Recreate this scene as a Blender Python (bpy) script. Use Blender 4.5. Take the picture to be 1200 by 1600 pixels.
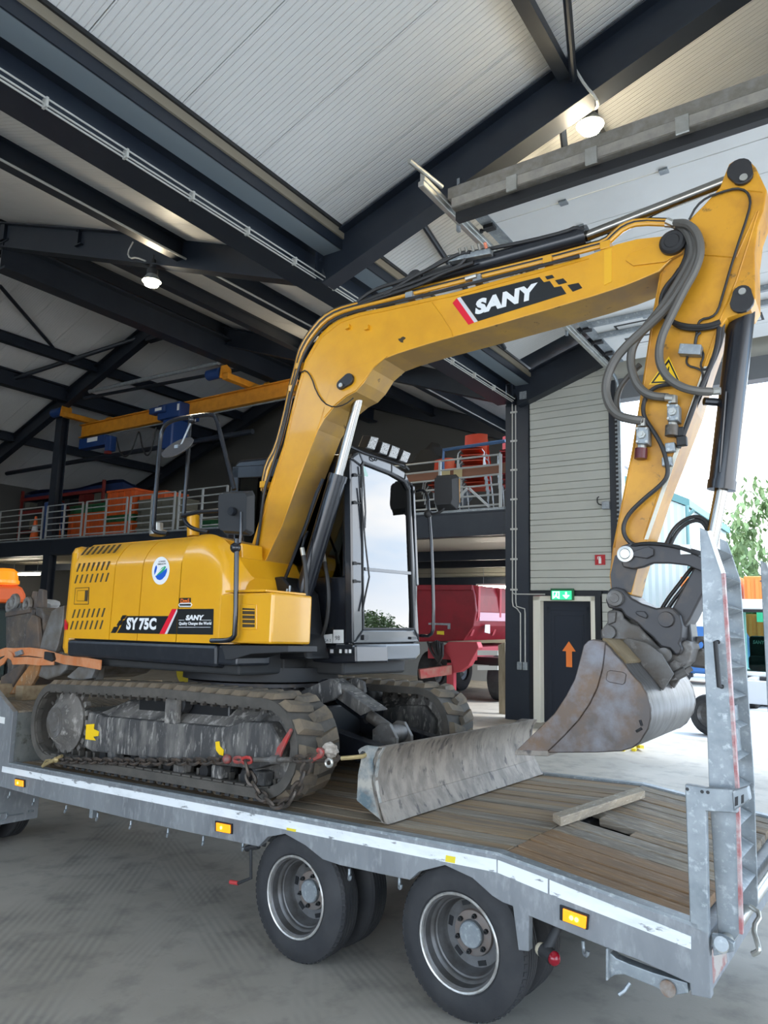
import bpy, math, random
from mathutils import Vector as V, Matrix as MX
random.seed(7)
for o in list(bpy.data.objects): bpy.data.objects.remove(o)
SC = bpy.context.scene; COL = SC.collection
# ---------------------------------------------------------------- camera
RT = ((.8002,.5997,-.0033),(-.1185,.1527,-.9811),(-.5879,.7855,.1933))   # camera right / down / forward in the trailer frame
CAMP = V((2.19614,-3.60404,1.95918)); FPX = 1105.0
_r = V(RT[0]).normalized(); _f = V(RT[2]); _f = (_f-_r*_f.dot(_r)).normalized(); _d = _f.cross(_r)
if _d.dot(V(RT[1])) < 0: _d = -_d
cam = bpy.data.objects.new('camera', bpy.data.cameras.new('camera')); COL.objects.link(cam)
cam.matrix_world = MX(((_r.x,-_d.x,-_f.x,CAMP.x),(_r.y,-_d.y,-_f.y,CAMP.y),(_r.z,-_d.z,-_f.z,CAMP.z),(0,0,0,1)))
cam.data.sensor_fit = 'VERTICAL'; cam.data.sensor_height = 36; cam.data.lens = FPX/1600*36
cam.data.clip_start = .05; cam.data.clip_end = 400
SC.camera = cam
# ---------------------------------------------------------------- view + sky + sun
vs = SC.view_settings; SC.display_settings.display_device = 'sRGB'
vs.view_transform = 'Standard'; vs.look = 'None'; vs.gamma = 1; vs.use_curve_mapping = False
vs.exposure = 1.05
SC.cycles.max_bounces = 8; SC.cycles.diffuse_bounces = 5; SC.cycles.glossy_bounces = 4; SC.cycles.transparent_max_bounces = 8
SC.cycles.sample_clamp_indirect = 6; SC.cycles.use_denoising = True; SC.cycles.caustics_reflective = False; SC.cycles.caustics_refractive = False
wd = bpy.data.worlds.new('sky'); SC.world = wd; wd.use_nodes = True
nt = wd.node_tree; nt.nodes.clear()
def N(t, **k):
    n = nt.nodes.new(t)
    for a, b in k.items(): setattr(n, a, b)
    return n
tc = N('ShaderNodeTexCoord'); mp = N('ShaderNodeMapping'); mp.inputs['Scale'].default_value = (1,1,3.2)
ns = N('ShaderNodeTexNoise'); ns.inputs['Scale'].default_value = 1.7; ns.inputs['Detail'].default_value = 6; ns.inputs['Roughness'].default_value = .55
cr = N('ShaderNodeValToRGB'); cr.color_ramp.elements[0].position = .42; cr.color_ramp.elements[0].color = (.38,.62,.92,1)
cr.color_ramp.elements[1].position = .64; cr.color_ramp.elements[1].color = (.97,.985,1,1)
sx = N('ShaderNodeSeparateXYZ'); hz = N('ShaderNodeValToRGB')
hz.color_ramp.elements[0].position = .0; hz.color_ramp.elements[0].color = (1,1,1,1); hz.color_ramp.elements[1].position = .09; hz.color_ramp.elements[1].color = (0,0,0,1)
mxn = N('ShaderNodeMix', data_type='RGBA'); mxn.inputs['B'].default_value = (.98,.99,1,1)
bg = N('ShaderNodeBackground'); bg.inputs['Strength'].default_value = 3.0; wo = N('ShaderNodeOutputWorld')
L = nt.links.new
L(tc.outputs['Generated'], mp.inputs['Vector']); L(mp.outputs['Vector'], ns.inputs['Vector']); L(ns.outputs['Fac'], cr.inputs['Fac'])
L(tc.outputs['Generated'], sx.inputs['Vector']); L(sx.outputs['Z'], hz.inputs['Fac']); L(hz.outputs['Color'], mxn.inputs['Factor'])
L(cr.outputs['Color'], mxn.inputs['A']); L(mxn.outputs['Result'], bg.inputs['Color']); L(bg.outputs['Background'], wo.inputs['Surface'])
sun = bpy.data.objects.new('sun', bpy.data.lights.new('sun','SUN')); COL.objects.link(sun)
sun.data.energy = 2.0; sun.data.angle = math.radians(12); sun.data.color = (1,.97,.92)
sun.rotation_euler = V((-.62,-.35,-.9)).to_track_quat('-Z','Y').to_euler()
# ---------------------------------------------------------------- frames: T trailer (world), H slewed upper structure, B building
def frame(x, y, z, o):
    return MX(((x[0],y[0],z[0],o[0]),(x[1],y[1],z[1],o[1]),(x[2],y[2],z[2],o[2]),(0,0,0,1)))
T = MX.Identity(4)
H = frame((.99806,.0518,-.0345),(-.0518,.99866,0),(.0344,.0018,.9994),(-2.9,1.25,1.85))
B = frame((.9975,.0468,-.0522),(-.0455,.9987,.0249),(.0533,-.0225,.9983),(-.6,0,0))
_inv = {id(T): T.inverted(), id(H): H.inverted(), id(B): B.inverted()}
def P(fr, ax, val, px, py):
    """point of the picture (1200x1600) carried to the plane coordinate[ax] = val of a frame"""
    m = _inv[id(fr)]
    d = m.to_3x3() @ (_r*((px-600)/FPX)+_d*((py-800)/FPX)+_f); c = m @ CAMP
    return c+d*((val-c[ax])/d[ax])
def W(px, py, w): return P(H, 1, w, px, py)
def U(px, py, u): return P(H, 0, u, px, py)
def Y(px, py, y): return P(T, 1, y, px, py)
def Z(px, py, z): return P(T, 2, z, px, py)
def BX(px, py, x): return P(B, 0, x, px, py)
def BY(px, py, y): return P(B, 1, y, px, py)
def BZ(px, py, z): return P(B, 2, z, px, py)
# ---------------------------------------------------------------- geometry collector
def perp(d):
    d = d.normalized(); a = V((0,0,1)) if abs(d.z) < .9 else V((1,0,0))
    x = d.cross(a).normalized(); return x, d.cross(x).normalized()
class G:
    def __init__(s): s.v = []; s.f = []; s.s = []
    def add(s, v, f, smooth=False):
        n = len(s.v); s.v += [V(p) for p in v]; s.f += [tuple(n+i for i in q) for q in f]; s.s += [smooth]*len(f); return s
    def hexa(s, p): return s.add(p, [(0,3,2,1),(4,5,6,7),(0,1,5,4),(1,2,6,5),(2,3,7,6),(3,0,4,7)])
    def box(s, a, b):
        (x0,y0,z0),(x1,y1,z1) = a, b
        return s.hexa([(x0,y0,z0),(x1,y0,z0),(x1,y1,z0),(x0,y1,z0),(x0,y0,z1),(x1,y0,z1),(x1,y1,z1),(x0,y1,z1)])
    def bar(s, a, b, w, h, up=(0,0,1)):
        a, b = V(a), V(b); d = (b-a).normalized(); x = d.cross(V(up))
        x = x.normalized() if x.length > 1e-5 else perp(d)[0]; u = x.cross(d)
        x = x*w/2; u = u*h/2
        return s.hexa([a-x-u,b-x-u,b+x-u,a+x-u,a-x+u,b-x+u,b+x+u,a+x+u])
    def ibeam(s, a, b, h, w, tf=.03, tw=.02, up=(0,0,1)):
        a, b = V(a), V(b); d = (b-a).normalized(); x = d.cross(V(up)).normalized(); u = x.cross(d)
        for k in (-1, 1): s.bar(a+u*k*(h-tf)/2, b+u*k*(h-tf)/2, w, tf, u)
        return s.bar(a, b, tw, h-2*tf, u)
    def prism(s, pts, vec):
        p = [V(q) for q in pts]; vec = V(vec); n = len(p)
        nr = V((0,0,0))
        for i in range(n): nr += p[i].cross(p[(i+1)%n])
        if nr.dot(vec) > 0: p.reverse()
        return s.add(p+[q+vec for q in p], [tuple(range(n)), tuple(range(2*n-1,n-1,-1))]+[(i,i+n,(i+1)%n+n,(i+1)%n) for i in range(n)])
    def cyl(s, a, b, r, r2=None, n=14, cap=True):
        a, b = V(a), V(b); r2 = r if r2 is None else r2; x, y = perp(b-a)
        c = [x*math.cos(6.28318*i/n)+y*math.sin(6.28318*i/n) for i in range(n)]
        s.add([a+q*r for q in c]+[b+q*r2 for q in c], [(i,(i+1)%n,(i+1)%n+n,i+n) for i in range(n)], True)
        if cap: s.add([a+q*r for q in c], [tuple(range(n-1,-1,-1))]); s.add([b+q*r2 for q in c], [tuple(range(n))])
        return s
    def tube(s, pts, r, n=8, sub=0, closed=False):
        p = [V(q) for q in pts]
        for _ in range(sub):
            q = [] if closed else [p[0]]; m = len(p)
            for i in range(m if closed else m-1):
                a, b = p[i], p[(i+1)%m]; q += [a.lerp(b,.25), a.lerp(b,.75)]
            p = q if closed else q+[p[-1]]
        m = len(p); x, y = perp(p[1]-p[0]); vs_ = []
        for i in range(m):
            d = (p[(i+1)%m]-p[i-1]) if closed else (p[min(i+1,m-1)]-p[max(i-1,0)])
            d = d.normalized() if d.length > 1e-9 else V((0,0,1)); x = (x-d*x.dot(d))
            x = x.normalized() if x.length > 1e-6 else perp(d)[0]; y = d.cross(x)
            vs_ += [p[i]+(x*math.cos(6.28318*k/n)+y*math.sin(6.28318*k/n))*r for k in range(n)]
        fs = [(i*n+k, i*n+(k+1)%n, ((i+1)%m)*n+(k+1)%n, ((i+1)%m)*n+k) for i in range(m if closed else m-1) for k in range(n)]
        s.add(vs_, fs, True)
        if not closed: s.add(vs_[:n], [tuple(range(n-1,-1,-1))]); s.add(vs_[-n:], [tuple(range(n))])
        return s
    def lathe(s, o, axis, prof, n=32, sm=True):
        o = V(o); a = V(axis).normalized(); x, y = perp(a); m = len(prof)
        vs_ = [o+a*d+(x*math.cos(6.28318*k/n)+y*math.sin(6.28318*k/n))*r for d, r in prof for k in range(n)]
        return s.add(vs_, [(i*n+k, i*n+(k+1)%n, (i+1)*n+(k+1)%n, (i+1)*n+k) for i in range(m-1) for k in range(n)], sm)
    def sph(s, c, r, n=12, sz=(1,1,1)):
        c = V(c); m = n//2+1
        vs_ = [c+V((math.sin(3.14159*j/m)*math.cos(6.28318*i/n)*sz[0], math.sin(3.14159*j/m)*math.sin(6.28318*i/n)*sz[1], math.cos(3.14159*j/m)*sz[2]))*r for j in range(m+1) for i in range(n)]
        return s.add(vs_, [(j*n+i, (j+1)*n+i, (j+1)*n+(i+1)%n, j*n+(i+1)%n) for j in range(m) for i in range(n)], True)
    def grid(s, fn, nu, nv, smooth=True):
        return s.add([fn(i/nu, j/nv) for j in range(nv+1) for i in range(nu+1)], [(j*(nu+1)+i, j*(nu+1)+i+1, (j+1)*(nu+1)+i+1, (j+1)*(nu+1)+i) for j in range(nv) for i in range(nu)], smooth)
# ---------------------------------------------------------------- objects
BASE = {}
def _mesh(name, g, mat, base, sharp=35):
    me = bpy.data.meshes.new(name); me.from_pydata([tuple(v-base) for v in g.v], [], g.f)
    me.polygons.foreach_set('use_smooth', g.s); me.update()
    if any(g.s): me.set_sharp_from_angle(angle=math.radians(sharp))
    if mat: me.materials.append(mat)
    return me
def tag(o, label, cat, group=None, kind=None):
    if label: o['label'] = label
    if cat: o['category'] = cat
    if group: o['group'] = group
    if kind: o['kind'] = kind
    return o
def thing(name, label, cat, base, fr=T, group=None, kind=None):
    o = bpy.data.objects.new(name, None); COL.objects.link(o); o.empty_display_size = .1
    o.matrix_world = fr @ MX.Translation(V(base)); BASE[o.name] = V(base)
    return tag(o, label, cat, group, kind)
def ob(name, g, mat, parent=None, label=None, cat=None, fr=T, group=None, kind=None, bev=0, sharp=35, base=None):
    if parent is not None: base = BASE[parent.name]
    elif base is None:
        lo = [min(v[i] for v in g.v) for i in range(3)]; hi = [max(v[i] for v in g.v) for i in range(3)]
        base = V(((lo[0]+hi[0])/2, (lo[1]+hi[1])/2, lo[2]))
    o = bpy.data.objects.new(name, _mesh(name, g, mat, V(base), sharp)); COL.objects.link(o); BASE[o.name] = V(base)
    if parent is not None: o.parent = parent
    else: o.matrix_world = fr @ MX.Translation(V(base))
    if bev:
        m = o.modifiers.new('edge', 'BEVEL'); m.width = bev; m.segments = 2; m.limit_method = 'ANGLE'; m.angle_limit = math.radians(40); m.harden_normals = False
    return tag(o, label, cat, group, kind)
def clone(src, parent, mtx):
    """a copy of one part that shares its mesh"""
    c = src.copy(); COL.objects.link(c); c.parent = parent; c.matrix_local = mtx; BASE[c.name] = BASE[src.name]; return c
def dup(root, mtx, label=None, group=None):
    """a copy of a thing with copies of its parts and sub-parts"""
    r = root.copy(); COL.objects.link(r); r.matrix_world = mtx @ root.matrix_world; BASE[r.name] = BASE[root.name]
    if label: r['label'] = label
    if group: r['group'] = group
    def rec(a, b):
        for ch in list(a.children):
            c = ch.copy(); COL.objects.link(c); c.parent = b; c.matrix_local = ch.matrix_local.copy(); rec(ch, c)
    rec(root, r); return r
def text(name, s, mat, parent, o, x, y, w, h, shear=0, bold=0, depth=.001, label=None):
    """flat lettering that fills a box w wide and h high: origin o at its lower left, reading direction x, up direction y"""
    cu = bpy.data.curves.new(name, 'FONT'); cu.body = s; cu.size = 1; cu.shear = shear; cu.offset = bold; cu.extrude = .01; cu.resolution_u = 3; cu.space_character = 1.06
    tmp = bpy.data.objects.new(name+'_tmp', cu); COL.objects.link(tmp)
    dg = bpy.context.evaluated_depsgraph_get(); me = bpy.data.meshes.new_from_object(tmp.evaluated_get(dg)); bpy.data.objects.remove(tmp)
    x = V(x).normalized(); y = V(y); y = (y-x*y.dot(x)).normalized(); z = x.cross(y); o = V(o); b = BASE[parent.name]
    c = [v.co.copy() for v in me.vertices]; x0 = min(p.x for p in c); x1 = max(p.x for p in c); y0 = min(p.y for p in c); y1 = max(p.y for p in c)
    for v, p in zip(me.vertices, c): v.co = o+x*((p.x-x0)/(x1-x0)*w)+y*((p.y-y0)/(y1-y0)*h)+z*(depth if p.z > 0 else 0)-b
    me.materials.clear(); me.materials.append(mat)
    t = bpy.data.objects.new(name, me); COL.objects.link(t); t.parent = parent; BASE[t.name] = b
    if label: t['label'] = label
    return t
# ---------------------------------------------------------------- materials
def lin(r, g, b): return tuple(((c/255+.055)/1.055)**2.4 if c > 10 else c/255/12.92 for c in (r, g, b))
def mat(name, col, rough=.5, metal=0, c2=None, sc=4, lo=.4, hi=.65, c3=None, sc3=20, lo3=.55, hi3=.7, bump=0, bsc=40, stretch=None, emit=0, coat=0, rough2=None, spec=.5):
    """paint / metal / rubber: base colour, a second colour in broad patches, a third in fine specks, and a little relief"""
    m = bpy.data.materials.new(name); m.use_nodes = True; t = m.node_tree; b = t.nodes['Principled BSDF']; l = t.links.new
    b.inputs['Base Color'].default_value = (*col, 1); b.inputs['Roughness'].default_value = rough; b.inputs['Metallic'].default_value = metal
    b.inputs['Specular IOR Level'].default_value = spec
    if coat: b.inputs['Coat Weight'].default_value = coat; b.inputs['Coat Roughness'].default_value = .05
    if emit: b.inputs['Emission Color'].default_value = (*col, 1); b.inputs['Emission Strength'].default_value = emit
    tcn = t.nodes.new('ShaderNodeTexCoord'); src = tcn.outputs['Object']
    if stretch:
        q = t.nodes.new('ShaderNodeMapping'); q.inputs['Scale'].default_value = stretch; l(src, q.inputs['Vector']); src = q.outputs['Vector']
    def layer(scale, a, c, cur, colr, detail=6):
        n = t.nodes.new('ShaderNodeTexNoise'); n.inputs['Scale'].default_value = scale; n.inputs['Detail'].default_value = detail; n.inputs['Roughness'].default_value = .6; l(src, n.inputs['Vector'])
        r = t.nodes.new('ShaderNodeMapRange'); r.inputs['From Min'].default_value = a; r.inputs['From Max'].default_value = c; l(n.outputs['Fac'], r.inputs['Value'])
        x = t.nodes.new('ShaderNodeMix'); x.data_type = 'RGBA'; l(r.outputs['Result'], x.inputs['Factor'])
        if cur is None: x.inputs['A'].default_value = (*col, 1)
        else: l(cur, x.inputs['A'])
        x.inputs['B'].default_value = (*colr, 1); return x.outputs['Result'], r.outputs['Result']
    cur = None
    if c2 is not None:
        cur, fac = layer(sc, lo, hi, None, c2)
        if rough2 is not None:
            rr = t.nodes.new('ShaderNodeMapRange'); rr.inputs['To Min'].default_value = rough; rr.inputs['To Max'].default_value = rough2; l(fac, rr.inputs['Value']); l(rr.outputs['Result'], b.inputs['Roughness'])
    if c3 is not None: cur, _ = layer(sc3, lo3, hi3, cur, c3)
    if cur is not None:
        l(cur, b.inputs['Base Color'])
    if bump:
        n = t.nodes.new('ShaderNodeTexNoise'); n.inputs['Scale'].default_value = bsc; n.inputs['Detail'].default_value = 5; l(src, n.inputs['Vector'])
        u = t.nodes.new('ShaderNodeBump'); u.inputs['Strength'].default_value = bump; u.inputs['Distance'].default_value = .01; l(n.outputs['Fac'], u.inputs['Height']); l(u.outputs['Normal'], b.inputs['Normal'])
    return m
def ribbed(name, col, axis, period, rough=.45, depth=.004, c2=None, duty=None):
    """sheet metal with fine pressed lines across one object axis"""
    m = mat(name, col, rough, 0, c2=c2, sc=.8, lo=.35, hi=.7); t = m.node_tree; l = t.links.new; b = t.nodes['Principled BSDF']
    tcn = t.nodes.new('ShaderNodeTexCoord'); s = t.nodes.new('ShaderNodeSeparateXYZ'); l(tcn.outputs['Object'], s.inputs['Vector'])
    a = t.nodes.new('ShaderNodeMath'); a.operation = 'MULTIPLY'; a.inputs[1].default_value = 1/period; l(s.outputs[axis], a.inputs[0])
    f = t.nodes.new('ShaderNodeMath'); f.operation = 'FRACT'; l(a.outputs[0], f.inputs[0])
    p = t.nodes.new('ShaderNodeMath'); p.operation = 'PINGPONG'; p.inputs[1].default_value = .5; l(f.outputs[0], p.inputs[0])
    r = t.nodes.new('ShaderNodeMapRange'); r.inputs['From Min'].default_value = .0; r.inputs['From Max'].default_value = duty or .12; l(p.outputs[0], r.inputs['Value'])
    u = t.nodes.new('ShaderNodeBump'); u.inputs['Distance'].default_value = depth; u.inputs['Strength'].default_value = 1; l(r.outputs['Result'], u.inputs['Height']); l(u.outputs['Normal'], b.inputs['Normal'])
    return m
def glass(name, tint, rmax=.9, ior=1.6, rough=.0):
    m = bpy.data.materials.new(name); m.use_nodes = True; t = m.node_tree; t.nodes.clear(); l = t.links.new
    o = t.nodes.new('ShaderNodeOutputMaterial'); x = t.nodes.new('ShaderNodeMixShader'); a = t.nodes.new('ShaderNodeBsdfTransparent'); g = t.nodes.new('ShaderNodeBsdfGlossy'); f = t.nodes.new('ShaderNodeFresnel')
    a.inputs['Color'].default_value = (*tint, 1); g.inputs['Roughness'].default_value = rough; g.inputs['Color'].default_value = (rmax,rmax,rmax,1); f.inputs['IOR'].default_value = ior
    l(f.outputs['Fac'], x.inputs['Fac']); l(a.outputs[0], x.inputs[1]); l(g.outputs[0], x.inputs[2]); l(x.outputs[0], o.inputs['Surface']); return m
M = {}
M['steel'] = mat('navy steel paint', (.011,.016,.026), .42, c2=(.016,.022,.032), sc=2)
M['black'] = mat('black paint', (.010,.011,.013), .35)
M['blackm'] = mat('matt black plastic', (.018,.019,.021), .6)
M['galv'] = mat('galvanised steel', (.33,.36,.38), .5, .55, c2=(.22,.25,.27), sc=9, lo=.35, hi=.7, c3=(.50,.53,.55), sc3=28, lo3=.55, hi3=.72)
M['zinc'] = mat('bright zinc rail', (.52,.52,.49), .35, .75, c2=(.42,.41,.37), sc=6)
M['conduit'] = mat('pale conduit', (.50,.50,.47), .45)
M['roofw'] = ribbed('white liner sheet of the roof', (.74,.74,.73), 1, .073, .38, .008, c2=(.70,.70,.69))
M['tan'] = mat('insulation edge', (.22,.19,.14), .8)
M['wallc'] = mat('cream grey wall cladding', (.47,.48,.43), .5, c2=(.44,.45,.41), sc=1.2)
M['cream'] = mat('cream door frame paint', (.72,.70,.60), .5)
M['doornavy'] = mat('dark navy door leaf', (.010,.015,.027), .45)
M['white'] = mat('white paint', (.78,.79,.78), .5)
M['concrete'] = mat('grey concrete floor', (.35,.315,.265), .62, c2=(.46,.42,.36), sc=.55, lo=.35, hi=.68, c3=(.22,.20,.175), sc3=3.2, lo3=.50, hi3=.78, bump=.08, bsc=60, rough2=.5)
M['yardc'] = mat('pale yard concrete', (.56,.57,.58), .7, c2=(.47,.48,.50), sc=.3)
M['orange'] = mat('orange plastic', (.78,.16,.03), .5)
M['redp'] = mat('red trailer paint', (.24,.008,.018), .4, c2=(.19,.008,.015), sc=3)
M['pinkp'] = mat('lighter red paint', (.40,.045,.06), .5)  # lighter red for the ribs, chassis and draw frame of the dump trailer
M['chrome'] = mat('chromed rod', (.30,.285,.26), .24, 1)
M['wood'] = mat('raw timber', (.38,.29,.18), .75, c2=(.28,.20,.12), sc=3, stretch=(1,6,6))
M['glow'] = mat('lamp glass', (1,.86,.55), .4, emit=40)
M['tubeglow'] = mat('fluorescent tube', (1,.93,.78), .4, emit=22)
# ================================================================ BUILDING (frame B: x along the door wall, y into the hall, z up)
def zR(x): return 7.82+.338*(x+3.6)                       # underside of the right roof slope
RX = -17.2
def zL(x): return 7.82+.37*(-4.8-x) if x > RX else 7.82+.37*(-4.8-RX)-.37*(RX-x)
def struct(name, g, m, label, cat, **k): return ob(name, g, m, None, label, cat, B, kind='structure', **k)
# ---- floor: flat under the trailer, rising gently to the building level at the back
g = G()
nB = B.to_3x3() @ V((0,0,1))
def zfloor(x, y):
    t = max(0, min(1, (y-2.9)/3)); t = t*t*(3-2*t)
    pl = -(nB.x*(x+.6)+nB.y*y)/nB.z
    return t*pl
xs = [-40,-30,-22,-16,-12,-9,-7,-5,-3.5,-2,-.6,.6,2,3.5,5,7,9]; ys = [-16,-9,-5,-2,0,2,2.9,3.4,3.9,4.4,4.9,5.4,5.9,7,8.5,10,11.3,14,18,22,26]
g.add([(x,y,zfloor(x,y)) for y in ys for x in xs], [(j*len(xs)+i, j*len(xs)+i+1, (j+1)*len(xs)+i+1, (j+1)*len(xs)+i) for j in range(len(ys)-1) for i in range(len(xs)-1)], True)
fl = ob('floor', g, M['concrete'], None, 'grey brown dusty concrete hall floor with crossing tyre marks', 'floor', kind='structure', base=(0,0,0))
# tyre tracks: worn dust lanes, mixed into the concrete colour
def tracks(m):
    t = m.node_tree; l = t.links.new; b = t.nodes['Principled BSDF']; cur = b.inputs['Base Color'].links[0].from_socket
    tcn = t.nodes.new('ShaderNodeTexCoord')
    for ang, off, width, per, dark in ((-2.334,2.62,1.0,.06,.36),(-2.625,.24,.45,.05,.28),(.468,-.78,.5,.055,.28),(-2.13,2.10,.4,.05,.24),(-2.334,.9,.5,.06,.22)):
        q = t.nodes.new('ShaderNodeMapping'); q.inputs['Rotation'].default_value = (0,0,ang); l(tcn.outputs['Object'], q.inputs['Vector'])
        s = t.nodes.new('ShaderNodeSeparateXYZ'); l(q.outputs['Vector'], s.inputs['Vector'])
        d = t.nodes.new('ShaderNodeMath'); d.operation = 'SUBTRACT'; d.inputs[1].default_value = off; l(s.outputs['Y'], d.inputs[0])
        a = t.nodes.new('ShaderNodeMath'); a.operation = 'ABSOLUTE'; l(d.outputs[0], a.inputs[0])
        r = t.nodes.new('ShaderNodeMapRange'); r.inputs['From Min'].default_value = width/2; r.inputs['From Max'].default_value = width/2-.08; l(a.outputs[0], r.inputs['Value'])
        w = t.nodes.new('ShaderNodeTexWave'); w.bands_direction = 'Y'; w.inputs['Scale'].default_value = .314/per; w.inputs['Distortion'].default_value = .25; w.inputs['Detail'].default_value = 1; l(q.outputs['Vector'], w.inputs['Vector'])
        n = t.nodes.new('ShaderNodeTexNoise'); n.inputs['Scale'].default_value = 1.3; l(tcn.outputs['Object'], n.inputs['Vector'])
        nr = t.nodes.new('ShaderNodeMapRange'); nr.inputs['From Min'].default_value = .38; nr.inputs['From Max'].default_value = .62; l(n.outputs['Fac'], nr.inputs['Value'])
        k = t.nodes.new('ShaderNodeMath'); k.operation = 'MULTIPLY'; l(r.outputs[0], k.inputs[0]); l(w.outputs['Fac'], k.inputs[1])
        k2 = t.nodes.new('ShaderNodeMath'); k2.operation = 'MULTIPLY'; l(k.outputs[0], k2.inputs[0]); l(nr.outputs[0], k2.inputs[1])
        k3 = t.nodes.new('ShaderNodeMath'); k3.operation = 'MULTIPLY'; k3.inputs[1].default_value = dark; l(k2.outputs[0], k3.inputs[0])
        x = t.nodes.new('ShaderNodeMix'); x.data_type = 'RGBA'; l(k3.outputs[0], x.inputs['Factor']); l(cur, x.inputs['A']); x.inputs['B'].default_value = (.12,.115,.11,1); cur = x.outputs['Result']
    l(cur, b.inputs['Base Color'])
tracks(M['concrete'])
# ---- roof: liner panels, one object per panel, joints 1.17 m apart
def slope(name, xa, xb, z, y0, y1, label):
    root = thing(name, label, 'roof', ((xa+xb)/2, (y0+y1)/2, z((xa+xb)/2)), B, kind='structure')
    pr = None; k0 = math.ceil((y0-.935)/1.17); ks = range(k0, int((y1-.935)/1.17))
    for k in ks:
        a = .935+1.17*k
        if pr is None:
            g = G().hexa([(xa,a+.006,z(xa)),(xa,a+1.164,z(xa)),(xb,a+1.164,z(xb)),(xb,a+.006,z(xb)),(xa,a+.006,z(xa)+.1),(xa,a+1.164,z(xa)+.1),(xb,a+1.164,z(xb)+.1),(xb,a+.006,z(xb)+.1)])
            pr = ob('roof_panel', g, M['roofw'], root, fr=B); ka = k
        else: clone(pr, root, MX.Translation((0,1.17*(k-ka),0)))
    g = G().hexa([(xa,y0,z(xa)+.07),(xa,y1,z(xa)+.07),(xb,y1,z(xb)+.07),(xb,y0,z(xb)+.07),(xa,y0,z(xa)+.2),(xa,y1,z(xa)+.2),(xb,y1,z(xb)+.2),(xb,y0,z(xb)+.2)])
    ob('roof_core', g, M['steel'], root, fr=B)
slope('ceiling', -3.6, 8.2, zR, -12, 11.4, 'white ribbed roof slope rising to the right of the valley beam')
slope('ceiling', RX, -4.8, zL, -12, 25, 'white ribbed roof slope rising left from the valley beam to the ridge')
slope('ceiling', -30, RX, zL, -12, 25, 'white ribbed roof slope falling away left beyond the ridge')
# ---- outer walls that close the hall (mostly out of view)
M['dimwall'] = mat('darkened rear cladding', (.085,.085,.08), .7)  # wall colour darkened to keep the far end of the hall dark
struct('wall_back', G().box((-30,19.2,-1),(-4.3,19.4,12)), M['dimwall'], 'dark rear wall far behind the mezzanine', 'wall')
struct('wall_left', G().box((-30.2,-12,-1),(-30,25,9)), M['dimwall'], 'far left hall wall beyond the crane', 'wall')
g = G().box((-30,-12.2,-1),(-8,-12,9)); g.box((-8,-12.2,6.4),(8,-12,12))
struct('wall_front', g, M['wallc'], 'hall wall behind the camera with a wide gateway', 'wall')
g = G().box((8,-12,5.6),(8.2,11.3,12)); g.box((8,-12,-1),(8.2,-8,5.6)); g.box((8,8,-1),(8.2,11.3,5.6))
struct('wall_right', g, M['wallc'], 'gable wall with the open gateway on the right of the hall', 'wall')
# ---- steel frame
def beam(name, label, a, b, h, w, tf=.03, tw=.02, up=(0,0,1), cat='steel beam', extra=None):
    g = G().ibeam(a, b, h, w, tf, tw, up)
    return struct(name, g, M['steel'], label, cat)
beam('valley_beam', 'dark navy valley beam running from upper left to the cream wall column', (-4.2,-12,7.36), (-4.2,11.0,7.36), .52, .4)
g = G().box((-3.95,-12,7.50),(-3.62,11.1,7.53)); g.box((-4.8,-12,7.66),(-4.75,25,7.86))
g.box((-4.75,-12,7.60),(-3.95,11.1,7.63))
gut = ob('valley_gutter', g, mat('gutter sheet with painted bluish light', (.30,.36,.40), .32, .3), None, 'sheet gutter in painted bluish light above the valley beam', 'gutter', B, kind='structure')  # bright bluish reflection on the gutter bottom is put into its colour
ob('gutter_side', G().box((-3.63,-12,7.50),(-3.60,11.1,7.69)), M['steel'], gut, fr=B)
ob('insulation_edge', G().box((-3.60,-12,7.66),(-3.57,11.1,7.78)), M['tan'], gut, fr=B)
ob('edge_angle', G().box((-3.60,-12,7.78),(-3.54,11.1,7.83)), M['black'], gut, fr=B)
# conduits clipped along the valley beam
cd = thing('cable_conduit', 'pair of pale conduits clipped along the lower flange of the valley beam', 'conduit', (-4,0,7.12), B)
for dx, dz in ((-3.93,7.17),(-3.96,7.125),(-3.975,7.095)):
    ob('conduit_pipe', G().cyl((dx,-8,dz),(dx,10.9,dz),.0105,n=8), M['conduit'], cd, fr=B)
clip = None
for i in range(19):
    yy = -6.9+.93*i
    if clip is None: clip = ob('clip', G().box((-3.995,yy,7.08),(-3.915,yy+.025,7.185)), M['conduit'], cd, fr=B)
    else: clone(clip, cd, MX.Translation((0,.93*i,0)))
def rafter(y, right, left, lr, ll):
    if right:
        a = V((-3.95,y,zR(-3.95)-.40)); b = V((right,y,zR(right)-.40))
        r = beam('roof_rafter', lr, a, b, .66, .28, .03, .018)
        g = G().box((-4.0,y-.14,7.06),(-3.96,y+.14,7.9))
        for k in range(3):
            for s in (-1,1): g.cyl((-3.96,y+s*.08,7.2+.2*k),(-3.92,y+s*.08,7.2+.2*k),.022,n=6)
        ob('end_plate', g, M['steel'], r, fr=B)
    if left:
        a = V((-4.35,y,zL(-4.8)-.36)); b = V((RX,y,zL(RX)-.46))
        r = beam('roof_rafter', ll, a, b, .58, .26, .03, .018)
        ob('rafter_far_half', G().ibeam((RX,y,zL(RX)-.46), (-30,y,zL(-30)-.42), .58, .26, .03, .018), M['steel'], r, fr=B)
        ob('apex_plate', G().box((RX-.5,y-.12,zL(RX)-1.05),(RX+.5,y+.12,zL(RX)-.2)), M['steel'], r, fr=B)
rafter(3.98, 8.1, True, 'deep dark rafter rising from the valley beam to the upper right with a lamp under it', 'near left rafter climbing from the valley beam past the hanging lamp')
rafter(11.0, 8.1, True, 'dark rafter along the top of the cream boarded wall', 'far left rafter in line with the mezzanine edge')
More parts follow.
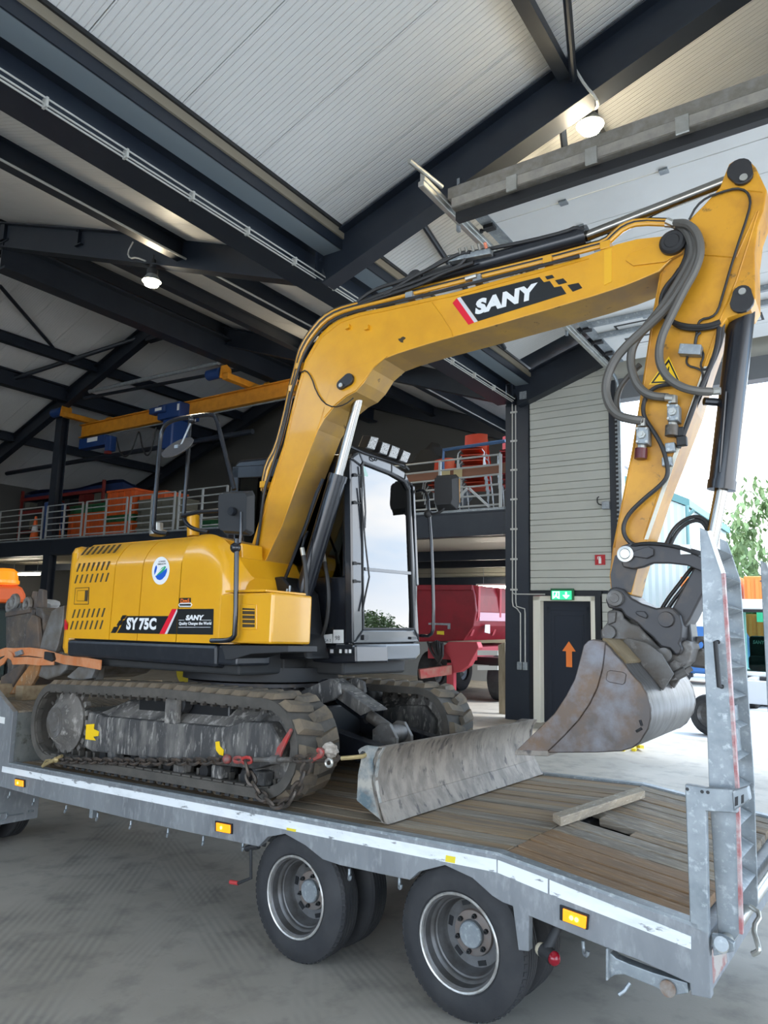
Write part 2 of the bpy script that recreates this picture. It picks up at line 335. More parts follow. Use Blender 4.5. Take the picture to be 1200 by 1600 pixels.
rafter(18.4, 0, True, '', 'farthest left rafter against the back wall')
def purlin(x, zt, y0, y1, label, h=.36, w=.22): return beam('roof_purlin', label, (x,y0,zt), (x,y1,zt), h, w, .025, .015)
p_ = purlin(-7.25, zL(-7.25)-.2, -9, 19, 'first purlin left of the valley beam carrying a thin conduit')
ob('conduit_pipe', G().cyl((-7.12,-8,zL(-7.25)-.40),(-7.12,18,zL(-7.25)-.40),.02,n=8), M['conduit'], p_, fr=B)
for x, n in ((-10.5,'second'),(-13.9,'third')): purlin(x, zL(x)-.2, 3.9, 19, n+' purlin left of the valley beam under the pale roof')
purlin(RX, zL(RX)-.28, 3.9, 19, 'ridge purlin between the two left roof slopes')
for x, n in ((-20.6,'first'),(-26,'second')): purlin(x, zL(x)-.2, 3.9, 19, n+' purlin beyond the ridge on the far slope')
beam('crane_runway_beam', 'thick dark runway beam carrying the right end of the yellow crane', (-13.7,3.95,10.25), (-13.7,19,10.25), .72, .42, .05, .03)
beam('crane_runway_beam', 'dark runway beam on the tall post carrying the left end of the crane', (-22.4,3.95,10.2), (-22.4,19,10.2), .6, .38, .05, .03)
for y in (4.0,11.2,18.4):
    struct('runway_hanger', G().bar((-13.7,y,10.6),(-13.7,y,zL(-13.7)-.1),.2,.2,(0,1,0)), M['steel'], ['near','middle','far'][int(y/7)]+' hanger between the runway beam and its rafter', 'hanger')
def rod(a, b, r, label, m='steel'): return struct('wind_brace', G().cyl(a,b,r,n=10), M[m], label, 'brace')
rod(BY(0,447,6.2), BY(118,583,10.9), .06, 'thin brace crossing the far roof slope at the left edge')
rod((-30,5,7.6), (-18.4,11.1,11.7), .08, 'slanting brace along the far roof slope')
rod((-21.6,11.2,10.0), (-14,11.9,10.0), .06, 'straight brace between the two crane runway beams')
rod(BY(140,612,10.9), BX(342,567,-13.9), .07, 'bright round brace slanting between the two crane runway beams', 'galv')
rod((-29,12.4,8.0), (-13.8,12.4,8.0), .09, 'long dark tie high behind the crane')
# struts at the right rafter
for y0, y1, n in ((-4,3.85,'near'),(4.12,11.1,'far')):
    z0 = zR(-.15)-.25
    struct('roof_strut', G().box((-.24,y0,z0-.07),(-.08,y1,z0+.07)), M['steel'], n+' square strut meeting the deep rafter above the lamp', 'strut')
rod((-.05,3.86,zR(0)-.42), (1.6,-2,zR(1.6)-.2), .045, 'thin brace rod leaving the rafter joint towards the camera')
rod((-.3,4.1,zR(-.3)-.5), (-1.6,8.6,zR(-1.6)-.2), .045, 'thin brace rod behind the deep rafter beside the lamp')
rod((-3.45,9.3,7.75), (-2.6,4.2,8.05), .045, 'slim brace from the valley beam up under the boom')
# ---- column and cream wall at y = 11.12
D = 11.12
g = G().ibeam((-3.95,D+.12,-.6),(-3.95,D+.12,7.75),.34,.54,.03,.02,(0,1,0)); g.box((-4.24,D-.04,-.6),(-3.67,D-.02,7.1))
struct('steel_column', g, M['steel'], 'tall dark navy column between the mezzanine and the cream boarded wall', 'column')
cd = thing('cable_conduit', 'vertical pair of pale conduits running down the dark column to the sockets', 'conduit', (-4.05,D-.05,1), B)
for dx in (-4.06,-3.98): ob('conduit_pipe', G().tube([(dx,D-.06,7.1),(dx,D-.06,2.55),(dx+.02,D-.06,2.45),(-3.95 if dx<-4 else -3.77,D-.06,2.4),(-3.87 if dx<-4 else -3.76,D-.06,2.3),(-3.87 if dx<-4 else -3.76,D-.06,1.25)],.014,6), M['conduit'], cd, fr=B)
ob('conduit_pipe', G().tube([(-4.06,D-.06,2.75),(-4.0,D-.06,2.72),(-3.3,D-.06,2.72)],.014,6), M['conduit'], cd, fr=B)
for i in range(7): ob('clip', G().box((-4.1,D-.09,2.8+.68*i),(-3.94,D-.05,2.84+.68*i)), M['conduit'], cd, fr=B)
ob('socket', G().box((-3.93,D-.12,1.08),(-3.82,D-.05,1.25)), M['galv'], cd, fr=B, bev=.01)
ob('socket', G().box((-3.80,D-.12,1.08),(-3.70,D-.05,1.25)), M['galv'], cd, fr=B, bev=.01)
ob('junction_box', G().box((-3.85,D-.14,7.16),(-3.68,D-.05,7.34)), M['galv'], cd, fr=B)
wl = thing('wall_cream', 'cream grey horizontally boarded wall around the emergency exit', 'wall', (-2.8,D,2.7), B, kind='structure')
z = 2.80; i = 0
while z < 8.3:
    h = (.162,.118,.162,.20)[i%4]; i += 1
    x1 = -1.86; x0 = max(-3.66, (z+h-7.82+.02)/.338-3.6)      # cut under the roof
    if x0 < x1-.05: ob('wall_board', G().box((x0,D,z+.008),(x1,D+.08,z+h)), M['wallc'], wl, fr=B, bev=.006)
    z += h
z = -.3; i = 0
while z < 2.68:
    ob('wall_board', G().box((-2.08,D,z+.008),(-1.86,D+.08,z+.19)), M['wallc'], wl, fr=B, bev=.006); z += .19
ob('wall_backing', G().box((-3.7,D+.06,-.3),(-3.6,D+.1,2.8)).box((-3.7,D+.07,2.72),(-1.8,D+.1,7.3)).box((-2.22,D+.07,-.3),(-1.8,D+.1,2.75)), M['steel'], wl, fr=B)
# exit door
dr = thing('door_1', 'dark navy exit door in a cream frame with an orange arrow', 'door', (-2.9,D,0), B, kind='structure')
g = G().box((-3.58,D-.05,-.2),(-3.42,D+.3,2.68)); g.box((-2.31,D-.05,-.2),(-2.22,D+.3,2.68)); g.box((-3.58,D-.05,2.58),(-2.22,D+.3,2.68))
ob('door_frame', g, M['cream'], dr, fr=B, bev=.008)
ob('door_leaf', G().box((-3.42,D+.16,-.2),(-2.31,D+.22,2.58)), M['doornavy'], dr, fr=B)
g = G()
for a, b in (((-3.34,D+.145,.1),(-3.26,D+.17,2.46)),((-2.46,D+.145,.1),(-2.38,D+.17,2.46)),((-3.34,D+.145,2.38),(-2.38,D+.17,2.46)),((-3.2,D+.15,.2),(-3.17,D+.17,2.3)),((-2.55,D+.15,.2),(-2.52,D+.17,2.3)),((-3.2,D+.15,2.27),(-2.52,D+.17,2.3))): g.box(a,b)
ob('door_moulding', g, M['doornavy'], dr, fr=B, bev=.004)
ax = -2.85; g = G().prism([(ax-.065,D+.15,1.19),(ax+.065,D+.15,1.19),(ax+.065,D+.15,1.52),(ax+.15,D+.15,1.52),(ax,D+.15,1.73),(ax-.15,D+.15,1.52),(ax-.065,D+.15,1.52)], (0,-.004,0))
ob('arrow_mark', g, mat('orange sticker', (.85,.22,.04), .5), dr, 'orange arrow pointing up', fr=B)
struct('trim_1', G().box((-3.68,D-.03,2.69),(-2.08,D+.06,2.79)).box((-3.68,D-.03,-.3),(-3.58,D+.06,2.7)).box((-2.22,D-.03,-.3),(-2.1,D+.06,2.7)), M['black'], 'black flashing around the cream door frame', 'trim')
# exit sign
ex = thing('exit_sign', 'lit green emergency exit sign above the cream door frame', 'sign', (-2.86,D-.1,2.6), B)
sgreen = mat('lit green sign', (.02,.42,.16), .4, emit=1.1); swhite = mat('lit white sign mark', (.75,1,.85), .4, emit=1.6)
e0, e1 = BY(862,923,D-.14), BY(893,937,D-.14)
exl, exr, ezb, ezt = e0.x, e1.x, e1.z, e0.z
ob('housing', G().box((exl-.03,D-.13,ezb-.01),(exr+.03,D-.05,ezt+.05)), mat('green sign housing', (.02,.11,.05), .5), ex, fr=B)
ob('lit_panel', G().box((exl,D-.145,ezb),(exr,D-.13,ezt)), sgreen, ex, fr=B)
w_ = exr-exl; h_ = ezt-ezb; yy = D-.15
g = G().prism([(exl+w_*.70,yy,ezt-h_*.15),(exl+w_*.78,yy,ezt-h_*.15),(exl+w_*.78,yy,ezt-h_*.5),(exl+w_*.92,yy,ezt-h_*.5),(exl+w_*.74,yy,ezb+h_*.1),(exl+w_*.56,yy,ezt-h_*.5),(exl+w_*.70,yy,ezt-h_*.5)], (0,-.004,0))
g.box((exl+w_*.06,yy-.004,ezb+h_*.1),(exl+w_*.10,yy,ezt-h_*.1)); g.box((exl+w_*.36,yy-.004,ezb+h_*.1),(exl+w_*.40,yy,ezt-h_*.1)); g.box((exl+w_*.06,yy-.004,ezt-h_*.16),(exl+w_*.4,yy,ezt-h_*.1))
g.sph((exl+w_*.26,yy,ezt-h_*.3), h_*.08, 8, (1,.1,1)); g.bar((exl+w_*.26,yy,ezt-h_*.42),(exl+w_*.2,yy,ezb+h_*.45),.03,.01,(0,1,0)); g.bar((exl+w_*.2,yy,ezb+h_*.45),(exl+w_*.13,yy,ezb+h_*.2),.02,.01,(0,1,0)); g.bar((exl+w_*.22,yy,ezb+h_*.45),(exl+w_*.32,yy,ezb+h_*.2),.02,.01,(0,1,0))
ob('exit_symbol', g, swhite, ex, 'white running figure and arrow', fr=B)
# extinguisher sign
fs = thing('fire_extinguisher_sign', 'red sign with a white extinguisher symbol on the cream boards', 'sign', (-2.1,D-.02,3.3), B)
a, b = BY(929,867,D-.02), BY(946,882.5,D-.02); cx, cz, s = (a.x+b.x)/2, (a.z+b.z)/2, (a.z-b.z)/2
ob('sign_plate', G().box((cx-s,D-.022,cz-s),(cx+s,D-.001,cz+s)), mat('sign red', (.42,.01,.015), .45), fs, fr=B)
g = G().box((cx-s*.26,D-.027,cz-s*.75),(cx+s*.26,D-.022,cz+s*.35)); g.box((cx-s*.12,D-.027,cz+s*.35),(cx+s*.12,D-.022,cz+s*.62)); g.box((cx-s*.45,D-.027,cz+s*.5),(cx+s*.2,D-.022,cz+s*.66)); g.box((cx-s*.5,D-.027,cz+s*.1),(cx-s*.38,D-.022,cz+s*.6))
ob('extinguisher_symbol', g, M['white'], fs, fr=B)
# small cable box near the jamb
cb = thing('wall_switch_box', 'small grey box with a black loop of cable beside the gate jamb', 'switch box', (-1.9,D-.05,4.5), B)
a = BY(948,789,D-.04); ob('box', G().box((a.x-.09,D-.1,a.z-.09),(a.x+.07,D,a.z+.07)), M['galv'], cb, fr=B, bev=.01)
c1 = BY(935,778,D-.03); c2 = BY(937,787,D-.03); ob('cable', G().tube([(c1.x,D,c1.z+.03),(c1.x-.03,D-.03,c1.z),(c1.x-.02,D-.03,c2.z),(c2.x+.05,D-.03,c2.z-.03),(a.x-.08,D-.05,a.z)],.012,6,1), M['blackm'], cb, fr=B)
# ---- gateway: jamb, tracks and the opened sectional door overhead
struct('trim_2', G().box((-1.86,D-.02,-.4),(-1.70,D+.2,7.3)), M['steel'], 'dark jamb post at the left of the yard gateway', 'jamb')
tr = thing('gate_track', 'galvanised vertical track with perforated angle at the left gate jamb', 'track', (-1.65,D-.05,-.3), B)
ob('track_rail', G().box((-1.64,D-.16,-.3),(-1.58,D+.1,6.75)), M['galv'], tr, fr=B)
ob('perforated_angle', G().box((-1.72,D-.1,-.3),(-1.64,D-.03,7.0)), M['blackm'], tr, fr=B)
g = G()
for i in range(70): g.box((-1.705,D-.106,.4+.092*i),(-1.655,D-.098,.44+.092*i))
ob('slot_row', g, M['galv'], tr, fr=B, kind='stuff')
ZD = 7.45
sd = thing('sectional_door', 'white sectional gate pushed up and lying flat under the roof', 'gate', (1.4,7.2,ZD), B)
ys_ = [3.72]+[4.43+.672*i for i in range(10)]
dw = mat('white door skin', (.76,.77,.76), .4, c2=(.70,.71,.70), sc=.9)
for i in range(10):
    pn = ob('door_panel', G().box((-1.52,ys_[i]+.006,ZD),(7.4,ys_[i+1]-.006,ZD+.05)), dw, sd, fr=B, bev=.006)
    for hx in (-.4,.82,2.0,3.2,4.4,5.6,6.6):
        if i < 9: ob('hinge', G().box((hx-.05,ys_[i+1]-.05,ZD-.025),(hx+.05,ys_[i+1]+.05,ZD)), M['galv'], pn, fr=B)
    ob('end_plate', G().box((-1.52,ys_[i]+.01,ZD-.012),(-1.34,ys_[i+1]-.01,ZD)), M['galv'], pn, fr=B)
    if i < 9:
        ob('roller', G().box((-1.50,ys_[i+1]-.06,ZD-.06),(-1.36,ys_[i+1]+.06,ZD-.012)).cyl((-1.568,ys_[i+1],ZD-.05),(-1.40,ys_[i+1],ZD-.05),.016,n=6).cyl((-1.568,ys_[i+1],ZD-.05),(-1.54,ys_[i+1],ZD-.05),.032,n=10), M['blackm'], pn, fr=B)
for i in (7,8):
    for k in range(6):
        x0 = -1.0+1.35*k; ob('door_window', G().box((x0,ys_[i]+.16,ZD-.008),(x0+.95,ys_[i+1]-.16,ZD)), mat('door window frame', (.03,.03,.03), .5) if k+i == 7 else bpy.data.materials['door window frame'], sd, fr=B)
        ob('window_pane', G().box((x0+.04,ys_[i]+.2,ZD-.012),(x0+.91,ys_[i+1]-.2,ZD-.008)), dw, sd, fr=B)
for yy, dz in ((8.22,0),(8.80,.0)):
    ob('stiffener', G().box((-1.34,yy,ZD-.09),(7.4,yy+.07,ZD-.002)), M['galv'], sd, fr=B)
# bottom edge of the door with its seal and brackets
ob('bottom_rail', G().box((-1.50,3.60,ZD-.33),(7.4,3.70,ZD-.20)).box((-1.50,3.66,ZD-.2),(7.4,3.72,ZD+.05)), M['blackm'], sd, fr=B)
rl = ob('lift_channel', G().box((-1.50,3.50,ZD-.22),(7.5,3.60,ZD-.085)).box((-1.56,3.50,ZD-.08),(7.5,3.62,ZD+.07)), mat('brownish galvanised channel', (.24,.22,.185), .5, .5, c2=(.33,.31,.28), sc=7), sd, fr=B)
ob('channel_face', G().box((-1.50,3.49,ZD-.21),(7.5,3.498,ZD-.09)), mat('pale galvanised face', (.42,.39,.34), .45, .5, c2=(.33,.31,.28), sc=7), sd, fr=B)
for i in range(9): ob('bracket', G().box((-.75+.95*i,3.465,ZD-.27),(-.62+.95*i,3.49,ZD-.08)), M['zinc'], sd, fr=B)
ht = thing('gate_track', 'bright horizontal gate rail reaching from the jamb to below the deep rafter', 'track', (-1.6,7,7.3), B)
ob('track_rail', G().box((-1.66,2.95,7.27),(-1.58,10.6,7.34)).box((-1.60,2.95,7.34),(-1.57,10.6,7.40)), M['zinc'], ht, fr=B, bev=.01)
ob('curved_end', G().tube([(-1.62,10.5,7.30),(-1.62,10.85,7.26),(-1.62,11.0,7.1),(-1.62,11.05,6.8)],.035,8,1), M['galv'], ht, fr=B)
ob('bumper', G().cyl((-1.66,2.75,7.50),(-1.56,3.35,7.46),.03,n=10).box((-1.66,3.0,7.34),(-1.62,3.06,7.5)), M['zinc'], ht, fr=B)
for yy in (3.95,8.0): ob('hanger', G().box((-1.68,yy,7.2),(-1.64,yy+.05,7.95)), M['galv'], ht, fr=B)
struct('trim_3', G().box((-1.7,D-.05,6.85),(8.1,D+.25,7.3)), mat('grey gate head', (.16,.17,.18), .5), 'grey head beam over the yard gateway', 'lintel')
struct('wall_gable', G().prism([(-1.86,D+.05,7.3),(8.1,D+.05,7.3),(8.1,D+.05,11.6),(-1.86,D+.05,8.3)], (0,.1,0)).box((7.6,D,-.6),(8.1,D+.15,7.3)), M['wallc'], 'gable boards above and right of the yard gateway', 'wall')
# ---- lamps
def highbay(c, label, power=35):
    t = thing('high_bay_lamp', label, 'lamp', (c[0],c[1],c[2]), B)
    x, y, z = c
    ob('driver_housing', G().lathe((x,y,z+.12), (0,0,1), [(0,.0),(0,.10),(.10,.10),(.14,.06),(.30,.05),(.30,0)], 16), M['blackm'], t, fr=B)
    ob('reflector', G().lathe((x,y,z), (0,0,1), [(.0,.17),(.12,.10),(.125,.0)], 20), M['galv'], t, fr=B)
    ob('lamp_glass', G().lathe((x,y,z-.07), (0,0,1), [(0,0),(0,.12),(.07,.15),(.075,0)], 20), M['glow'], t, fr=B)
    ob('hook', G().tube([(x,y,z+.40),(x,y,z+.52)],.015,6), M['blackm'], t, fr=B)
    l_ = bpy.data.lights.new('lamp_light','POINT'); l_.energy = power; l_.color = (1,.84,.60); l_.shadow_soft_size = .16
    lo = bpy.data.objects.new('lamp_light', l_); COL.objects.link(lo); lo.parent = t; lo.location = (0,0,-.25)
highbay(BY(922,196,4.35), 'glowing lamp hanging under the deep rafter at the upper right')
highbay(BY(237,440,3.9), 'glowing lamp hanging under the near left rafter')
highbay((-9.5,11.0,8.75), 'lamp hanging under the far left rafter', 60)
ob('lamp_cable', G().tube([BY(900,110,3.83),BY(915,135,3.83),BY(932,153,3.83),BY(935,166,4.0),BY(926,172,4.3)],.018,6,1), M['conduit'], None, 'pale cable from the rafter joint down to the right lamp', 'cable', B)
ob('lamp_cable', G().tube([BY(208,378,3.8),BY(199,395,3.8),BY(203,404,3.8),BY(213,402,3.8),BY(228,408,3.85)],.016,6,1), M['conduit'], None, 'pale looped cable on the near left rafter beside its lamp', 'cable', B)
# ================================================================ TRAILER (frame T: x backwards along the trailer, y across, z up)
M['deck'] = mat('weathered deck plank', (.30,.20,.105), .75, c2=(.17,.125,.085), sc=2.2, lo=.35, hi=.62, c3=(.36,.29,.21), sc3=9, lo3=.5, hi3=.75, bump=.25, bsc=30, stretch=(.35,7,7))
M['deck2'] = mat('grey weathered deck plank', (.30,.24,.17), .8, c2=(.17,.145,.115), sc=2, lo=.35, hi=.62, c3=(.42,.38,.32), sc3=9, lo3=.5, hi3=.75, bump=.3, bsc=30, stretch=(.35,7,7))
M['deck3'] = mat('rust brown deck plank', (.27,.155,.07), .75, c2=(.19,.12,.07), sc=2, lo=.35, hi=.62, c3=(.34,.25,.17), sc3=9, lo3=.52, hi3=.75, bump=.25, bsc=30, stretch=(.35,7,7))
M['rubber'] = mat('tyre rubber', (.021,.022,.025), .72, c2=(.034,.034,.036), sc=6, bump=.1, bsc=60)
M['rimgrey'] = mat('grey wheel paint', (.13,.13,.133), .45, .4, c2=(.08,.076,.072), sc=8)
M['rimedge'] = mat('bright rim flange', (.58,.58,.56), .4, .6, c2=(.40,.37,.34), sc=14)
M['reflect'] = mat('white reflective tape', (.80,.83,.85), .4, c2=(.62,.65,.67), sc=6, lo=.5, hi=.8, c3=(.25,.26,.27), sc3=13, lo3=.60, hi3=.66, stretch=(.6,1,2))
M['amber'] = mat('amber lamp lens', (.95,.30,.01), .25, emit=.55)
M['amberhot'] = mat('amber lamp spot', (1,.62,.05), .3, emit=6)
M['dark'] = mat('undercarriage dark', (.02,.021,.022), .7)
M['rail'] = mat('galvanised side rail', (.27,.285,.30), .55, .4, c2=(.19,.20,.215), sc=3, lo=.38, hi=.66, c3=(.36,.375,.39), sc3=22, lo3=.52, hi3=.75, stretch=(1,1,.35))
M['yellowst'] = mat('yellow sticker', (.78,.62,.03), .5)
tl = thing('low_loader_trailer', 'galvanised low loader trailer with wooden deck carrying the yellow excavator', 'trailer', (-2,1.2,0))
rail_px = [(1107,1457),(1111,1561),(1080,1555),(1078,1537),(1000,1501),(945,1480),(886,1456),(826,1431),(826,1487),(810,1485),(801,1416),(785,1410),(769,1400),(738,1372),(695,1352),(655,1362),(640,1375),(600,1367),(531,1352),(504,1343),(477,1321),(445,1303),(418,1308),(404,1323),(375,1317),(292,1300),(208,1281),(125,1261),(62,1246),(0,1229)]
rp = [V((-5.1,0,.889)),V((.245,0,.889)),V((1.25,0,.742))]+[Y(x,y,0) for x, y in rail_px]; rp += [V((-6.4,0,.675)),V((-6.4,0,1.62)),V((-5.55,0,1.6)), Y(20,1112,0)]
ob('side_rail', G().prism(rp, (0,.05,0)), M['rail'], tl, bev=.004)
ob('side_rail', G().box((-6.4,2.465,.66),(.25,2.52,.90)).prism([(.25,2.465,.90),(1.26,2.465,.74),(1.26,2.465,.46),(.25,2.465,.62)],(0,.055,0)), M['rail'], tl)
ob('edge_strip', G().prism([(-5.1,0,.888),(.245,0,.888),(.245,0,.905),(-5.1,0,.905)],(0,.07,0)).prism([(.245,0,.888),(1.24,0,.742),(1.24,0,.758),(.245,0,.905)],(0,.07,0)).prism([(-5.1,2.46,.888),(.245,2.46,.888),(.245,2.46,.905),(-5.1,2.46,.905)],(0,.07,0)).prism([(.245,2.46,.888),(1.24,2.46,.742),(1.24,2.46,.758),(.245,2.46,.905)],(0,.07,0)), M['galv'], tl)
tape = [[(4,1197),(776,1343),(776,1363),(3,1206)],[(778,1343.5),(856,1373),(856,1396),(778,1363.5)],[(859,1374.5),(1080,1463),(1080,1483),(859,1397)]]
for q in tape: ob('reflective_tape', G().prism([Y(x,y,-.001) for x, y in q], (0,-.003,0)), M['reflect'], tl)
def planks(name, x0, x1, z0, z1, n, skip=None):
    w = 2.39/n
    for i in range(n):
        a = .065+w*i; b0 = .035 if name == 'tail' and i == 6 else .009; dz = random.uniform(-.004,.004); xa = x0
        if skip and i in skip: xa = skip[i]
        za = z0+(z1-z0)*(xa-x0)/(x1-x0)
        m = M['deck3'] if i < 4 and name == 'tail' else (M['deck'], M['deck2'], M['deck2'] if name == 'tail' else M['deck'])[i % 3]
        g = G().hexa([(xa,a+b0,za-.045+dz),(x1,a+b0,z1-.045+dz),(x1,a+w-.009,z1-.045+dz),(xa,a+w-.009,za-.045+dz),(xa,a+b0,za+dz),(x1,a+b0,z1+dz),(x1,a+w-.009,z1+dz),(xa,a+w-.009,za+dz)])
        ob('deck_plank', g, m, tl, bev=.004)
planks('main', -5.1, .24, .893, .893, 15)
planks('tail', .25, 1.20, .893, .748, 15, {6:.60, 7:.36})
ob('gap_shade_sheet', G().box((-5.1,.05,.80),(.2,2.42,.835)).hexa([(.2,.05,.80),(1.2,.05,.62),(1.2,2.42,.62),(.2,2.42,.80),(.2,.05,.835),(1.2,.05,.655),(1.2,2.42,.655),(.2,2.42,.835)]), M['dark'], tl)  # dark sheet stands in for the shade below plank gaps and hole
for y0 in (.75,1.6): ob('chassis_beam', G().prism([(-6.2,y0,.42),(1.15,y0,.47),(1.15,y0,.62),(.2,y0,.79),(-6.2,y0,.79)],(0,.12,0)), M['dark'], tl)
for x in (-1.27,-.03): ob('axle', G().cyl((x,.2,.395),(x,2.27,.395),.06), M['dark'], tl)
# gooseneck
g = G().box((-5.16,.05,.8),(-5.10,2.42,1.37)); ob('gooseneck_step', g, mat('mossy grey steel', (.12,.13,.125), .8, c2=(.19,.195,.18), sc=4, c3=(.07,.075,.06), sc3=12), tl)
for i in range(10):
    a = .06+.236*i
    ob('gooseneck_plank', G().hexa([(-5.12,a+.004,1.345),(-5.55,a+.004,1.405),(-5.55,a+.232,1.405),(-5.12,a+.232,1.345),(-5.12,a+.004,1.385),(-5.55,a+.004,1.445),(-5.55,a+.232,1.445),(-5.12,a+.232,1.385)]).box((-8.6,a+.004,1.405),(-5.55,a+.232,1.445)), M['deck2'], tl)
ob('gooseneck_frame', G().box((-8.6,.06,1.1),(-5.5,2.42,1.40)), M['dark'], tl)
ob('label_plate', G().prism([Y(x,y,-.001) for x, y in [(-2,1119),(8,1121),(7,1131),(-3,1129)]], (0,-.002,0)), M['white'], tl)
# lamps, stickers, hooks
for q, two in (([(25,1215.5),(40,1218.5),(40,1230),(25,1227)],0),([(338,1282),(364,1287),(364,1303),(338,1298)],0),([(876,1413),(921,1429),(919,1452),(876,1436)],1)):
    a, b_, c_, d_ = [Y(x,y,-.001) for x, y in q]
    lp = ob('marker_lamp', G().prism([a,b_,c_,d_],(0,-.012,0)), M['black'], tl, 'amber side marker lamp')
    sh = lambda s, t: a.lerp(b_,s).lerp(d_.lerp(c_,s),t)+V((0,-.013,0))
    ob('lens', G().prism([sh(.14,.1),sh(.96,.1),sh(.96,.92),sh(.14,.92)],(0,-.012,0)), M['amber'], lp, bev=.003)
    g = G()
    for s in ((.5,),(.5,.68))[two]: p = sh(s-.04,.5)+V((0,-.012,0)); g.cyl(p, p+V((0,-.003,0)), .011, n=8)
    ob('glowing_bulb', g, M['amberhot'], lp)
for q in ([(448,1293),(463,1296),(462,1300),(448,1297)],[(697,1336),(712,1339),(711,1349),(696,1346)]): ob('yellow_sticker', G().prism([Y(x,y,-.003) for x, y in q],(0,-.002,0)), M['yellowst'], tl)
for px, py in ((16,1237),(54,1247),(104,1258),(153,1270),(205,1282),(263,1294),(318,1306),(380,1314),(546,1357),(624,1370),(911,1470)):
    p = Y(px,py,.03); ob('rope_hook', G().tube([p,p+V((0,0,-.035)),p+V((.012,-.02,-.055)),p+V((.03,-.03,-.05)),p+V((.035,-.03,-.03))],.009,6,1), M['galv'], tl)
p = Y(140,1266,.06); ob('stub', G().box(p+V((0,0,-.06)),p+V((.05,.04,.06))), M['galv'], tl)
# crank lever with a red grip in front of the first wheel
a = Y(404,1322,.02); b_ = Y(392,1327,0); c_ = Y(392,1372,0); d_ = Y(372,1380,-.02); e_ = Y(360,1378,-.02)
ob('crank', G().tube([Y(385,1326,.02),a],.02,8).tube([b_,c_,d_],.011,8).tube([a+V((.02,.02,0)),Y(412,1316,.05)],.022,8), M['blackm'], tl)
ob('crank_grip', G().cyl(d_,e_,.014), mat('red grip', (.45,.04,.04), .6), tl, 'red crank grip')
# rear corner: post, arm, foot bracket, lamp arm
post = [(1070,1225),(1102,1231),(1150,1234),(1152,1271),(1103,1268),(1107,1462),(1078,1449)]
ob('end_post', G().prism([Y(x,y,.0) for x, y in post], (0,.045,0)), M['galv'], tl, bev=.005)
g = G()
for px, py in ((1074,1233),(1097,1237),(1106,1238)): q = Y(px,py,-.001); g.cyl(q,q+V((0,-.002,0)),.008,n=8)
ob('bolt_hole', g, M['black'], tl)
lt = ob('latch', G().prism([Y(x,y,-.01) for x, y in [(1143,1236),(1168,1229),(1172,1250),(1146,1268)]], (0,.05,0)), M['galv'], tl, bev=.006)
ob('latch_slot', G().prism([Y(x,y,-.013) for x, y in [(1148,1246),(1153,1244),(1153,1258),(1148,1260)]], (0,.005,0)).prism([Y(x,y,-.013) for x, y in [(1158,1243),(1162,1241),(1162,1254),(1158,1256)]], (0,.005,0)), M['black'], lt)
ob('tail_bar', G().box((1.18,.02,.47),(1.262,2.45,.70)), M['rail'], tl, bev=.004)
ob('hinge_shaft', G().cyl((1.335,-.0,.685),(1.335,2.47,.685),.026), M['zinc'], tl)
ob('hinge_lug', G().prism([Y(x,y,.03) for x, y in [(1111,1460),(1128,1462),(1147,1474),(1147,1487),(1115,1494)]], (0,.03,0)).cyl(Y(1127,1475,.03),Y(1127,1475,-.005),.03), M['galv'], tl, bev=.003)
ob('striped_board', G().box((1.264,.06,.50),(1.268,.36,.63)), mat('faded red white board', (.30,.14,.13), .6, c2=(.38,.34,.31), sc=9, lo=.45, hi=.55), tl)
h = Y(1172,1416,.45); ob('ramp_crank', G().tube([X_ for X_ in (h, h+V((.05,-.02,-.02)), Y(1176,1450,.36), Y(1185,1478,.30), Y(1186,1486,.29), Y(1175,1491,.29))], .012, 8, 1), M['zinc'], tl)
ob('foot_bracket', G().prism([Y(x,y,.01) for x, y in [(949,1485),(962,1497),(985,1507),(1020,1520),(1074,1536),(1076,1552),(1050,1556),(1020,1541),(975,1523),(960,1524),(946,1532)]], (0,.06,0)).prism([Y(x,y,-.02) for x, y in [(946,1482),(950,1483),(950,1532),(946,1533)]],(0,.12,0)), M['galv'], tl, bev=.004)
q = Y(1044,1544,.005); ob('bracket_pin', G().cyl(q,q+V((0,-.01,0)),.035,n=16), mat('rusty steel', (.20,.13,.09), .8, c2=(.28,.26,.24), sc=15), tl)
q = Y(984,1536,.02); ob('rope_hook', G().tube([q,q+V((-.02,-.02,-.03)),q+V((-.045,-.03,-.05))],.009,6), M['galv'], tl)
a, b_ = Y(873,1447,.05), Y(852,1488,-.03)
lamp = ob('outline_lamp_arm', G().cyl(a,b_,.024).cyl(b_+V((-.02,.02,.0)),b_+V((.045,-.01,-.012)),.036), M['blackm'], tl)
ob('lamp_lens', G().sph(b_+V((.05,-.012,-.012)),.034,10), mat('dark red lens', (.22,.005,.015), .15), lamp); ob('lamp_lens', G().sph(b_+V((-.03,.02,0)),.033,10), mat('clear lens', (.45,.40,.30), .2), lamp)
# front mud flap plate with an embossed trailer mark
q = [P(T,0,-5.4,x,y) for x, y in [(62,1236),(62,1277)]]; fy = q[0].y; zb = q[1].z
fp = ob('mudguard_plate', G().box((-5.42,fy-1.0,zb),(-5.4,fy,.66)), M['rail'], tl)
e = lambda x, y: P(T,0,-5.398,x,y)
g = G().tube([e(-1,1272),e(12,1269),e(12,1275),e(36,1271)],.008,6).tube([e(44,1268),e(52,1267)],.012,6)
c0 = e(5,1276); g.tube([c0+V((0,.035*math.cos(k*.628),.035*math.sin(k*.628))) for k in range(10)],.007,5,closed=True)
ob('embossed_mark', g, M['galv'], fp)
